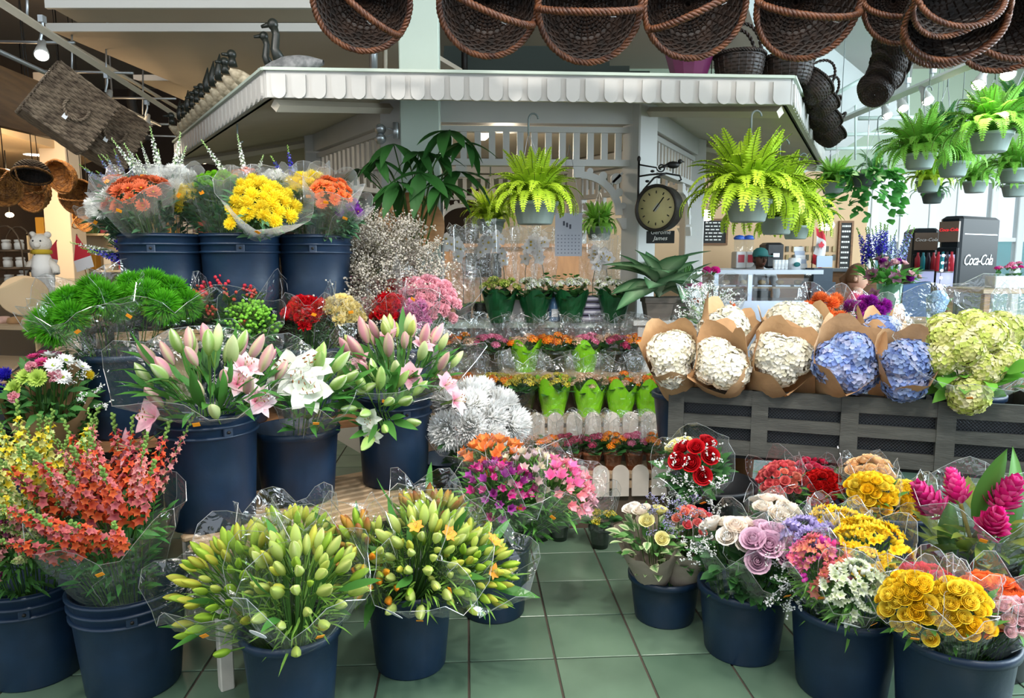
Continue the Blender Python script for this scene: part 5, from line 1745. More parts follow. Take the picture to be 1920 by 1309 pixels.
def foil(h, r, hi, seed, pts=4):
    """pot wrap of foil with tall folded points"""
    q = random.Random(seed)
    g = G()
    seg, V, Fs = 32, [], []
    ph = q.uniform(0, 6.28)
    for k in range(7):
        t = k / 6
        for i in range(seg):
            a = 2 * PI * i / seg
            lob = abs(math.cos(pts * (a + ph) / 2))
            zz = h * t if t <= .7 else h * .7 + (h * .3 + hi * lob ** 1.6) * (t - .7) / .3
            rr = r * (.68 + .34 * t) * (1 + .03 * q.uniform(-1, 1)) + (max(0, t - .6) * r * .5 * lob)
            V.append((rr * math.cos(a), rr * math.sin(a), zz))
    for k in range(6):
        for i in range(seg):
            j = (i + 1) % seg
            Fs.append((k * seg + i, k * seg + j, k * seg + seg + j, k * seg + seg + i))
    return g.add(V, Fs)


LIME = mat('lime_foil', '86d414', .35, noise=.15, nscale=12)
DGREEN = mat('dark_green_foil', '0f4a26', .35, noise=.3, nscale=12)
TERRA = mat('terracotta', '9a5a38', .8, noise=.2, nscale=10)
DPOT = mat('dark_green_pot', '2c3a30', .6, noise=.2, nscale=10)


def kalanchoe(px, D, zb, label, ms, wrap, r=.085, h=.13, heads=9, sleeve=True, group='kalanchoe pots', hs=1.0, lift=.0):
    c = P(px, 700, D)
    t = thing('kalanchoe_pot', label, 'potted plant', T(P(px, 800 if zb < .6 else 650, D).x, D, zb), group)
    q = random.Random(int(px * 7 + zb * 100))
    if wrap in ('lime', 'dark'):
        ob('foil_wrap', mesh('foil_wrap', foil(h, r, h * (.55 if wrap == 'lime' else .35), int(px)), LIME if wrap == 'lime' else DGREEN, False), t)
    else:
        ob('pot', mesh('pot', lathe([(.001, .004), (r * .66, 0), (r * .86, h * .82), (r * .96, h * .82), (r, h), (r * .9, h), (r * .84, h * .8), (.001, h * .78)], 24), TERRA if wrap == 'terra' else DPOT), t)
    n = 24
    for i in range(n):
        a = i * 2.4
        rr = r * q.uniform(.3, .95)
        d = Vector((math.cos(a), math.sin(a), q.uniform(.2, 1.0)))
        ob('leaf', KLEAF[i % 2], t, T(rr * math.cos(a), rr * math.sin(a), h * .85 + q.uniform(0, .055)) @ along(d, q.uniform(-.4, .4)) @ S(q.uniform(.95, 1.45)))
    for i in range(heads):
        rr = math.sqrt((i + .5) / heads) * r * 1.15
        a = i * 2.4 + px
        z = h + .075 + lift + q.uniform(-.015, .02) - .3 * rr
        d = Vector((math.cos(a) * rr * 6, math.sin(a) * rr * 6, 1))
        ob('flower_head', ms[q.randrange(3)] if len(ms) == 3 else ms[q.randrange(len(ms))], t, T(rr * math.cos(a), rr * math.sin(a), z) @ frame(d, q.uniform(0, 6)) @ S(hs * q.uniform(.85, 1.15)))
    if sleeve:
        ob('sleeve', mesh('sleeve', sleeve_geo(h + .16, r * 1.55, int(px), r * .8, .1, .03, lobes=4, point=.05, hem=True), [CELLO, HEM_GLINT], False), t)
    return t


# kiosk counter row
for px, ms, lb in ((937, U_GY, 'dark green foil kalanchoe with yellow buds beneath the orchids'), (1003, U_W, 'dark green foil kalanchoe with white flowers, second on the kiosk counter'),
                   (1070, U_W, 'dark green foil kalanchoe with pale flowers under the hanging calendar'), (1150, U_W, 'dark green foil kalanchoe with white flowers against the kiosk post')):
    kalanchoe(px, 4.47, 1.06, lb, ms, 'dark', .095, .155, 11, False, 'dark green foil pots on the kiosk counter', .95, .03)
# third step
for px, ms, w, lb in ((868, U_OR + U_PE, 'pot', 'orange kalanchoe at the left end of the top step'), (922, U_PK, 'pot', 'pink kalanchoe on the top step beside the lilies'), (985, U_OR + U_PE, 'lime', 'lime foil pot with orange flowers on the top step beside the pink one'),
                      (1042, U_OR, 'pot', 'orange kalanchoe in a dark pot between the two lime foil pots of the top step'), (1097, U_PK + U_PE, 'lime', 'tall lime foil pot in the middle of the top step'),
                      (1150, U_DK + U_PE, 'pot', 'dusky pink kalanchoe on the top step below the kiosk post'), (1192, U_OR, 'pot', 'bright orange kalanchoe on the top step near the white hydrangeas'), (1240, U_OR + U_PE, 'pot', 'pale orange kalanchoe at the end of the top step by the hydrangeas')):
    kalanchoe(px, 4.30, .78, lb, ms, w, .085, .13, 11, True, hs=1.0)
# second step
for px, ms, w, lb in ((872, U_OR, 'pot', 'orange kalanchoe at the left end of the middle step'), (925, U_OR + U_Y, 'pot', 'yellow and orange kalanchoe behind the white pompon mums'), (975, U_Y, 'pot', 'yellow-budded kalanchoe beside the white pompon mums'), (1037, U_Y, 'lime', 'widest lime foil pot with yellow buds on the middle step'),
                      (1104, U_PE, 'lime', 'lime foil pot with peach buds on the middle step'), (1163, U_OR + U_PE, 'lime', 'lime foil pot with faded orange flowers, third on the middle step'), (1216, U_OR + U_PE, 'lime', 'lime foil pot at the hydrangea end of the middle step')):
    kalanchoe(px, 4.10, .55, lb, ms, w, .088, .15, 11, True, hs=.85 if w == 'lime' else 1)
# first step
for px, ms, lb in ((985, U_PE, 'terracotta pot with peach kalanchoe behind the alstroemeria'), (1030, U_OR, 'terracotta pot with orange kalanchoe beside the alstroemeria'), (1073, U_DK, 'terracotta pot with dark pink kalanchoe, nearer the alstroemeria'), (1111, U_DK, 'terracotta pot with dark pink kalanchoe beside the orange one'),
                   (1150, U_OR, 'terracotta pot with orange kalanchoe in the middle of the low step'), (1190, U_PK, 'terracotta pot with pink kalanchoe on the low step'), (1229, U_OR, 'terracotta pot with orange kalanchoe by the red roses')):
    kalanchoe(px, 3.87, .30, lb, ms, 'terra', .058, .10, 8, True, hs=.85)
# floor
for px, ms, lb in ((1015, U_GY, 'small dark pot on the floor farthest under the alstroemeria'), (1050, U_GY, 'small dark pot on the floor below the alstroemeria sleeve'), (1128, U_Y, 'small dark pot with yellow flowers beside the grey kraft bouquet')):
    kalanchoe(px, 3.50 if px > 1100 else 3.6, 0, lb, ms, 'pot', .06, .11, 5, True, hs=.8)
kalanchoe(1388, 3.75, .0, 'dark pot of greenery under the hydrangea trough', U_GY, 'terra', .09, .50, 4, False)

# ------------------------------------------------------------------ hanging ferns
FROND = {}
for key, c0, c1 in (('bright', '86b41e', 'c4e23e'), ('mid', '4f9a2c', '8fcf50'), ('dark', '2f6a30', '4f9450')):
    FROND[key] = [M(f'frond/{key}{i}', lambda i=i: g_frond(.30, .044, (50, 95, 130, 158)[i], i, 26, c0, c1, (82, 74, 64, 52)[i]), PLANT) for i in range(4)]
HPOT = mat('grey_green_hanging_pot', '8b9a95', .5, noise=.08, nscale=4)
HPOT_D = mat('dark_hanging_pot', '4a5654', .5, noise=.1, nscale=4)


def pot_geo(r, h, ribs=22):
    seg = ribs * 2
    return lathe([(.001, .004), (r * .68, 0), (r * .72, .006), (r * .90, h * .80), (r * .98, h * .82), (r, h * .86), (r * 1.02, h), (r * .95, h), (r * .85, h * .8), (.001, h * .78)], seg,
                 jit=lambda k, a: 1 + (.022 * np.cos(a * ribs) if 1 < k < 5 else 0))


def hanging(px, py, D, w, label, kind='bright', L=.30, n=46, up=.5, group='hanging ferns', pot=None, hook=True, name='hanging_fern', spread=1.0, hookx=0):
    """px,py: middle of the pot; w pot width in px"""
    c = P(px, py, D)
    r = w / 2 * MPP(D, py)
    h = r * .95
    t = thing(name, label, 'hanging plant', T(c.x, D, c.z - h / 2), group)
    ob('pot', mesh('pot', pot_geo(r, h), pot or HPOT), t)
    q = random.Random(int(px * 3 + py))
    k = L / .30
    n = int(n * 1.7)
    for i in range(n):
        a = i * 2.4 + q.uniform(-.2, .2)
        f = i / n
        v = min(3, int(f * 4))
        m = T(math.cos(a) * r * .35 * (1 - f * .3), math.sin(a) * r * .35, h * .88) @ Matrix.Rotation(a, 4, 'Z') @ R('X', q.uniform(-14, 14)) @ S(k * q.uniform(.6, 1.1) * (.86 + .2 * f) * spread, k * q.uniform(.9, 1.1), k * q.uniform(.85, 1.1))
        ob('frond', FROND[kind][v], t, m)
    if hook:
        g = G()
        for i in range(3):
            a = i * 2.1 + .4
            tube(g, [(r * .98 * math.cos(a), r * .98 * math.sin(a), h), (hookx, 0, up)], .002, 4)
        ob('wires', mesh('wires', g, METAL), t, kind='stuff')
        g = G()
        tube(g, [(hookx, 0, up - .02), (hookx, 0, up + .05)] + [(hookx + .025 - .025 * math.cos(math.radians(b)), 0, up + .06 + .03 * math.sin(math.radians(b))) for b in range(0, 200, 25)], .005, 6)
        if 'cafe' in group:
            tube(g, [(hookx + .03, 0, up + .08), (hookx + .03, 0, 4.3 - (c.z - h / 2))], .003, 4)
        ob('hook', mesh('hook', g, mat('grey_hook', '6f7a78', .5)), t)
    return t


hanging(1003, 400, 3.80, 88, 'bright green fern in a grey pot hanging before the kiosk slats', L=.31, n=60, up=.47, hookx=-.035, spread=1.0)
hanging(1402, 396, 3.72, 86, 'largest bright green fern hanging under the kiosk eave corner', L=.40, n=66, up=.46)
hanging(1456, 424, 4.25, 66, 'bright fern hanging just behind the largest one', L=.42, n=54, up=.45)
hanging(1492, 436, 4.7, 52, 'small pale fern hanging behind the eave corner ferns', L=.36, n=36, up=.45)
hanging(1123, 438, 5.1, 52, 'small fern hanging inside the kiosk arch', 'mid', .22, 50, .35, spread=.7)
hanging(920, 425, 5.0, 56, 'fern hanging inside the kiosk behind the front fern', 'bright', .26, 36, .4)
for px, py, D, w, kd, L, n, lb in (
        (1562, 352, 5.6, 46, 'mid', .24, 34, 'mid green fern beside the eave tip, first of the cafe row'),
        (1724, 303, 4.7, 58, 'mid', .34, 46, 'wide mid green fern in the upper cafe row'),
        (1787, 318, 5.0, 56, 'mid', .28, 34, 'fern in a grey pot tucked between the two widest cafe ferns'),
        (1857, 268, 4.2, 74, 'mid', .34, 52, 'largest of the cafe row ferns, under the brightest spotlight'),
        (1828, 351, 6.2, 44, 'mid', .26, 30, 'small fern over the tall drink fridge'),
        (1740, 350, 5.9, 44, 'bright', .28, 36, 'yellowish fern in the lower cafe row'),
        (1748, 372, 6.6, 40, 'dark', .20, 22, 'dark green pot hanging lowest in the cafe row'),
        (1900, 330, 5.2, 52, 'mid', .28, 34, 'fern at the right edge of the lower cafe row'),
        (1902, 358, 6.8, 46, 'mid', .22, 22, 'farthest fern at the right edge'),
        (1770, 258, 5.4, 48, 'dark', .24, 36, 'dark leafy basket in the upper cafe row'),
        (1915, 232, 4.9, 60, 'dark', .30, 42, 'dark leafy basket cut by the right edge'),
        (1640, 330, 5.8, 50, 'dark', .26, 6, 'dark bushy basket above the trailing ivy')):
    hanging(px, py, D, w, lb, kd, L, n, .42, 'hanging plants over the cafe', HPOT_D if kd == 'dark' else None)

# trailing ivy
c = P(1622, 350, 5.5)
iv = thing('trailing_ivy', 'trailing ivy basket hanging left of the fern row', 'hanging plant', T(c))
ob('pot', mesh('pot', pot_geo(.1, .09), HPOT_D), iv)
q = random.Random(3)
ILEAF = M('leaf/ivy', lambda: g_leaf(.05, .045, '2f7a34', '5fae50', -.2, .1, 3), PLANT)
for s in range(18):
    a = q.uniform(0, 6.28)
    p = Vector((math.cos(a) * .1, math.sin(a) * .1, .1))
    ln = q.uniform(.2, .42)
    for k in range(16):
        t = k / 15
        pp = p + Vector((math.cos(a) * (.12 * math.sqrt(t)) + q.uniform(-.03, .03), math.sin(a) * .12 * math.sqrt(t) + q.uniform(-.03, .03), .06 * math.sin(t * 2) - ln * t * t))
        ob('leaf', ILEAF, iv, T(pp) @ along((math.cos(a + q.uniform(-1, 1)), math.sin(a + q.uniform(-1, 1)), q.uniform(-.8, .2)), q.uniform(-1, 1)) @ S(q.uniform(1.0, 1.9)))
g = G()
tube(g, [(0, 0, .08), (0, 0, .6)], .003, 4)
ob('wire', mesh('wire', g, METAL), iv)

# ------------------------------------------------------------------ wicker baskets
WICK = mat('dark_wicker', '2c1e16', .55, noise=.5, nscale=22, color2='140d09', spec=.4)
WICK_R = mat('red_brown_wicker', '6a3e22', .5, noise=.5, nscale=16, color2='35190e')
WICK_G = mat('grey_brown_wicker', '8f7e6a', .7, noise=.4, nscale=25, color2='5a4c3f')
WICK_H = mat('honey_wicker', 'a8763a', .55, noise=.4, nscale=25, color2='6a4420')


def weave_bowl(r, h, rings=17, stakes=26, base=.5, sr=None):
    """woven bowl, mouth up at z=h: rods over and under upright stakes"""
    g = G()
    prof = []
    for k in range(rings + 1):
        t = k / rings
        if t < .38:
            prof.append((r * base * (t / .38) * 1.0 + .006, 0.0))
        else:
            u = (t - .38) / .62
            prof.append((r * (base + (1 - base) * math.sin(u * PI / 2) ** .8), h * u ** 1.25))
    sr = sr or r * .028
    for k, (rr, z) in enumerate(prof):
        n = stakes * 2
        line = []
        for i in range(n + 1):
            a = 2 * PI * i / n
            o = sr * .75 * (1 if (i + k) % 2 else -1)
            line.append(((rr + (o if z > 0 else 0)) * math.cos(a), (rr + (o if z > 0 else 0)) * math.sin(a), z + (0 if z > 0 else o)))
        tube(g, line, sr, 4, cap=False)
    for i in range(stakes):
        a = 2 * PI * i / stakes
        tube(g, [(p[0] * math.cos(a), p[0] * math.sin(a), p[1]) for p in prof[::2]], sr * .7, 4, cap=False)
    V = lathe([(p[0] + sr * .2, p[1] - .0) for p in prof], 32)
    g.put(V)
    return g


BOWL = mesh('weave', weave_bowl(.20, .17), WICK, False)
RIM = mesh('rim', rope(G(), arc((0, 0, .17), .205, 0, 360, 48, 'xy'), .012, 3, 26, sides=4), WICK_R)
HAND = mesh('handle', rope(G(), [(.205 * math.cos(math.radians(a)), 0, .17 + .16 * math.sin(math.radians(a))) for a in range(0, 181, 10)], .013, 3, 12, sides=5), WICK_R)
TAGM = M('price_tag/b', lambda: bbox(.02, .014, .0015), STICK_W, False)


def big_basket(px, py, D, rpx, face, roll, label, handle_roll=0, s2=1.0, tagd=True):
    """face: direction of the open mouth"""
    c = P(px, py, D)
    s = rpx * MPP(D, py) / .212
    m = T(c) @ frame(face, math.radians(roll)) @ S(s) @ T(0, 0, -.12)
    t = thing('wicker_basket', label, 'basket', m, 'large hanging wicker baskets')
    ob('weave', BOWL, t)
    ob('rim', RIM, t)
    hm_ = T(0, 0, .17) @ R('X', handle_roll) @ T(0, 0, -.17)
    ob('handle', HAND, t, hm_)
    if tagd:
        ob('price_tag', TAGM, t, hm_ @ T(.08, -.018, .31) @ R('X', 90))
    return t


for px, py, r, fc, roll, hr, lb in ((680, -2, 92, (.1, -1, -.38), -42, 8, 'dark wicker basket hanging leftmost on the rail, handle slanting down'),
                                    (915, 6, 94, (.05, -1, -.38), -22, 8, 'dark wicker basket on the rail above the globe lamp, second in line'),
                                    (1103, 14, 98, (0, -1, -.35), 0, 4, 'dark wicker basket in the middle of the rail with level handle'),
                                    (1299, 8, 96, (-.05, -1, -.35), 26, 6, 'dark wicker basket on the rail above the purple planter'),
                                    (1508, 8, 96, (-.05, -1, -.42), -4, 10, 'dark wicker basket on the rail above the roof-corner baskets'),
                                    (1692, 0, 78, (-.1, -1, -.3), 5, 30, 'dark wicker basket above the dangling basket bunch')):
    big_basket(px, py, 3.05, r, fc, roll, lb, hr)
for k, (px, py, D, r, fc, roll, hr, lb) in enumerate(((1785, 28, 2.85, 92, (-.1, -1, -.9), 10, 60, 'dark basket low in the right cluster, mouth tipped down'),
                                                      (1890, 40, 3.0, 88, (-.35, -1, -.7), -8, 40, 'dark basket at the top right edge of the cluster'),
                                                      (1755, 72, 3.5, 46, (-.2, -1, -.8), 30, 30, 'small red-brown basket peeping under the right cluster'),
                                                      (1795, -20, 2.7, 85, (0, -1, -1.0), 0, 30, 'topmost dark basket of the right cluster'))):
    big_basket(px, py, D, r, fc, roll, lb, hr, tagd=False)


def small_basket(m, label, handles=2, group='small dark wicker baskets', hh=.16):
    t = thing('handled_basket', label, 'basket', m, group)
    ob('weave', M('weave/small', lambda: weave_bowl(.13, .13, 13, 20, .75), WICK, False), t)
    ob('rim', M('rim/small', lambda: rope(G(), arc((0, 0, .13), .133, 0, 360, 36, 'xy'), .009, 3, 18, sides=4), WICK), t)
    for i in range(handles):
        ob('handle', M('handle/small', lambda: rope(G(), [(.10 * math.cos(math.radians(a)), 0, .13 + .15 * math.sin(math.radians(a))) for a in range(0, 181, 12)], .009, 2, 8, sides=5), WICK), t, T(0, (i - .5) * .10 if handles > 1 else 0, 0))
    return t


def on_roof(px, py, D):
    return P(px, py, D)


rz = 2.366
o = P(1387, 150, 4.0)
small_basket(T(o.x, 4.02, 2.40) @ S(1.0), 'dark basket with two braided handles standing on the kiosk roof')
o = P(1478, 150, 4.05)
small_basket(T(o.x, 4.08, 2.39) @ R('Z', 40) @ S(1.05), 'dark basket standing at the roof corner beside the two-handled one', 1)
o = P(1292, 140, 4.0)
pu = thing('purple_planter', 'glossy purple faceted planter standing on the kiosk roof', 'planter', T(o.x, 4.0, 2.385))
ob('body', mesh('body', lathe([(.001, .003), (.085, 0), (.09, .01), (.135, .16), (.145, .165), (.145, .18), (.13, .18), (.08, .02)], 12), mat('purple_glaze', '5a1f45', .25, noise=.2, nscale=6), False), pu)
for k, (px, py, D) in enumerate(((1508, 178, 4.15), (1522, 205, 4.35), (1530, 236, 4.6), (1540, 262, 4.9))):
    o = P(px, py, D)
    small_basket(T(o) @ R('Y', 40) @ R('Z', 30 * k) @ S(.8), ('highest', 'second', 'third', 'lowest')[k] + ' dark basket in the string of baskets along the roof side', 1)
for k, (px, py) in enumerate(((1650, 95), (1652, 125), (1648, 152), (1640, 178))):
    o = P(px, py, 3.35)
    small_basket(T(o) @ R('Z', 20 * k) @ R('Y', 68 - 5 * k) @ S(.66 - .03 * k), ('topmost', 'second', 'third', 'bottom')[k] + ' basket of the dangling bunch, handles to the side', 2)

# square hampers hung on the left
WGH = None


def hamper_geo(w, d, h):
    g = G()
    n = 22
    for k in range(n):
        z = h * (k + .5) / n
        pts = []
        per = [(-w / 2, -d / 2), (w / 2, -d / 2), (w / 2, d / 2), (-w / 2, d / 2)]
        idx = 0
        for s in range(4):
            a, b = per[s], per[(s + 1) % 4]
            for i in range(12):
                t = i / 12
                o_ = .006 * (1 if (idx + k) % 2 else -1)
                nx, ny = ((0, -1), (1, 0), (0, 1), (-1, 0))[s]
                pts.append((a[0] + (b[0] - a[0]) * t + nx * o_, a[1] + (b[1] - a[1]) * t + ny * o_, z))
                idx += 1
        pts.append(pts[0])
        tube(g, pts, h / n * .5, 4, cap=False)
    box(g, -w / 2 + .01, -d / 2 + .01, 0, w / 2 - .01, d / 2 - .01, h * .98)
    return g


for k, (px, py, rz_, ry, lb) in enumerate(((128, 205, 35, 30, 'grey-brown woven hamper hanging beside the timber boards'), (196, 248, 40, 24, 'grey-brown woven hamper hanging behind its twin near the spotlights'))):
    o = P(px, py, 4.2 + .35 * k)
    t = thing('woven_hamper', lb, 'hamper', T(o) @ R('Y', ry) @ R('X', -20) @ R('Z', rz_) @ T(0, 0, -.17), 'woven hampers')
    ob('weave', M('weave/hamper', lambda: hamper_geo(.34, .26, .34), WICK_G, False), t)
    for s in (-1, 1):
        ob('handle', M('handle/hamper', lambda: rope(G(), arc((0, 0, .17), .06, 150, 390, 14, 'xz'), .008, 2, 7, sides=4), WICK_G), t, T(.02, s * .15, 0))
    ob('price_tag', TAGM, t, T(0, -.15, .1) @ R('X', 90) @ S(1.2, 2, 1))

# round honey baskets hanging in the far left store
for k, (px, py, D, r, lb) in enumerate(((60, 355, 6.3, 42, 'large honey-coloured hoop basket hanging in the left store'), (5, 350, 6.0, 36, 'honey basket cut by the left edge of the picture'), (118, 330, 6.8, 32, 'pale glittering basket hanging beside the large hoop basket'),
                                        (150, 368, 7.0, 34, 'honey basket hanging beside the cream pillar'), (160, 410, 7.4, 24, 'small honey basket hanging low behind the dianthus'), (60, 322, 5.8, 34, 'black bowl basket tucked up against the cream soffit'))):
    o = P(px, py, D)
    s = r * MPP(D, py) / .212
    t = thing('hoop_basket', lb, 'basket', T(o) @ frame((.3 if k % 2 else -.3, -1, -.3 if k != 5 else -2.5), k) @ S(s) @ T(0, 0, -.1), 'honey baskets in the left store')
    ob('weave', M('weave/honey', lambda: weave_bowl(.20, .15, 11, 20), WICK_H, False) if k != 5 else BOWL, t)
    ob('rim', M('rim/honey', lambda: rope(G(), arc((0, 0, .15), .205, 0, 360, 36, 'xy'), .012, 3, 20, sides=4), WICK_H), t)
    g = G()
    tube(g, [(0, 0, 0), (t.matrix_basis.inverted() @ Vector((o.x, D, 4.3)))], .004 / s, 4)
    ob('cord', mesh('cord', g, DARK_M), t)
    ob('handle', M('handle/honey', lambda: rope(G(), [(.205 * math.cos(math.radians(a)), 0, .15 + .2 * math.sin(math.radians(a))) for a in range(0, 181, 12)], .010, 2, 8, sides=4), WICK_H), t)

# ------------------------------------------------------------------ duck decoys along the eave
def ducks():
    BODYC = {'tan': mat('tan_duck_wood', 'd8c8ac', .7, noise=.35, nscale=30, color2='9a8a70'), 'grey': mat('grey_goose_wood', '8c8d8e', .7, noise=.3, nscale=30, color2='5e6062')}
    HEADC = mat('dark_duck_head', '20241f', .35)
    WHT = mat('white_duck_paint', 'd8d4c8', .6, noise=.2, nscale=30)

    def body(L, w):
        V = G()
        prof = []
        for k in range(9):
            t = k / 8
            prof.append((w * math.sin(PI * min(.97, max(.04, t))) ** .7, (t - .5) * L))
        g = lathe(prof, 12, sy=.85)
        V_, C_ = g.arr()
        V2 = V_[:, [2, 0, 1]].copy()
        V2[:, 2] = V2[:, 2] + w * .72 + np.clip(-V2[:, 0] / L, 0, .5) * w * .5
        g.V = [V2]
        return g
    BT = M('body/duck', lambda: body(.22, .055), BODYC['tan'])
    BW = M('body/duckw', lambda: body(.22, .055), WHT)
    hg = G()
    hg.put(blob(.030, 12, 8, sz=1.05), T(.0, 0, .055))
    tube(hg, [(-.005, 0, -.02), (0, 0, .04)], [.030, .020], 10)
    tube(hg, [(.02, 0, .05), (.07, 0, .042)], [.014, .010], 6)
    HM = mesh('head', hg, HEADC)
    ng = G()
    tube(ng, [(0, 0, -.02), (.0, 0, .05), (-.012, 0, .11), (-.02, 0, .16)], [.026, .026, .014, .003], 10)
    PM = mesh('head', ng, HEADC)
    C0 = GM @ R('Z', -60) @ Vector((0, 0, 0))
    eave = GM @ R('Z', -60)
    ds = ['m', 'p', 'm', 'p', 'm', 'm', 'm', 'p', 'p', 'p', 'm', 'm']
    nm = ('first', 'second', 'third', 'fourth', 'fifth', 'sixth', 'seventh', 'eighth', 'ninth', 'tenth', 'eleventh', 'twelfth', 'thirteenth')
    for i, k in enumerate(ds):
        x = -S1 / 2 + .05 + i * (S1 - .15) / 13.5
        s = 1.0
        t = thing('duck_decoy', f'{nm[i]} duck decoy up the kiosk eave counted from its far end, ' + ('dark head pointing up' if k == 'p' else 'rounded dark head'), 'duck decoy',
                  eave @ T(x, -A1 + .03, 2.40) @ R('Z', -75 + (i * 37) % 40) @ S(.84), 'duck decoys on the eave')
        ob('body', BW if k == 'w' else BT, t, R('Y', -24) @ T(.02, 0, -.015))
        ob('head', PM if k == 'p' else HM, t, T(.085, 0, .115))
    # tall goose pair at the corner
    for j, (px, D, s, lb) in enumerate(((534, 3.78, 1.0, 'grey goose decoy with long dark neck at the eave corner'), (512, 3.86, .82, 'slim dark-necked duck decoy behind the corner goose'))):
        o = P(px, 128, D)
        t = thing('goose_decoy', lb, 'goose decoy', T(o.x + .05, D, 2.37) @ R('Z', 175 + 25 * j) @ S(s), 'duck decoys on the eave')
        ob('body', M('body/goose', lambda: body(.30, .062), BODYC['grey']), t)
        g = G()
        tube(g, [(.07, 0, .06), (.10, 0, .13), (.09, 0, .20), (.10, 0, .235)], [.035, .022, .019, .02], 10)
        g.put(blob(.027, 10, 6, sz=1.1), T(.105, 0, .25))
        tube(g, [(.12, 0, .25), (.165, 0, .24)], [.014, .008], 6)
        ob('neck', mesh('neck', g, HEADC), t)


ducks()

# ------------------------------------------------------------------ money tree
c = P(775, 520, 4.08)
mt = thing('money_tree', 'money tree with broad hand-shaped dark leaves before the pillar', 'potted tree', T(c.x, 4.08, 0))
ob('pot', mesh('pot', lathe([(.001, .004), (.11, 0), (.14, .26), (.15, .26), (.15, .28), (.13, .28), (.12, .25), (.001, .25)], 24), TERRA), mt)
clusters = ((840, 245, 3.95, 7, 1.15), (738, 270, 4.0, 7, 1.05), (790, 325, 3.9, 7, 1.25), (745, 342, 3.9, 7, 1.2), (815, 290, 4.1, 6, 1.1), (674, 318, 4.1, 6, .8), (862, 322, 4.1, 7, 1.2), (708, 300, 4.0, 6, 1.0), (785, 285, 4.0, 6, .95), (872, 268, 3.98, 6, 1.0), (830, 345, 3.9, 7, 1.1))
MLEAF = [M(f'leaf/money{i}', lambda i=i: g_leaf(.19, .062, '1f4a20', '33692c', -.35 - .25 * i, .1, 6, '2b5c28', 4, .95), PLANT) for i in range(2)]
g = G()
tube(g, [(0, 0, .2), (.01, 0, .9), (0, 0, 1.55)], [.02, .016, .012], 8, lin('7a6a4c'))
top = Vector((0, 0, 1.55))
q = random.Random(4)
for px, py, D, n, s in clusters:
    e = P(px, py, D) - Vector((c.x, 4.08, 0))
    tube(g, [top - Vector((0, 0, q.uniform(0, .3))), top.lerp(e, .6) + Vector((0, 0, .05)), e], [.006, .004, .003], 5, lin('4f7a3a'))
    for i in range(n):
        a = 2 * PI * i / n + q.uniform(-.2, .2)
        d = Vector((math.cos(a), math.sin(a) * .7 - .25, -.25 + q.uniform(-.25, .2)))
        ob('leaf', MLEAF[i % 2], mt, T(e) @ along(d, q.uniform(-.3, .3)) @ S(s * q.uniform(.8, 1.1)))
ob('trunk', mesh('trunk', g, PLANT), mt)

# round wooden board leaning by the pillar
o = P(770, 425, 4.22)
rb = thing('round_board', 'round wooden board leaning against the pale green pillar', 'board', T(o) @ R('X', 82) @ R('Y', 12))
ob('disc', mesh('disc', lathe([(.05, 0), (.19, 0), (.195, .005), (.195, .02), (.19, .025), (.05, .025), (.05, 0)], 40), mat('warm_board_wood', 'a87848', .6, noise=.25, nscale=5, stretch=(1, 8, 1))), rb)
ob('hub', mesh('hub', lathe([(.001, .03), (.05, .03), (.05, .0), (.001, 0)], 20), mat('pale_hub_wood', 'b59a78', .6)), rb)
rod('display_pole', 'slim bright metal pole beside the pillar', [(P(829, 400, 4.3).x, 4.3, 0), (P(829, 400, 4.3).x, 4.3, P(829, 362, 4.3).z)], .011, METAL, 'pole', 8)

# ------------------------------------------------------------------ garden thermometer on iron bracket
pst = P(1197, 350, 4.50)
ck = thing('bracket_thermometer', 'round cream-faced garden thermometer on a black iron bird bracket', 'thermometer', T(pst))
IRON = mat('black_iron', '1d1b1a', .5, .3)
g = G()
tube(g, [(0, 0, -.15), (0, 0, .15)], .007, 6)
g.put(blob(.012, 8, 5, sz=1.6), T(0, 0, .165))
g.put(blob(.012, 8, 5, sz=1.6), T(0, 0, -.165))
tube(g, [(0, -.01, .06), (.07, -.02, .07), (.16, -.04, .075), (.24, -.05, .06), (.25, -.05, .035), (.235, -.05, .03)], .006, 6)
tube(g, [(0, -.01, -.09), (.03, -.015, -.02), (.09, -.025, .05), (.16, -.04, .075)], .006, 6)
tube(g, [(0, -.01, .13)] + [(.13 + .035 * math.cos(math.radians(a)) * (1 - a / 900), -.03, .11 + .035 * math.sin(math.radians(a)) * (1 - a / 900)) for a in range(180, 640, 30)], .005, 6)
tube(g, [(.02, -.012, -.06)] + [(.04 + .02 * math.cos(math.radians(a)), -.015, -.06 + .02 * math.sin(math.radians(a))) for a in range(180, 500, 40)], .004, 5)
for x, z in ((.05, .03), (.03, -.03), (.08, .09), (.12, .055)):
    g.put(blob(.014, 6, 4, sz=.6), T(x, -.02, z))
ob('bracket', mesh('bracket', g, IRON), ck)
g = G()
g.put(blob(.022, 10, 6), T(0, 0, 0) @ S(1.9, .9, 1.0))
g.put(blob(.015, 8, 5), T(.042, 0, .02))
tube(g, [(.054, 0, .02), (.072, 0, .016)], [.006, .001], 5)
tube(g, [(-.03, 0, 0), (-.085, 0, -.02)], [.012, .004], 5)
tube(g, [(0, 0, -.02), (0, 0, -.05)], .003, 4)
ob('bird', mesh('bird', g, IRON), ck, T(.20, -.04, .125))
fm = T(.125, -.05, -.135) @ R('Z', -40) @ R('X', 90)
ob('case', mesh('case', lathe([(.001, -.05), (.13, -.05), (.135, -.045), (.137, .04), (.142, .045), (.142, .058), (.128, .06), (.124, .048), (.001, .046)], 40), mat('dark_bronze_case', '37322e', .5, .3, noise=.2, nscale=20)), ck, fm)
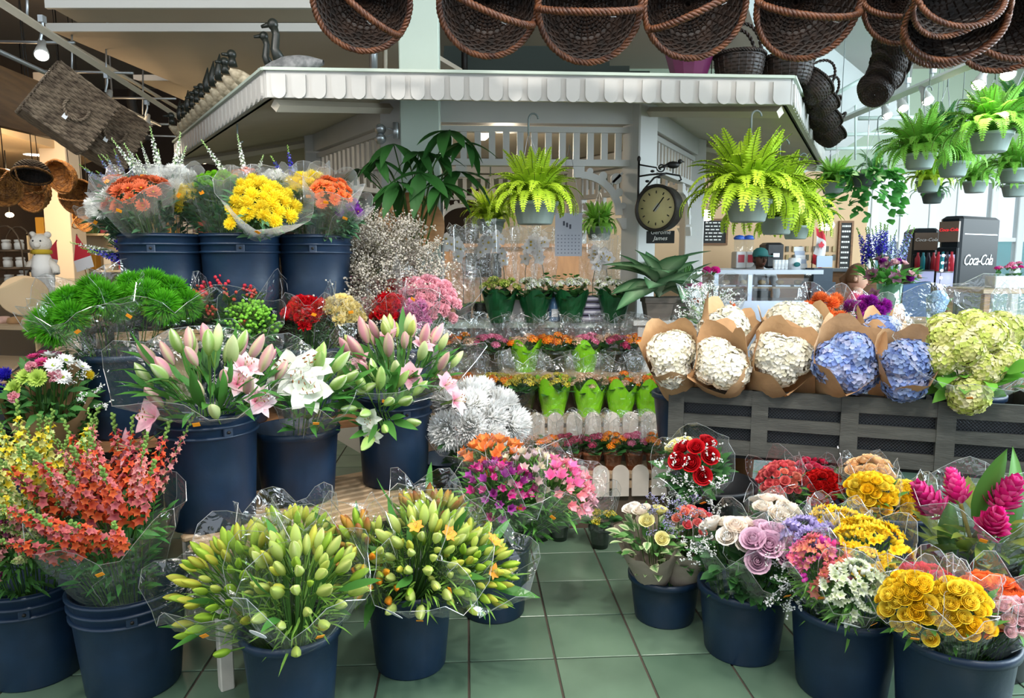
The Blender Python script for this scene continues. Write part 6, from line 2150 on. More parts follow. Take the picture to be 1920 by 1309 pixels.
dial = ob('dial', mesh('dial', lathe([(.001, .0485), (.122, .0485), (.122, .047)], 40), mat('cream_dial', 'dccf98', .6, noise=.1, nscale=10)), ck, fm)
for i in range(12):
    a = math.radians(30 * i)
    ob('tick', M('tick/dial', lambda: box(G(), -.003, -.008, 0, .003, .008, .002), IRON, False), dial, T(.095 * math.cos(a), .095 * math.sin(a), .0485) @ Matrix.Rotation(a, 4, 'Z') @ R('Z', 90))
ob('needle', mesh('needle', box(G(), -.025, -.003, .05, .08, .003, .053), IRON, False), dial, R('Z', 50))
ob('inner_plate', mesh('inner_plate', box(G(), -.02, -.012, .049, .03, .012, .0505), mat('silver_plate', 'c8c8c0', .3, .5), False), dial, R('Z', 50))
sg = ob('sign', mesh('sign', bbox(.17, .006, .075, .002), mat('chalkboard', '1e2020', .7), False), ck, T(.13, -.06, -.345) @ R('Z', -20))
text_obj('lettering', 'Gerome\nJames', .036, T(0, -.005, .048) @ R('X', 90), mat('chalk_white', 'f2f2ee', .8), sg, .25, .0008)

# variegated dumb cane in wooden pots
WPOT = mat('grey_wood_pot', '6f675f', .7, noise=.3, nscale=6, stretch=(1, 1, 6))
ps = P(1250, 600, 4.3)
pdm = thing('plant_pedestal', 'white plant pedestal behind the hydrangeas carrying the dumb cane', 'pedestal', T(ps.x, 4.36, 0))
ob('top', mesh('top', bbox(.42, .26, .03, .003), WHITE_W, False), pdm, T(0, 0, ps.z - .03))
ob('body', mesh('body', bbox(.36, .22, ps.z - .03, .003), WHITE_W, False), pdm)
dc = None
for k, (px, lb, n, s) in enumerate(((1232, 'variegated dumb cane in a square grey wooden pot by the kiosk post', 26, 1.05), (1280, 'second variegated dumb cane pot, half hidden by the first', 8, .8))):
    x = P(px, 580, 4.32).x
    t = thing('dumb_cane', lb, 'potted plant', T(x, 4.32 + .05 * k, ps.z), 'dumb cane pots')
    g = G()
    V = []
    for z, r in ((0, .065), (.13, .085)):
        V += [(-r, -r, z), (r, -r, z), (r, r, z), (-r, r, z)]
    ob('pot', mesh('pot', G().add(V, BF), WPOT, False), t)
    ob('pot_band', M('pot_band/w', lambda: box(G(), -.088, -.088, .105, .088, .088, .135), WPOT, False), t)
    DL = [M(f'leaf/cane{i}', lambda i=i: g_leaf(.26, .15, 'cfe2bc', '6aa470', -.5 - .35 * i, .1, 8, '14552c', 4), PLANT) for i in range(2)]
    q = random.Random(9 + k)
    for i in range(n):
        a = i * 2.4 + .5
        el = .1 + 1.2 * (1 - i / n) if i % 3 else 1.9
        d = Vector((math.cos(a), math.sin(a) * .7 - .15, el))
        ob('leaf', DL[i % 2], t, T(.02 * math.cos(a), .02 * math.sin(a), .12 + .14 * q.random()) @ along(d, q.uniform(-.5, .5)) @ S(s * q.uniform(.75, 1.1)))
    g = G()
    for i in range(5):
        tube(g, [(0, 0, .1), (q.uniform(-.05, .05), q.uniform(-.05, .05), .32)], .006, 5, lin('5f8f4a'))
    ob('stems', mesh('stems', g, PLANT), t)

# pink kalanchoe and a purple bud beside it
c = P(1318, 560, 4.2)
t = thing('mixed_pot', 'pink and orange flowering pot right of the dumb cane', 'potted plant', T(c.x, 4.22, STZ))
ob('pot', mesh('pot', lathe([(.001, .004), (.06, 0), (.08, .14), (.085, .14), (.085, .16), (.075, .16), (.07, .13), (.001, .13)], 20), TERRA), t)
q = random.Random(8)
for i in range(26):
    a = i * 2.4
    ob('leaf', KLEAF[i % 2], t, T(.07 * math.cos(a), .07 * math.sin(a), .17 + .2 * i / 26) @ along((math.cos(a), math.sin(a), q.uniform(0, 1))) @ S(1.2))
for i in range(9):
    a = i * 2.4
    ob('flower_head', (CAR_PK if i % 3 else DAISY_O)[i % 3], t, T(.075 * math.cos(a), .06 * math.sin(a), .34 + .09 * (i % 3)) @ frame((math.cos(a) * .5, -.5, 1)) @ S(1.15))

# ------------------------------------------------------------------ on and above the kiosk counter
q = random.Random(21)
OF = G()
for k in range(5):
    OF.put(petal(.034, .032 if k in (1, 4) else .02, -.1, .05, 3, 2, .9, .3, 'ffffff', 'fbf6fb'), R('Z', 72 * k + 18) @ R('Y', -8))
OF.put(blob(.006, 6, 4, lin('e8c860')), T(0, 0, .006))
ORF = mesh('bloom', OF, FLOWER)
for k, (px, py, D, lb) in enumerate(((868, 452, 4.70, 'white orchid in clear film nearest the metal pole'), (900, 440, 4.82, 'white orchid in clear film, tallest of the row'), (945, 455, 4.72, 'white orchid in clear film behind the yellow-budded pot'),
                                     (985, 450, 4.85, 'white orchid in clear film below the hanging fern'), (1020, 458, 4.75, 'white orchid in clear film beside the calendar'), (1112, 478, 4.72, 'white orchid in clear film under the small kiosk fern'), (1140, 470, 4.84, 'pinkish orchid in clear film against the kiosk post'))):
    o = P(px, py, D)
    t = thing('orchid', lb, 'orchid', T(o.x, D, 1.06), 'film-wrapped orchids')
    hgt = o.z - 1.06
    ob('pot', M('pot/orchid', lambda: lathe([(.001, .004), (.045, 0), (.055, .09), (.058, .09), (.058, .1), (.05, .1), (.001, .09)], 18), mat('dark_orchid_pot', '2e3436', .4)), t)
    dx = .07 if k % 2 else -.07
    pts = [Vector((0, 0, .08)), Vector((0, 0, hgt * .6)), Vector((dx * .4, -.01, hgt * .95)), Vector((dx * 1.2, -.02, hgt * 1.02)), Vector((dx * 1.9, -.03, hgt * .92))]
    g = G()
    tube(g, pts, .0028, 5, lin('4a5a34'))
    ob('stem', mesh('stem', g, PLANT), t)
    for i in range(8):
        f = 1.6 + 2.4 * i / 8
        j = min(3, int(f))
        p = pts[j].lerp(pts[j + 1], f - j)
        ob('bloom', ORF, t, T(p + Vector((q.uniform(-.02, .02), -.015, q.uniform(-.03, .01)))) @ frame((q.uniform(-.4, .4), -1, q.uniform(-.2, .4)), q.uniform(-.3, .3)) @ S(q.uniform(1.1, 1.5)))
    for i in range(4):
        a = i * 1.6 + k
        ob('leaf', LEAF_H[i % 2], t, T(0, 0, .09) @ along((math.cos(a), math.sin(a), .4)) @ S(1.1, .8, 1))
    ob('sleeve', mesh('sleeve', sleeve_geo(hgt + .06, .10, 300 + k, .06, .02, .02, seg=18, lobes=4, hem=True), [CELLO, HEM_GLINT], False), t)
c = P(1047, 520, 4.62)
t = thing('ivy_trough', 'black trough of small-leaved greenery behind the foil pots', 'potted plant', T(c.x, 4.64, 1.06))
ob('trough', mesh('trough', bbox(.26, .12, .19, .008), DARK_P, False), t)
for i in range(70):
    a = q.uniform(0, 6.28)
    ob('leaf', ILEAF, t, T(q.uniform(-.13, .15), q.uniform(-.06, .06), .19 + q.uniform(-.02, .10)) @ along((math.cos(a), math.sin(a), q.uniform(-.2, .8))) @ S(q.uniform(.5, .9)))
c = P(1066, 440, 4.60)
t = thing('paper_calendar', 'grey printed calendar sheet hanging in the kiosk opening', 'calendar', T(c))
ob('sheet', mesh('sheet', box(G(), -.085, -.002, -.135, .085, .002, .135), mat('grey_print_paper', 'a9abb5', .7), False), t)
for i in range(6):
    for j in range(7):
        ob('date_mark', M('mark/cal', lambda: box(G(), -.004, -.0035, -.003, .004, -.002, .003), mat('print_grey', '6a6c78', .7), False), t, T(-.066 + j * .022, 0, -.115 + i * .022))
for i in range(3):
    ob('print_line', M('line/cal', lambda: box(G(), -.006, -.0035, -.014, .006, -.002, .014), mat('print_dark', '3c3e4a', .7), False), t, T(-.03 + .02 * i, 0, .07 - .01 * i))
g = G()
tube(g, [(-.08, 0, .135), (0, 0, .55)], .0015, 4)
tube(g, [(.08, 0, .135), (0, 0, .55)], .0015, 4)
ob('string', mesh('string', g, METAL), t)
x = P(1108, 580, 4.52).x
for i in range(4):
    t = thing('boxed_tag_pack', ('bottom', 'second', 'third', 'top')[i] + ' grey printed box in the stack between the last two foil pots', 'box', T(x, 4.56, 1.06 + .042 * i), 'stacked printed boxes')
    ob('box', M('box/tag', lambda: bbox(.16, .10, .036, .002), mat('violet_grey_box', '6a6880', .5), False), t)
    ob('print_strip', M('strip/tag', lambda: box(G(), -.06, -.0515, .012, .06, -.050, .026), mat('pale_print', 'c8c8d4', .6), False), t)
x = P(1040, 590, 4.52).x
t = thing('blue_glass_jar', 'blue glass jar between the foil pots on the counter', 'jar', T(x, 4.55, 1.06))
ob('jar', mesh('jar', lathe([(.001, .003), (.035, 0), (.04, .01), (.04, .12), (.03, .13), (.032, .15), (.028, .15), (.001, .14)], 18), mat('blue_glass', '6a94c0', .15)), t)
ob('jar_label', mesh('jar_label', box(G(), -.02, -.042, .03, .02, -.039, .08), STICK_W, False), t)
x = P(970, 590, 4.5).x
t = thing('paper_card', 'folded white paper card between the first two foil pots', 'card', T(x, 4.53, 1.06))
ob('panel', mesh('panel', prism(G(), [(-.05, 0), (.05, 0), (.02, .16), (-.01, .16)], -.003, .003), mat('white_card', 'd8d4d0', .7), False), t)
ob('back_panel', mesh('back_panel', prism(G(), [(-.05, 0), (.05, 0), (.02, .16), (-.01, .16)], .03, .034), mat('white_card', 'd8d4d0', .7), False), t)

# ------------------------------------------------------------------ cafe at the back right
def bx(name, parent, a, b, m, lbl=None):
    return ob(name, mesh(name, box(G(), *a, *b), m, False), parent, None, lbl)


CHALK = mat('chalkboard', '1e2020', .7)
CW = mat('chalk_white', 'f2f2ee', .8)


def board(px0, py0, px1, py1, D, label, rows):
    a, b = P(px0, py1, D), P(px1, py0, D)
    t = thing('menu_board', label, 'menu board', T(a.x, D, a.z), 'chalk menu boards')
    w, h = b.x - a.x, b.z - a.z
    bx('slate', t, (0, -.02, 0), (w, 0, h), CHALK)
    for nm, A, B in (('frame', (-.03, -.03, -.03), (w + .03, .0, 0)), ('frame', (-.03, -.03, h), (w + .03, 0, h + .03)), ('frame', (-.03, -.03, 0), (0, 0, h)), ('frame', (w, -.03, 0), (w + .03, 0, h))):
        bx(nm, t, A, B, WOOD_B)
    q = random.Random(int(px0))
    for i in range(rows):
        z = h * (1 - (i + .8) / (rows + .6))
        x = w * .12
        while x < w * .8:
            l = q.uniform(.05, .12) * w * 1.6
            bx('chalk_writing', t, (x, -.024, z), (min(w * .92, x + l), -.02, z + h / rows * .32), CW)
            x += l + .05 * w


board(1316, 414, 1361, 456, 10.995, 'wide chalk menu board on the peach cafe wall', 6)
board(1571, 418, 1596, 512, 10.995, 'tall narrow chalk menu board beside the windows', 9)
# shelf unit and tiles on the cafe wall
DT = mat('dark_wall_tile', '4a4632', .4)
LT = mat('tan_wall_tile', 'a8905a', .4)
q = random.Random(2)
for i in range(9):
    for j in range(2):
        o = P(1464 + i * 12.5, 466 + j * 16, 10.98)
        ob('tile', M('tile/dark' if (i + j) % 2 else 'tile/tan', (lambda: bbox(.045, .012, .085, .002)), DT if (i + j) % 2 else LT, False), cafe_wall, T(o.x + .0, 10.985, o.z - .05))
STEEL = mat('brushed_steel', 'b8c0cc', .3, .6)
BLUE_P = mat('blue_plastic', '2f5fc0', .4)
TEALC = mat('teal_cloth', '1f6a6a', .7)
# service counter with glass case
cA, cB = P(1338, 560, 8.4), P(1530, 560, 8.4)
ct = thing('display_counter', 'stainless cafe display counter with glass front and pale top', 'counter', T(cA.x, 8.4, 0))
w = cB.x - cA.x
zt = P(1400, 506, 8.4).z
bx('base', ct, (0, 0, 0), (w, .7, zt - .36), STEEL)
bx('top', ct, (-.05, -.05, zt - .05), (w + .05, .75, zt), mat('pale_counter_top', 'c8d0dc', .3))
for x in (0, w * .33, w - .05):
    bx('glass_post', ct, (x, 0, zt - .36), (x + .05, .04, zt - .05), STEEL)
bx('glass_pane', ct, (.05, .0, zt - .36), (w - .05, .01, zt - .05), GLASS)
bx('shelf', ct, (.05, .1, zt - .22), (w - .05, .5, zt - .20), WOOD)
for i in range(5):
    t = thing('pastry_tray', ('first', 'second', 'third', 'fourth', 'fifth')[i] + ' tray of pale pastries inside the cafe counter case', 'tray', T(cA.x + .2 + i * w * .18, 8.62, zt - .20), 'pastry trays')
    ob('tray', M('tray/p', lambda: bbox(.18, .22, .02, .004), STEEL, False), t)
    ob('pastry', M('pastry/p', lambda: blob(.05, 10, 6, sz=.6), mat('golden_pastry', 'c8a060', .7)), t, T(0, 0, .05))
# drinks machine with blue lids
for k, px in enumerate((1384, 1402)):
    o = P(px, 506, 9.6)
    t = thing('slush_machine', ('blue-lidded drinks dispenser beside the menu board', 'blue-lidded drinks dispenser beside the barista')[k], 'drinks dispenser', T(o.x, 9.6, zt), 'blue-lidded drinks dispensers')
    ob('body', M('body/slush', lambda: bbox(.13, .22, .22, .01), mat('white_machine', 'd8dade', .4), False), t)
    ob('tank', M('tank/slush', lambda: lathe([(.06, .22), (.065, .38), (.06, .38)], 16), GLASS), t)
    ob('lid', M('lid/slush', lambda: lathe([(.068, .38), (.075, .40), (.05, .43), (.001, .44)], 16), BLUE_P), t)
    ob('red_panel', M('panel/slush', lambda: box(G(), -.04, -.115, .08, .04, -.11, .18), mat('red_print', 'b83a4a', .5), False), t)
bk = thing('back_counter', 'cafe back counter below the menu boards', 'counter', T(P(1330, 560, 9.6).x, 9.56, 0))
bx('body', bk, (0, 0, 0), (2.3, .6, zt - .04), WOOD_B)
bx('top', bk, (-.02, -.03, zt - .04), (2.32, .62, zt), STEEL)
o = P(1447, 506, 9.7)
t = thing('coffee_machine', 'black coffee machine behind the barista', 'coffee machine', T(o.x, 9.75, zt))
ob('body', mesh('body', bbox(.24, .3, .34, .03), DARK_P, False), t)
ob('spout', mesh('spout', box(G(), -.04, -.2, .15, .04, -.15, .2), METAL, False), t)
for k, px in enumerate((1456, 1462, 1469, 1476)):
    o = P(px, 506, 8.55)
    t = thing('cup_stack', ('first', 'second', 'third', 'fourth')[k] + ' stack of white paper cups on the cafe counter', 'cup stack', T(o.x, 8.6, zt), 'paper cup stacks')
    ob('cups', M('cups/a', lambda: lathe([(.001, 0), (.022, 0), (.026, .03), (.024, .03), (.027, .06), (.025, .06), (.028, .09), (.028, .11), (.03, .115), (.001, .115)], 12), STICK_W), t)
o = P(1489, 506, 8.6)
t = thing('round_sign_tub', 'white tub with teal oval logo on the cafe counter', 'tub', T(o.x, 8.6, zt))
ob('tub', mesh('tub', lathe([(.001, 0), (.07, 0), (.075, .12), (.06, .14), (.001, .14)], 18), STICK_W), t)
ob('logo', mesh('logo', lathe([(.001, .002), (.04, .002), (.04, 0)], 18, sx=1, sy=.7), TEALC), t, T(0, -.078, .06) @ R('X', 90))
o = P(1505, 506, 8.6)
t = thing('leaflet_rack', 'stepped leaflet rack on the cafe counter beside the flag', 'rack', T(o.x, 8.62, zt))
for i in range(5):
    bx('leaflet', t, (-.06, .03 * i, .05 * i), (.06, .03 * i + .01, .05 * i + .07), mat('pale_blue_leaflet', 'b8c4d8', .6) if i % 2 else STICK_W)
bx('stand', t, (-.065, -.01, 0), (.065, .18, .012), METAL)
o = P(1522, 500, 8.5)
t = thing('maple_flag', 'red and white maple leaf flag hanging over the cafe counter', 'flag', T(o.x, 8.5, zt))
g = G()
V, Fs = [], []
for i in range(9):
    for j in range(5):
        u, v = i / 8, j / 4
        V.append((.02 + .12 * v + .03 * math.sin(u * 4), .03 * math.sin(v * 7 + u * 2), .50 - .42 * u - .08 * v))
for i in range(8):
    for j in range(4):
        a = i * 5 + j
        Fs.append((a, a + 1, a + 6, a + 5))
red, wht = mat('flag_red', 'd8283a', .6), mat('flag_white', 'f0eef0', .6)
gg = G()
gg.add(V, Fs)
gg.MI = [0 if (i < 2 or i > 5) else 1 for i in range(8) for j in range(4)]
ob('cloth', mesh('cloth', gg, [red, wht]), t)
ml = [(0, -.05), (.005, -.02), (.03, -.025), (.025, -.012), (.045, .008), (.034, .012), (.035, .03), (.02, .02), (.01, .045), (0, .055)]
poly = ml + [(-x, z) for x, z in ml[::-1][1:-1]]
ob('maple_leaf', mesh('maple_leaf', prism(G(), poly, -.002, .002), red, False), t, T(.085, -.035, .28) @ S(.9))
gg = G()
tube(gg, [(0, 0, 0), (0, 0, .55)], .006, 5)
ob('staff', mesh('staff', gg, WOOD_B), t)
o = P(1545, 520, 8.3)
t = thing('cash_register', 'dark blue cash register at the end of the cafe counter', 'cash register', T(o.x, 8.35, 0))
bx('plinth', t, (-.12, 0, 0), (.16, .4, zt - .14), mat('navy_panel', '22384a', .5))
bx('body', t, (-.09, .02, zt - .14), (.13, .3, zt + .02), mat('navy_panel', '22384a', .5))
bx('screen', t, (-.07, 0, zt + .03), (.11, .02, zt + .16), mat('grey_blue_screen', '9ab0c8', .3))

# people ------------------------------------------------------------------
SKIN_D, SKIN_L = mat('brown_skin', '5a3a2a', .6), mat('fair_skin', 'd8a88e', .6)


def skin_body(name, verts, edges, radii, m, parent, root=0):
    me = bpy.data.meshes.new(name)
    me.from_pydata(verts, edges, [])
    me.materials.append(m)
    o = ob(name, me, parent)
    md = o.modifiers.new('skin', 'SKIN')
    md.use_smooth_shade = True
    for v, r in zip(me.skin_vertices[0].data, radii):
        v.radius = r if isinstance(r, tuple) else (r, r)
    me.skin_vertices[0].data[root].use_root = True
    o.modifiers.new('sub', 'SUBSURF').levels = 1
    return o


def person(label, m, skin, shirt, hair, arms, cap=None, apron=None, legs='stand', turn=0, hz=1.63):
    t = thing('person', label, 'person', m)
    z0 = 0.0 if legs == 'stand' else -.42
    vs = [(0, 0, .95), (0, 0, 1.15), (0, 0, 1.36), (0, 0, 1.46), (0, 0, 1.54)]
    ed = [(0, 1), (1, 2), (2, 3), (3, 4)]
    rr = [(.16, .11), (.145, .105), (.15, .10), (.055, .055), (.05, .05)]
    for s in (-1, 1):
        k = len(vs)
        sh, el, wr = arms
        vs += [(s * .19, 0, 1.37), (s * el[0], el[1], el[2]), (s * wr[0], wr[1], wr[2])]
        ed += [(2, k), (k, k + 1), (k + 1, k + 2)]
        rr += [.062, .045, .032]
        k = len(vs)
        if legs == 'stand':
            vs += [(s * .10, 0, .88), (s * .11, -.01, .48), (s * .11, 0, .08)]
        else:
            vs += [(s * .10, 0, .90), (s * .12, -.42, .90), (s * .12, -.44, .50)]
        ed += [(0, k), (k, k + 1), (k + 1, k + 2)]
        rr += [.095, .065, .045]
    vs = [(x, y, z + z0) for x, y, z in vs]
    skin_body('clothed_body', vs, ed, rr, shirt, t)
    hm = T(0, -.01 - (1.63 - hz) * .8, hz + z0) @ R('Z', turn)
    g = G()
    g.put(blob(.1, 16, 12, sz=1.22), None)
    V, C = g.arr()
    V = V.copy()
    V[:, 0] *= .80
    V[:, 1] *= .95
    lo = V[:, 2] < -.02
    V[lo, 0] *= 1 + (V[lo, 2] + .02) * 2.2
    g.V = [V]
    tube(g, [(0, -.085, .01), (0, -.115, -.025), (0, -.09, -.035)], [.010, .016, .008], 6)
    for s in (-1, 1):
        g.put(blob(.02, 8, 5, sz=1.5), T(s * .08, .005, -.01) @ S(.5, 1, 1))
    tube(g, [(0, 0, -.16), (0, 0, -.08)], .05, 10)
    head = ob('head', mesh('head', g, skin), t, hm)
    for s in (-1, 1):
        ob('eye', M('eye/p', lambda: blob(.011, 8, 5), mat('eye_dark', '1a1512', .3)), head, T(s * .033, -.084, .012))
    ob('mouth', M('mouth/p', lambda: blob(.016, 8, 5, sz=.3), mat('lip_tone', '9a5048', .5)), head, T(0, -.083, -.062))
    hg = blob(.108, 16, 10, sz=1.2)
    V, C = hg.arr()
    V = V.copy()
    V[:, 0] *= .82
    fr = (V[:, 1] < -.02) & (V[:, 2] < .055)
    V[fr, 1] = np.maximum(V[fr, 1], -.02)
    V[:, 2] = np.maximum(V[:, 2], -.05)
    hg.V = [V]
    if legs != 'stand':
        tube(hg, [(0, .07, .03), (0, .12, -.02), (0, .11, -.14)], [.035, .04, .018], 8)
    ob('hair', mesh('hair', hg, hair), t, hm)
    if cap:
        cg = lathe([(.095, .03), (.098, .06), (.085, .11), (.05, .14), (.001, .15)], 18, sy=1.05)
        prism(cg, [(-.07, .035), (.07, .035), (.07, .045), (-.07, .045)], -.18, -.06)
        ob('cap', mesh('cap', cg, cap), t, hm)
    if apron:
        g = G()
        for s in (-1, 1):
            tube(g, [(s * .07, -.09, 1.38), (s * .085, -.125, 1.25), (s * .09, -.13, 1.12)], .012, 5)
        box(g, -.13, -.14, .7, .13, -.125, 1.15)
        ob('apron', mesh('apron', g, apron), t)
    for s in (-1, 1):
        h = G()
        h.put(blob(.03, 8, 6, sz=1.2), S(.9, .5, 1))
        for f in range(4):
            tube(h, [((f - 1.5) * .014, 0, -.025), ((f - 1.5) * .016, -.008, -.055), ((f - 1.5) * .016, -.022, -.075)], [.008, .007, .005], 5)
        tube(h, [(-s * .024, 0, 0), (-s * .042, -.01, -.025), (-s * .042, -.02, -.045)], [.009, .008, .006], 5)
        wr = arms[2]
        ob('hand', mesh('hand', h, skin), t, T(s * wr[0], wr[1] - .02, wr[2] + z0 - .02))
    return t


o = P(1421, 500, 9.15)
person('barista in teal cap, pale shirt and dark apron straps looking down behind the counter', T(P(1421, 500, 9.36).x, 9.36, P(1421, 486, 9.36).z - 1.55) @ S(1.0), SKIN_D, mat('pale_stripe_shirt', 'c8d4e0', .7), mat('black_hair', '14110f', .6),
       (0, (.24, -.06, 1.12), (.16, -.24, 1.02)), TEALC, mat('dark_apron', '1f3a40', .7), turn=12, hz=1.55)
o = P(1606, 520, 6.6)
person('seated person in a pink top with tied-back brown hair beside the cafe', T(o.x, 6.6, o.z - 1.21) @ R('Z', 55), SKIN_L, mat('pink_top', 'e8486a', .7), mat('brown_hair', '7a5238', .6), (0, (.24, -.08, 1.14), (.14, -.28, 1.08)), None, None, 'sit', 0)

# cafe furniture ----------------------------------------------------------
def x_chair(px, D, rz, label):
    o = P(px, 560, D)
    t = thing('cross_back_chair', label, 'chair', T(o.x, D, 0) @ R('Z', rz) @ S(1.06), 'wooden cross-back cafe chairs')
    CH = mat('oak_chair_wood', '9a7350', .55, noise=.2, nscale=8)
    ob('seat', M('seat/x', lambda: bbox(.40, .38, .03, .006), CH, False), t, T(0, 0, .44))
    for sx in (-1, 1):
        ob('leg', M('leg/xf', lambda: bbox(.035, .035, .44, .004), CH, False), t, T(sx * .17, -.16, 0))
        ob('leg', M('leg/xb', lambda: bbox(.035, .035, .88, .004), CH, False), t, T(sx * .18, .17, 0))
        g = G()
        tube(g, [(sx * .17, .17, .50), (0, .17, .68), (-sx * .17, .17, .84)], .013, 6)
        ob('cross_brace', mesh('cross_brace', g, CH), t)
    ob('top_rail', M('toprail/x', lambda: bbox(.42, .035, .07, .008), CH, False), t, T(0, .17, .84))
    ob('stretcher', M('stretcher/x', lambda: bbox(.34, .02, .025, .004), CH, False), t, T(0, -.16, .2))


def P2(px, py, D):
    return P(px, py, D)


x_chair(1830, 4.75, 200, 'oak cross-back chair before the tall drink fridge')
x_chair(1905, 4.75, 190, 'oak cross-back chair at the right edge')
x_chair(1590, 6.55, 235, 'oak cross-back chair the seated person sits on')


def table(px, D, w, d, zt_, label):
    o = P(px, 560, D)
    t = thing('cafe_table', label, 'table', T(o.x, D, 0), 'wooden cafe tables')
    ob('top', mesh('top', bbox(w, d, .035, .004), mat('cafe_table_wood', 'a58a6c', .5, noise=.2, nscale=5, stretch=(1, 9, 9)), False), t, T(0, 0, zt_ - .035))
    for sx in (-1, 1):
        for sy in (-1, 1):
            ob('leg', mesh('leg', bbox(.05, .05, zt_ - .035, .004), WOOD_B, False), t, T(sx * (w / 2 - .06), sy * (d / 2 - .06), 0))


vd = 5.2
vz = P(1664, 600, vd).z
table(1690, vd, 1.1, .6, vz, 'wooden cafe table under the tall purple arrangement')
table(1900, 6.0, .9, .6, P(1900, 540, 6.0).z, 'wooden cafe table with a pink planter at the right edge')
table(1560, 7.2, 1.0, .6, .78, 'wooden cafe table before the display counter')
o = P(1664, 600, vd)
t = thing('tall_vase', 'tall ribbed green glass vase on the cafe table', 'vase', T(o.x, vd, vz))
hgt = P(1664, 532, vd).z - vz
ob('body', mesh('body', lathe([(.001, .004), (.065, 0), (.07, .01), (.06, .03), (.075, hgt * .5), (.085, hgt), (.08, hgt), (.07, hgt * .5), (.001, .03)], 28, jit=lambda k, a: 1 + .02 * np.cos(12 * a)), film_mat('green_glass', 'a8d8c0', .45, .05, .1)), t)
vb = (Vector((o.x, vd, vz)), .08, hgt)
bouquet('tall_arrangement', 'tall arrangement of blue delphinium, dark lilies and greenery in the green vase', vb, (0, 0), P(1668, 505, vd - .03), .19,
        [I('flower_spike', LARK_B, 9, 1.2, 1.7, -.35, .4, .45, .06, .35), I('flower_spike', LARK_L, 9, 1.2, 1.6, .3, .4, .5, .04, .4), I('lily', var('lily/d', lambda i: f_lily('9a6a80', '5a2848', .06, .3, i), 2), 5, .9, 1.1, -.4, -.3, .6, 0, 1.2),
         I('rose', ROSE_LP, 7, 1.2, 1.5, .35, -.2, .6, 0, 1.2), I('bloom', DAHL_V, 3, .6, .7, .1, -.2, .6, 0, 1.2)], None, foliage=60, cat='flower arrangement', fol=('3a7a34', '5fa848', .09, .4), dome=.8, fd=.6)
o = P(1760, 590, 4.9)
vb2 = (Vector((o.x, 4.95, .6)), .06, .25)
t = thing('glass_vase', 'clear vase of pale blue hydrangea before the drink fridges', 'vase', T(o.x, 4.95, vz), 'cafe table vases')
ob('body', M('vase/a', None), t, S(.8))
vb2 = (Vector((o.x, 4.95, vz)), .055, .16)
bouquet('hydrangea_bunch', 'pale blue hydrangea bunch on the cafe table before the fridges', vb2, (0, 0), P(1760, 572, 4.9), .08, [I('hydrangea_head', var('hydrangea_head/pb', lambda i: f_hydrangea(('a8c8e8', '98bce0', 'c0d8f0'), .075, 200, i), 2), 2, .8, .9, 0, 0, .6, 0, .8)], None, foliage=6, cat='flower bunch')
o = P(1900, 540, 6.0)
t = thing('planter_box', 'narrow planter of pink flowers on the right-edge cafe table', 'planter', T(o.x, 6.0, P(1900, 540, 6.0).z))
ob('trough', mesh('trough', bbox(.4, .14, .10, .006), WHITE_W, False), t)
q = random.Random(31)
for i in range(16):
    ob('flower_head', U_PK[i % 3] if i % 3 else CAR_PK[i % 3], t, T(-.18 + .024 * i, q.uniform(-.05, .05), .15 + q.uniform(0, .05)) @ S(.9))
    ob('leaf', KLEAF[i % 2], t, T(-.18 + .024 * i, q.uniform(-.05, .05), .10) @ along((q.uniform(-1, 1), q.uniform(-1, 1), .6)))
o = P(1715, 560, 5.9)
t = thing('blue_booth_seat', 'dark blue slanted seat back beside the drink fridge', 'seat', T(o.x, 5.9, 0))
g = G()
prism(g, [(-.10, .0), (.24, .0), (.12, P(1715, 528, 5.9).z), (-.10, P(1715, 535, 5.9).z)], 0, .08)
ob('back', mesh('back', g, mat('navy_seat', '17406a', .6), False), t)
bx('seat', t, (-.10, -.4, .35), (.24, 0, .45), mat('navy_seat', '17406a', .6))
bx('plinth', t, (-.08, -.38, 0), (.22, 0, .35), DARK_P)


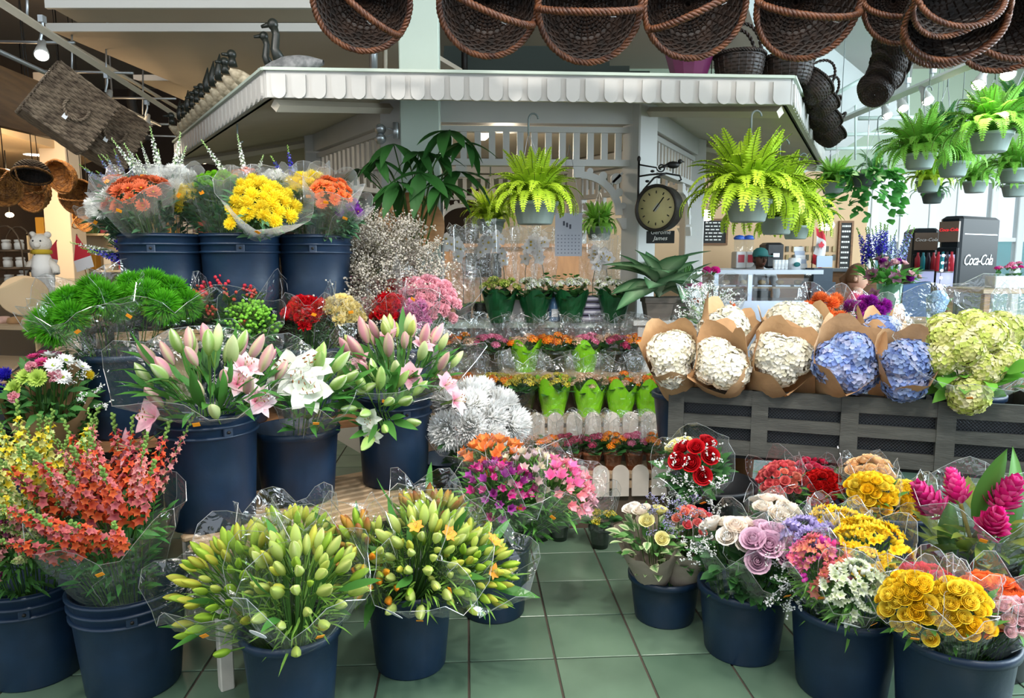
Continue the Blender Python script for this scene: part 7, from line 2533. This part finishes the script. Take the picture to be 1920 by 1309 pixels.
# drink fridges ------------------------------------------------------------
def fridge(px0, px1, py0, D, depth, rz, label, side_text, sign):
    a, b = P(px0, py0, D), P(px1, py0, D)
    h = a.z
    w = (b.x - a.x)
    t = thing('drink_fridge', label, 'fridge', T(a.x, D, 0) @ R('Z', rz), 'drink fridges')
    BK = mat('gloss_black_fridge', '0c151b', .5, spec=.25)
    ob('cabinet', mesh('cabinet', bbox(w, depth, h, .03), BK, False), t, T(w / 2, depth / 2, 0))
    dr = ob('door', mesh('door', bbox(w * .96, .04, h * .80, .01), BK, False), t, T(w / 2, -.022, .06))
    ob('pane', mesh('pane', box(G(), -w * .38, -.024, .12, w * .38, -.02, h * .76), mat('fridge_interior_glow', 'a8b0d8', .3, emit=.55), False), dr)
    for i in range(4):
        ob('shelf', mesh('shelf', box(G(), -w * .38, -.028, .2 + i * .35, w * .38, -.024, .215 + i * .35), METAL, False), dr)
        for j in range(4):
            ob('bottle', M(f'bottle/{(i + j) % 3}', lambda: lathe([(.001, 0), (.03, 0), (.03, .13), (.012, .17), (.012, .2), (.001, .2)], 8), mat(('red_drink', 'teal_drink', 'dark_drink')[(i + j) % 3], ('b02838', '2a8a98', '2a2030')[(i + j) % 3], .3)), dr, T(-w * .3 + j * w * .2, -.045, .216 + i * .35) @ S(1, .5, 1))
    gg = G()
    tube(gg, [(w * .43, -.025, .5), (w * .43, -.06, .55), (w * .43, -.06, .95), (w * .43, -.025, 1.0)], .012, 6)
    ob('handle', mesh('handle', gg, METAL), dr)
    hdp = ob('header', mesh('header', box(G(), w * .06, -.03, h * .86, w * .94, 0, h * .97), mat('bronze_header', '6a584c', .35), False), t)
    if sign:
        text_obj('lettering', 'Coca-Cola', w * .2, T(w / 2, -.034, h * .925) @ R('X', 90), mat('red_letter', 'e8303a', .5, emit=.6) if sign == 'red' else STICK_W, hdp, .3, .002)
    if side_text:
        text_obj('lettering', 'Coca-Cola', depth * .20, T(w + .004, depth * .46, h * .76) @ R('Z', 90) @ R('X', 90), STICK_W, t, .35, .002, space=.86)
        ob('side_groove', mesh('side_groove', box(G(), w, depth * .08, h * .90, w + .003, depth * .92, h * .905), METAL, False), t)
    return t, w, h, depth


fridge(1763, 1803, 406, 7.6, .80, -58, 'tall black drink fridge with white lettering on its side', True, 'red')
fridge(1713, 1756, 428, 8.5, .7, -20, 'shorter black drink fridge standing behind the tall one', False, 'white')
# string of bulbs down the fridge
o = P(1768, 478, 7.45)
t = thing('bulb_string', 'string of small white bulbs hanging down the tall fridge', 'light string', T(o.x, 7.45, 0))
g = G()
tube(g, [(0, 0, P(1768, 470, 7.45).z), (-.02, 0, P(1766, 560, 7.45).z)], .003, 4)
ob('cable', mesh('cable', g, DARK_P), t)
for i in range(6):
    ob('bulb', M('bulb/s', lambda: blob(.014, 8, 6), mat('bulb_glow', 'ffffff', .5, emit=6)), t, T(-.003 * i, -.01, P(1768, 479 + i * 14, 7.45).z))
# pendant lamps in the cafe
for px, py, D, lb in ((1550, 422, 9.0, 'glowing round pendant lamp over the cafe till'), (1325, 404, 9.0, 'glowing pendant lamp above the menu board')):
    o = P(px, py, D)
    t = thing('pendant_lamp', lb, 'lamp', T(o), 'cafe pendant lamps')
    ob('shade', M('shade/pend', lambda: blob(.09, 16, 10, sz=.75), mat('lamp_glow', 'fff2d8', .5, emit=9)), t)
    g = G()
    tube(g, [(0, 0, .05), (0, 0, 4.3 - o.z)], .006, 5)
    ob('cord', mesh('cord', g, DARK_M), t)

# ------------------------------------------------------------------ left store
# cookie case
o = PZ(20, 650, .98)
t = thing('cookie_case', 'black slanted display case with trays of cookies at the left edge', 'display case', T(-2.95, 3.6, 0) @ R('Z', -14))
bx('base', t, (-.7, -.25, 0), (.75, .7, .86), DARK_P)
bx('deck', t, (-.7, -.25, .86), (.75, .5, .90), WOOD)
g = G()
tube(g, [(.72, -.2, .9), (.72, .55, 1.32)], .018, 4)
ob('slant_bar', mesh('slant_bar', g, DARK_M, False), t)
V = [(-.7, -.2, .92), (.70, -.2, .92), (.70, .55, 1.34), (-.7, .55, 1.34)]
ob('glass_cover', mesh('glass_cover', G().add(V + [(x, y + .004, z + .004) for x, y, z in V], BF), GLASS, False), t)
ob('shelf', mesh('shelf', box(G(), -.68, .25, 1.08, .7, .6, 1.10), WOOD, False), t)
q = random.Random(77)
CK = [mat('cookie_pale', 'd8b48c', .8, noise=.2, nscale=30), mat('cookie_pink', 'd8a898', .8, noise=.2, nscale=30), mat('cookie_brown', 'a87848', .8, noise=.2, nscale=30)]
NTH1 = ('first', 'second', 'third', 'fourth', 'fifth', 'sixth', 'seventh', 'eighth', 'ninth', 'tenth')
Mc = T(-2.95, 3.6, 0) @ R('Z', -14)
for i in range(10):
    for j in range(2):
        z = .90 if j == 0 else 1.10
        p = Mc @ Vector((-.25 + .1 * i, (-.12 if j == 0 else .38), z + .02))
        tag(ob('cookie', M(f'cookie/{(i + j) % 3}', lambda: lathe([(.001, -.02), (.04, -.02), (.047, -.008), (.04, .012), (.001, .02)], 12), CK[(i + j) % 3]), None, T(p) @ R('X', q.uniform(-15, 15)) @ R('Z', q.uniform(0, 90)) @ S(q.uniform(.9, 1.1))),
            f'{NTH1[i]} cookie from the far left on the ' + ('lower deck' if j == 0 else 'upper shelf') + ' of the black display case', 'cookie', 'cookies on the lower deck' if j == 0 else 'cookies on the upper shelf')
# low wall shelf unit with goods
su = thing('store_shelf', 'pale lit store shelf unit behind the wire rack', 'shelf', T(-5.6, 8.4, 0))
SHW = mat('cream_shelf', 'e0cfae', .6)
bx('back', su, (0, .35, 0), (2.1, .38, 1.75), SHW)
for z in (.5, .9, 1.3, 1.72):
    bx('board', su, (0, 0, z), (2.1, .35, z + .025), SHW)
for x in (0, 2.08):
    bx('side', su, (x, 0, 0), (x + .02, .38, 1.75), SHW)
NTH = ('first', 'second', 'third', 'fourth', 'fifth', 'sixth', 'seventh', 'eighth', 'ninth', 'tenth', 'eleventh')
cols = ('b8302c', 'e8dcc0', 'd8a03a', '6a8a4a', 'a86a4a', 'e8e4dc', '8a3a4a', 'c8b070')
nmz = {.525: 'lower', .925: 'middle', 1.325: 'upper', 1.745: 'top'}
for zi, z in enumerate((.925, 1.325, 1.745)):
    for i in range(11):
        c_ = cols[(i * 3 + zi) % 8]
        hh = q.uniform(.12, .26)
        o = tag(ob('packaged_good', mesh('packaged_good', bbox(q.uniform(.08, .14), .12, hh, .006), mat('pack_' + c_, c_, .5), False), None, T(-5.5 + .19 * i, 8.55, z)),
                f'small packaged good on the {nmz[z]} board of the lit store shelf', 'package', f'packages on the {nmz[z]} store board')
        o['label'] = f'{NTH[i]} package from the far left on the {nmz[z]} board of the lit store shelf'
# wire cake stand
o = P(30, 530, 4.6)
zb = P(30, 545, 4.6).z
t = thing('wire_rack', 'bronze wire arch rack with small trays behind the cookie case', 'rack', T(o.x, 4.6, zb))
hh = P(30, 424, 4.6).z - zb
BRZ = mat('bronze_wire', '5a4632', .45, .6)
g = G()
for y in (-.06, .06):
    tube(g, [(-.1, y, 0), (-.095, y, hh * .6)] + [(.095 * -math.cos(math.radians(a)), y, hh * .6 + hh * .4 * math.sin(math.radians(a))) for a in range(0, 181, 20)] + [(.1, y, 0)], .005, 5)
ob('arch', mesh('arch', g, BRZ), t)
for k in range(3):
    z = .02 + k * hh * .27
    ob('tray', M('tray/wire', lambda: lathe([(.001, 0), (.085, 0), (.09, .02), (.085, .02), (.001, .006)], 20), BRZ), t, T(0, 0, z))
stm2 = T(o.x, 4.6, 0)
sp = thing('rack_table', 'dark table under the bronze wire rack and plush bear', 'table', T(o.x + .1, 4.65, 0))
bx('top', sp, (-.5, -.15, zb - .04), (.55, .25, zb), DARK_P)
for x in (-.45, .5):
    for y in (-.1, .2):
        bx('leg', sp, (x - .02, y - .02, 0), (x + .02, y + .02, zb - .04), DARK_P)
for k in range(3):
    z = zb + .026 + k * hh * .27
    for i in range(2):
        tag(ob('lidded_jar', M('jar/s', lambda: lathe([(.001, 0), (.025, 0), (.028, .05), (.02, .06), (.026, .062), (.026, .075), (.001, .078)], 12), mat('jar_white', 'c8c0b4', .3)), None, T(o.x - .04 + .08 * i, 4.6, z)),
            f'small pale jar on the {("lowest", "middle", "highest")[k]} tray of the bronze wire rack, ' + ('outer one' if i == 0 else 'inner one'), 'jar', 'jars on the wire rack')
# plush bear
o = P(80, 500, 4.7)
t = thing('plush_bear', 'white plush bear in a white shirt and yellow scarf beside the wire rack', 'plush toy', T(o.x, 4.7, zb) @ R('Z', 10))
PL = mat('white_plush', 'e8e0d4', .9, bump=.4, bscale=120)
g = G()
g.put(blob(.062, 14, 9, sz=.95), T(0, 0, .30))
for s in (-1, 1):
    g.put(blob(.022, 8, 6), T(s * .045, 0, .355))
    tube(g, [(s * .04, 0, .19), (s * .09, -.03, .14), (s * .10, -.05, .11)], [.024, .024, .022], 8)
    tube(g, [(s * .03, 0, .08), (s * .045, -.02, .04), (s * .05, -.04, .012)], [.034, .03, .03], 8)
g.put(blob(.022, 8, 6), T(0, -.055, .29))
ob('body', mesh('body', g, PL), t)
ob('shirt', mesh('shirt', lathe([(.03, .25), (.05, .22), (.068, .15), (.065, .09), (.055, .085)], 16), mat('white_shirt', 'f0ece6', .8)), t)
ob('trousers', mesh('trousers', lathe([(.06, .10), (.066, .06), (.05, .03), (.02, .02)], 16), mat('grey_trousers', '5a5650', .8)), t)
ob('scarf', mesh('scarf', lathe([(.035, .265), (.06, .255), (.062, .235), (.035, .228)], 16), mat('yellow_scarf', 'c8a828', .8)), t)
for s in (-1, 1):
    ob('eye', M('eye/bear', lambda: blob(.006, 6, 4), DARK_P), t, T(s * .022, -.056, .315))
# red pennants and picture box
for k, (px, py, sz_, rot, lb) in enumerate(((100, 470, .10, 20, 'red and white pennant beside the plush bear'), (150, 465, .13, -12, 'larger red and white pennant near the blue larkspur'))):
    o = P(px, py, 4.9 + .1 * k)
    t = thing('pennant', lb, 'pennant', T(o) @ R('Y', rot), 'red pennants')
    ob('cloth', mesh('cloth', prism(G(), [(-sz_ * .5, -sz_ * .6), (sz_ * .45, -sz_ * .5), (0, sz_ * .7)], -.003, .003), red, False), t)
    ob('white_band', mesh('white_band', prism(G(), [(-sz_ * .5, -sz_ * 1.2), (sz_ * .45, -sz_ * 1.1), (sz_ * .45, -sz_ * .5), (-sz_ * .5, -sz_ * .6)], -.003, .003), wht, False), t)
    g = G()
    tube(g, [(-sz_ * .5, .006, -sz_ * 1.6 - (.14 if k == 0 else 1.32)), (0, .006, sz_ * .75)], .004, 5)
    ob('stick', mesh('stick', g, WOOD_B), t)
o = P(82, 545, 4.5)
t = thing('picture_box', 'white box with a printed flower picture behind the green dianthus', 'box', T(o.x, 4.5, zb - .06) @ R('Z', -20))
ob('box', mesh('box', bbox(.12, .06, .15, .003), mat('white_card', 'd8d4d0', .7), False), t)
for i, (x, z, c_) in enumerate(((-.02, .06, 'e8a020'), (.02, .09, '3a7a3a'), (.0, .03, 'd85a20'), (.03, .05, 'c83040'))):
    ob('print', mesh('print', box(G(), x - .014, -.032, z - .012, x + .014, -.03, z + .012), mat('print_' + c_, c_, .6), False), t)
o = P(45, 560, 4.2)
tag(ob('round_cake_board', mesh('round_cake_board', lathe([(.001, 0), (.12, 0), (.125, .006), (.12, .012), (.001, .012)], 30), mat('pale_board_wood', 'd8b890', .6)), None, T(P(45, 555, 4.1).x, 4.1, P(45, 555, 4.1).z) @ R('X', 60) @ R('Y', 30)),
    'pale round wooden board leaning behind the cookie case', 'board')
# little lights in the dark store
for k, (px, py, D, lb) in enumerate(((18, 403, 9.0, 'bright ceiling bulb low at the left edge'), (128, 350, 8.6, 'bright bulb glinting beside the honey basket'), (12, 322, 8.0, 'small lit downlight beside the cream soffit'), (380, 297, 9.5, 'glowing bowl lamp behind the white larkspur'), (60, 372, 10.0, 'small far bulb between the hoop baskets'))):
    o = P(px, py, D)
    t = thing('store_bulb', lb, 'lamp', T(o), 'bulbs in the left store')
    ob('bulb', M('bulb/big', lambda: blob(.045, 10, 7, sz=.7), mat('warm_bulb', 'ffdfae', .5, emit=12)), t, S(2.2 if k == 3 else 1))
    g = G()
    tube(g, [(0, 0, .03), (0, 0, 4.3 - o.z)], .006, 5)
    ob('cord', mesh('cord', g, DARK_M), t)
lamp('store_glow', 'POINT', P(60, 390, 7.0), 25, (1, .72, .42), shadow_soft_size=.2)
rod('bent_duct', 'dark curved pipe hanging behind the left track', [P(252, 150, 8.0), P(246, 190, 8.0), P(256, 235, 8.0), P(275, 265, 8.0)], .05, DARK_M, 'pipe', 8)
o = P(446, 262, 4.3)
t = thing('empty_hook', 'empty grey hook hanging under the left kiosk eave', 'hook', T(o))
g = G()
tube(g, [(0, 0, .09), (0, 0, 0), (.01, 0, -.02), (.03, 0, -.01)], .005, 6)
ob('hook', mesh('hook', g, mat('grey_hook', '6f7a78', .5)), t)
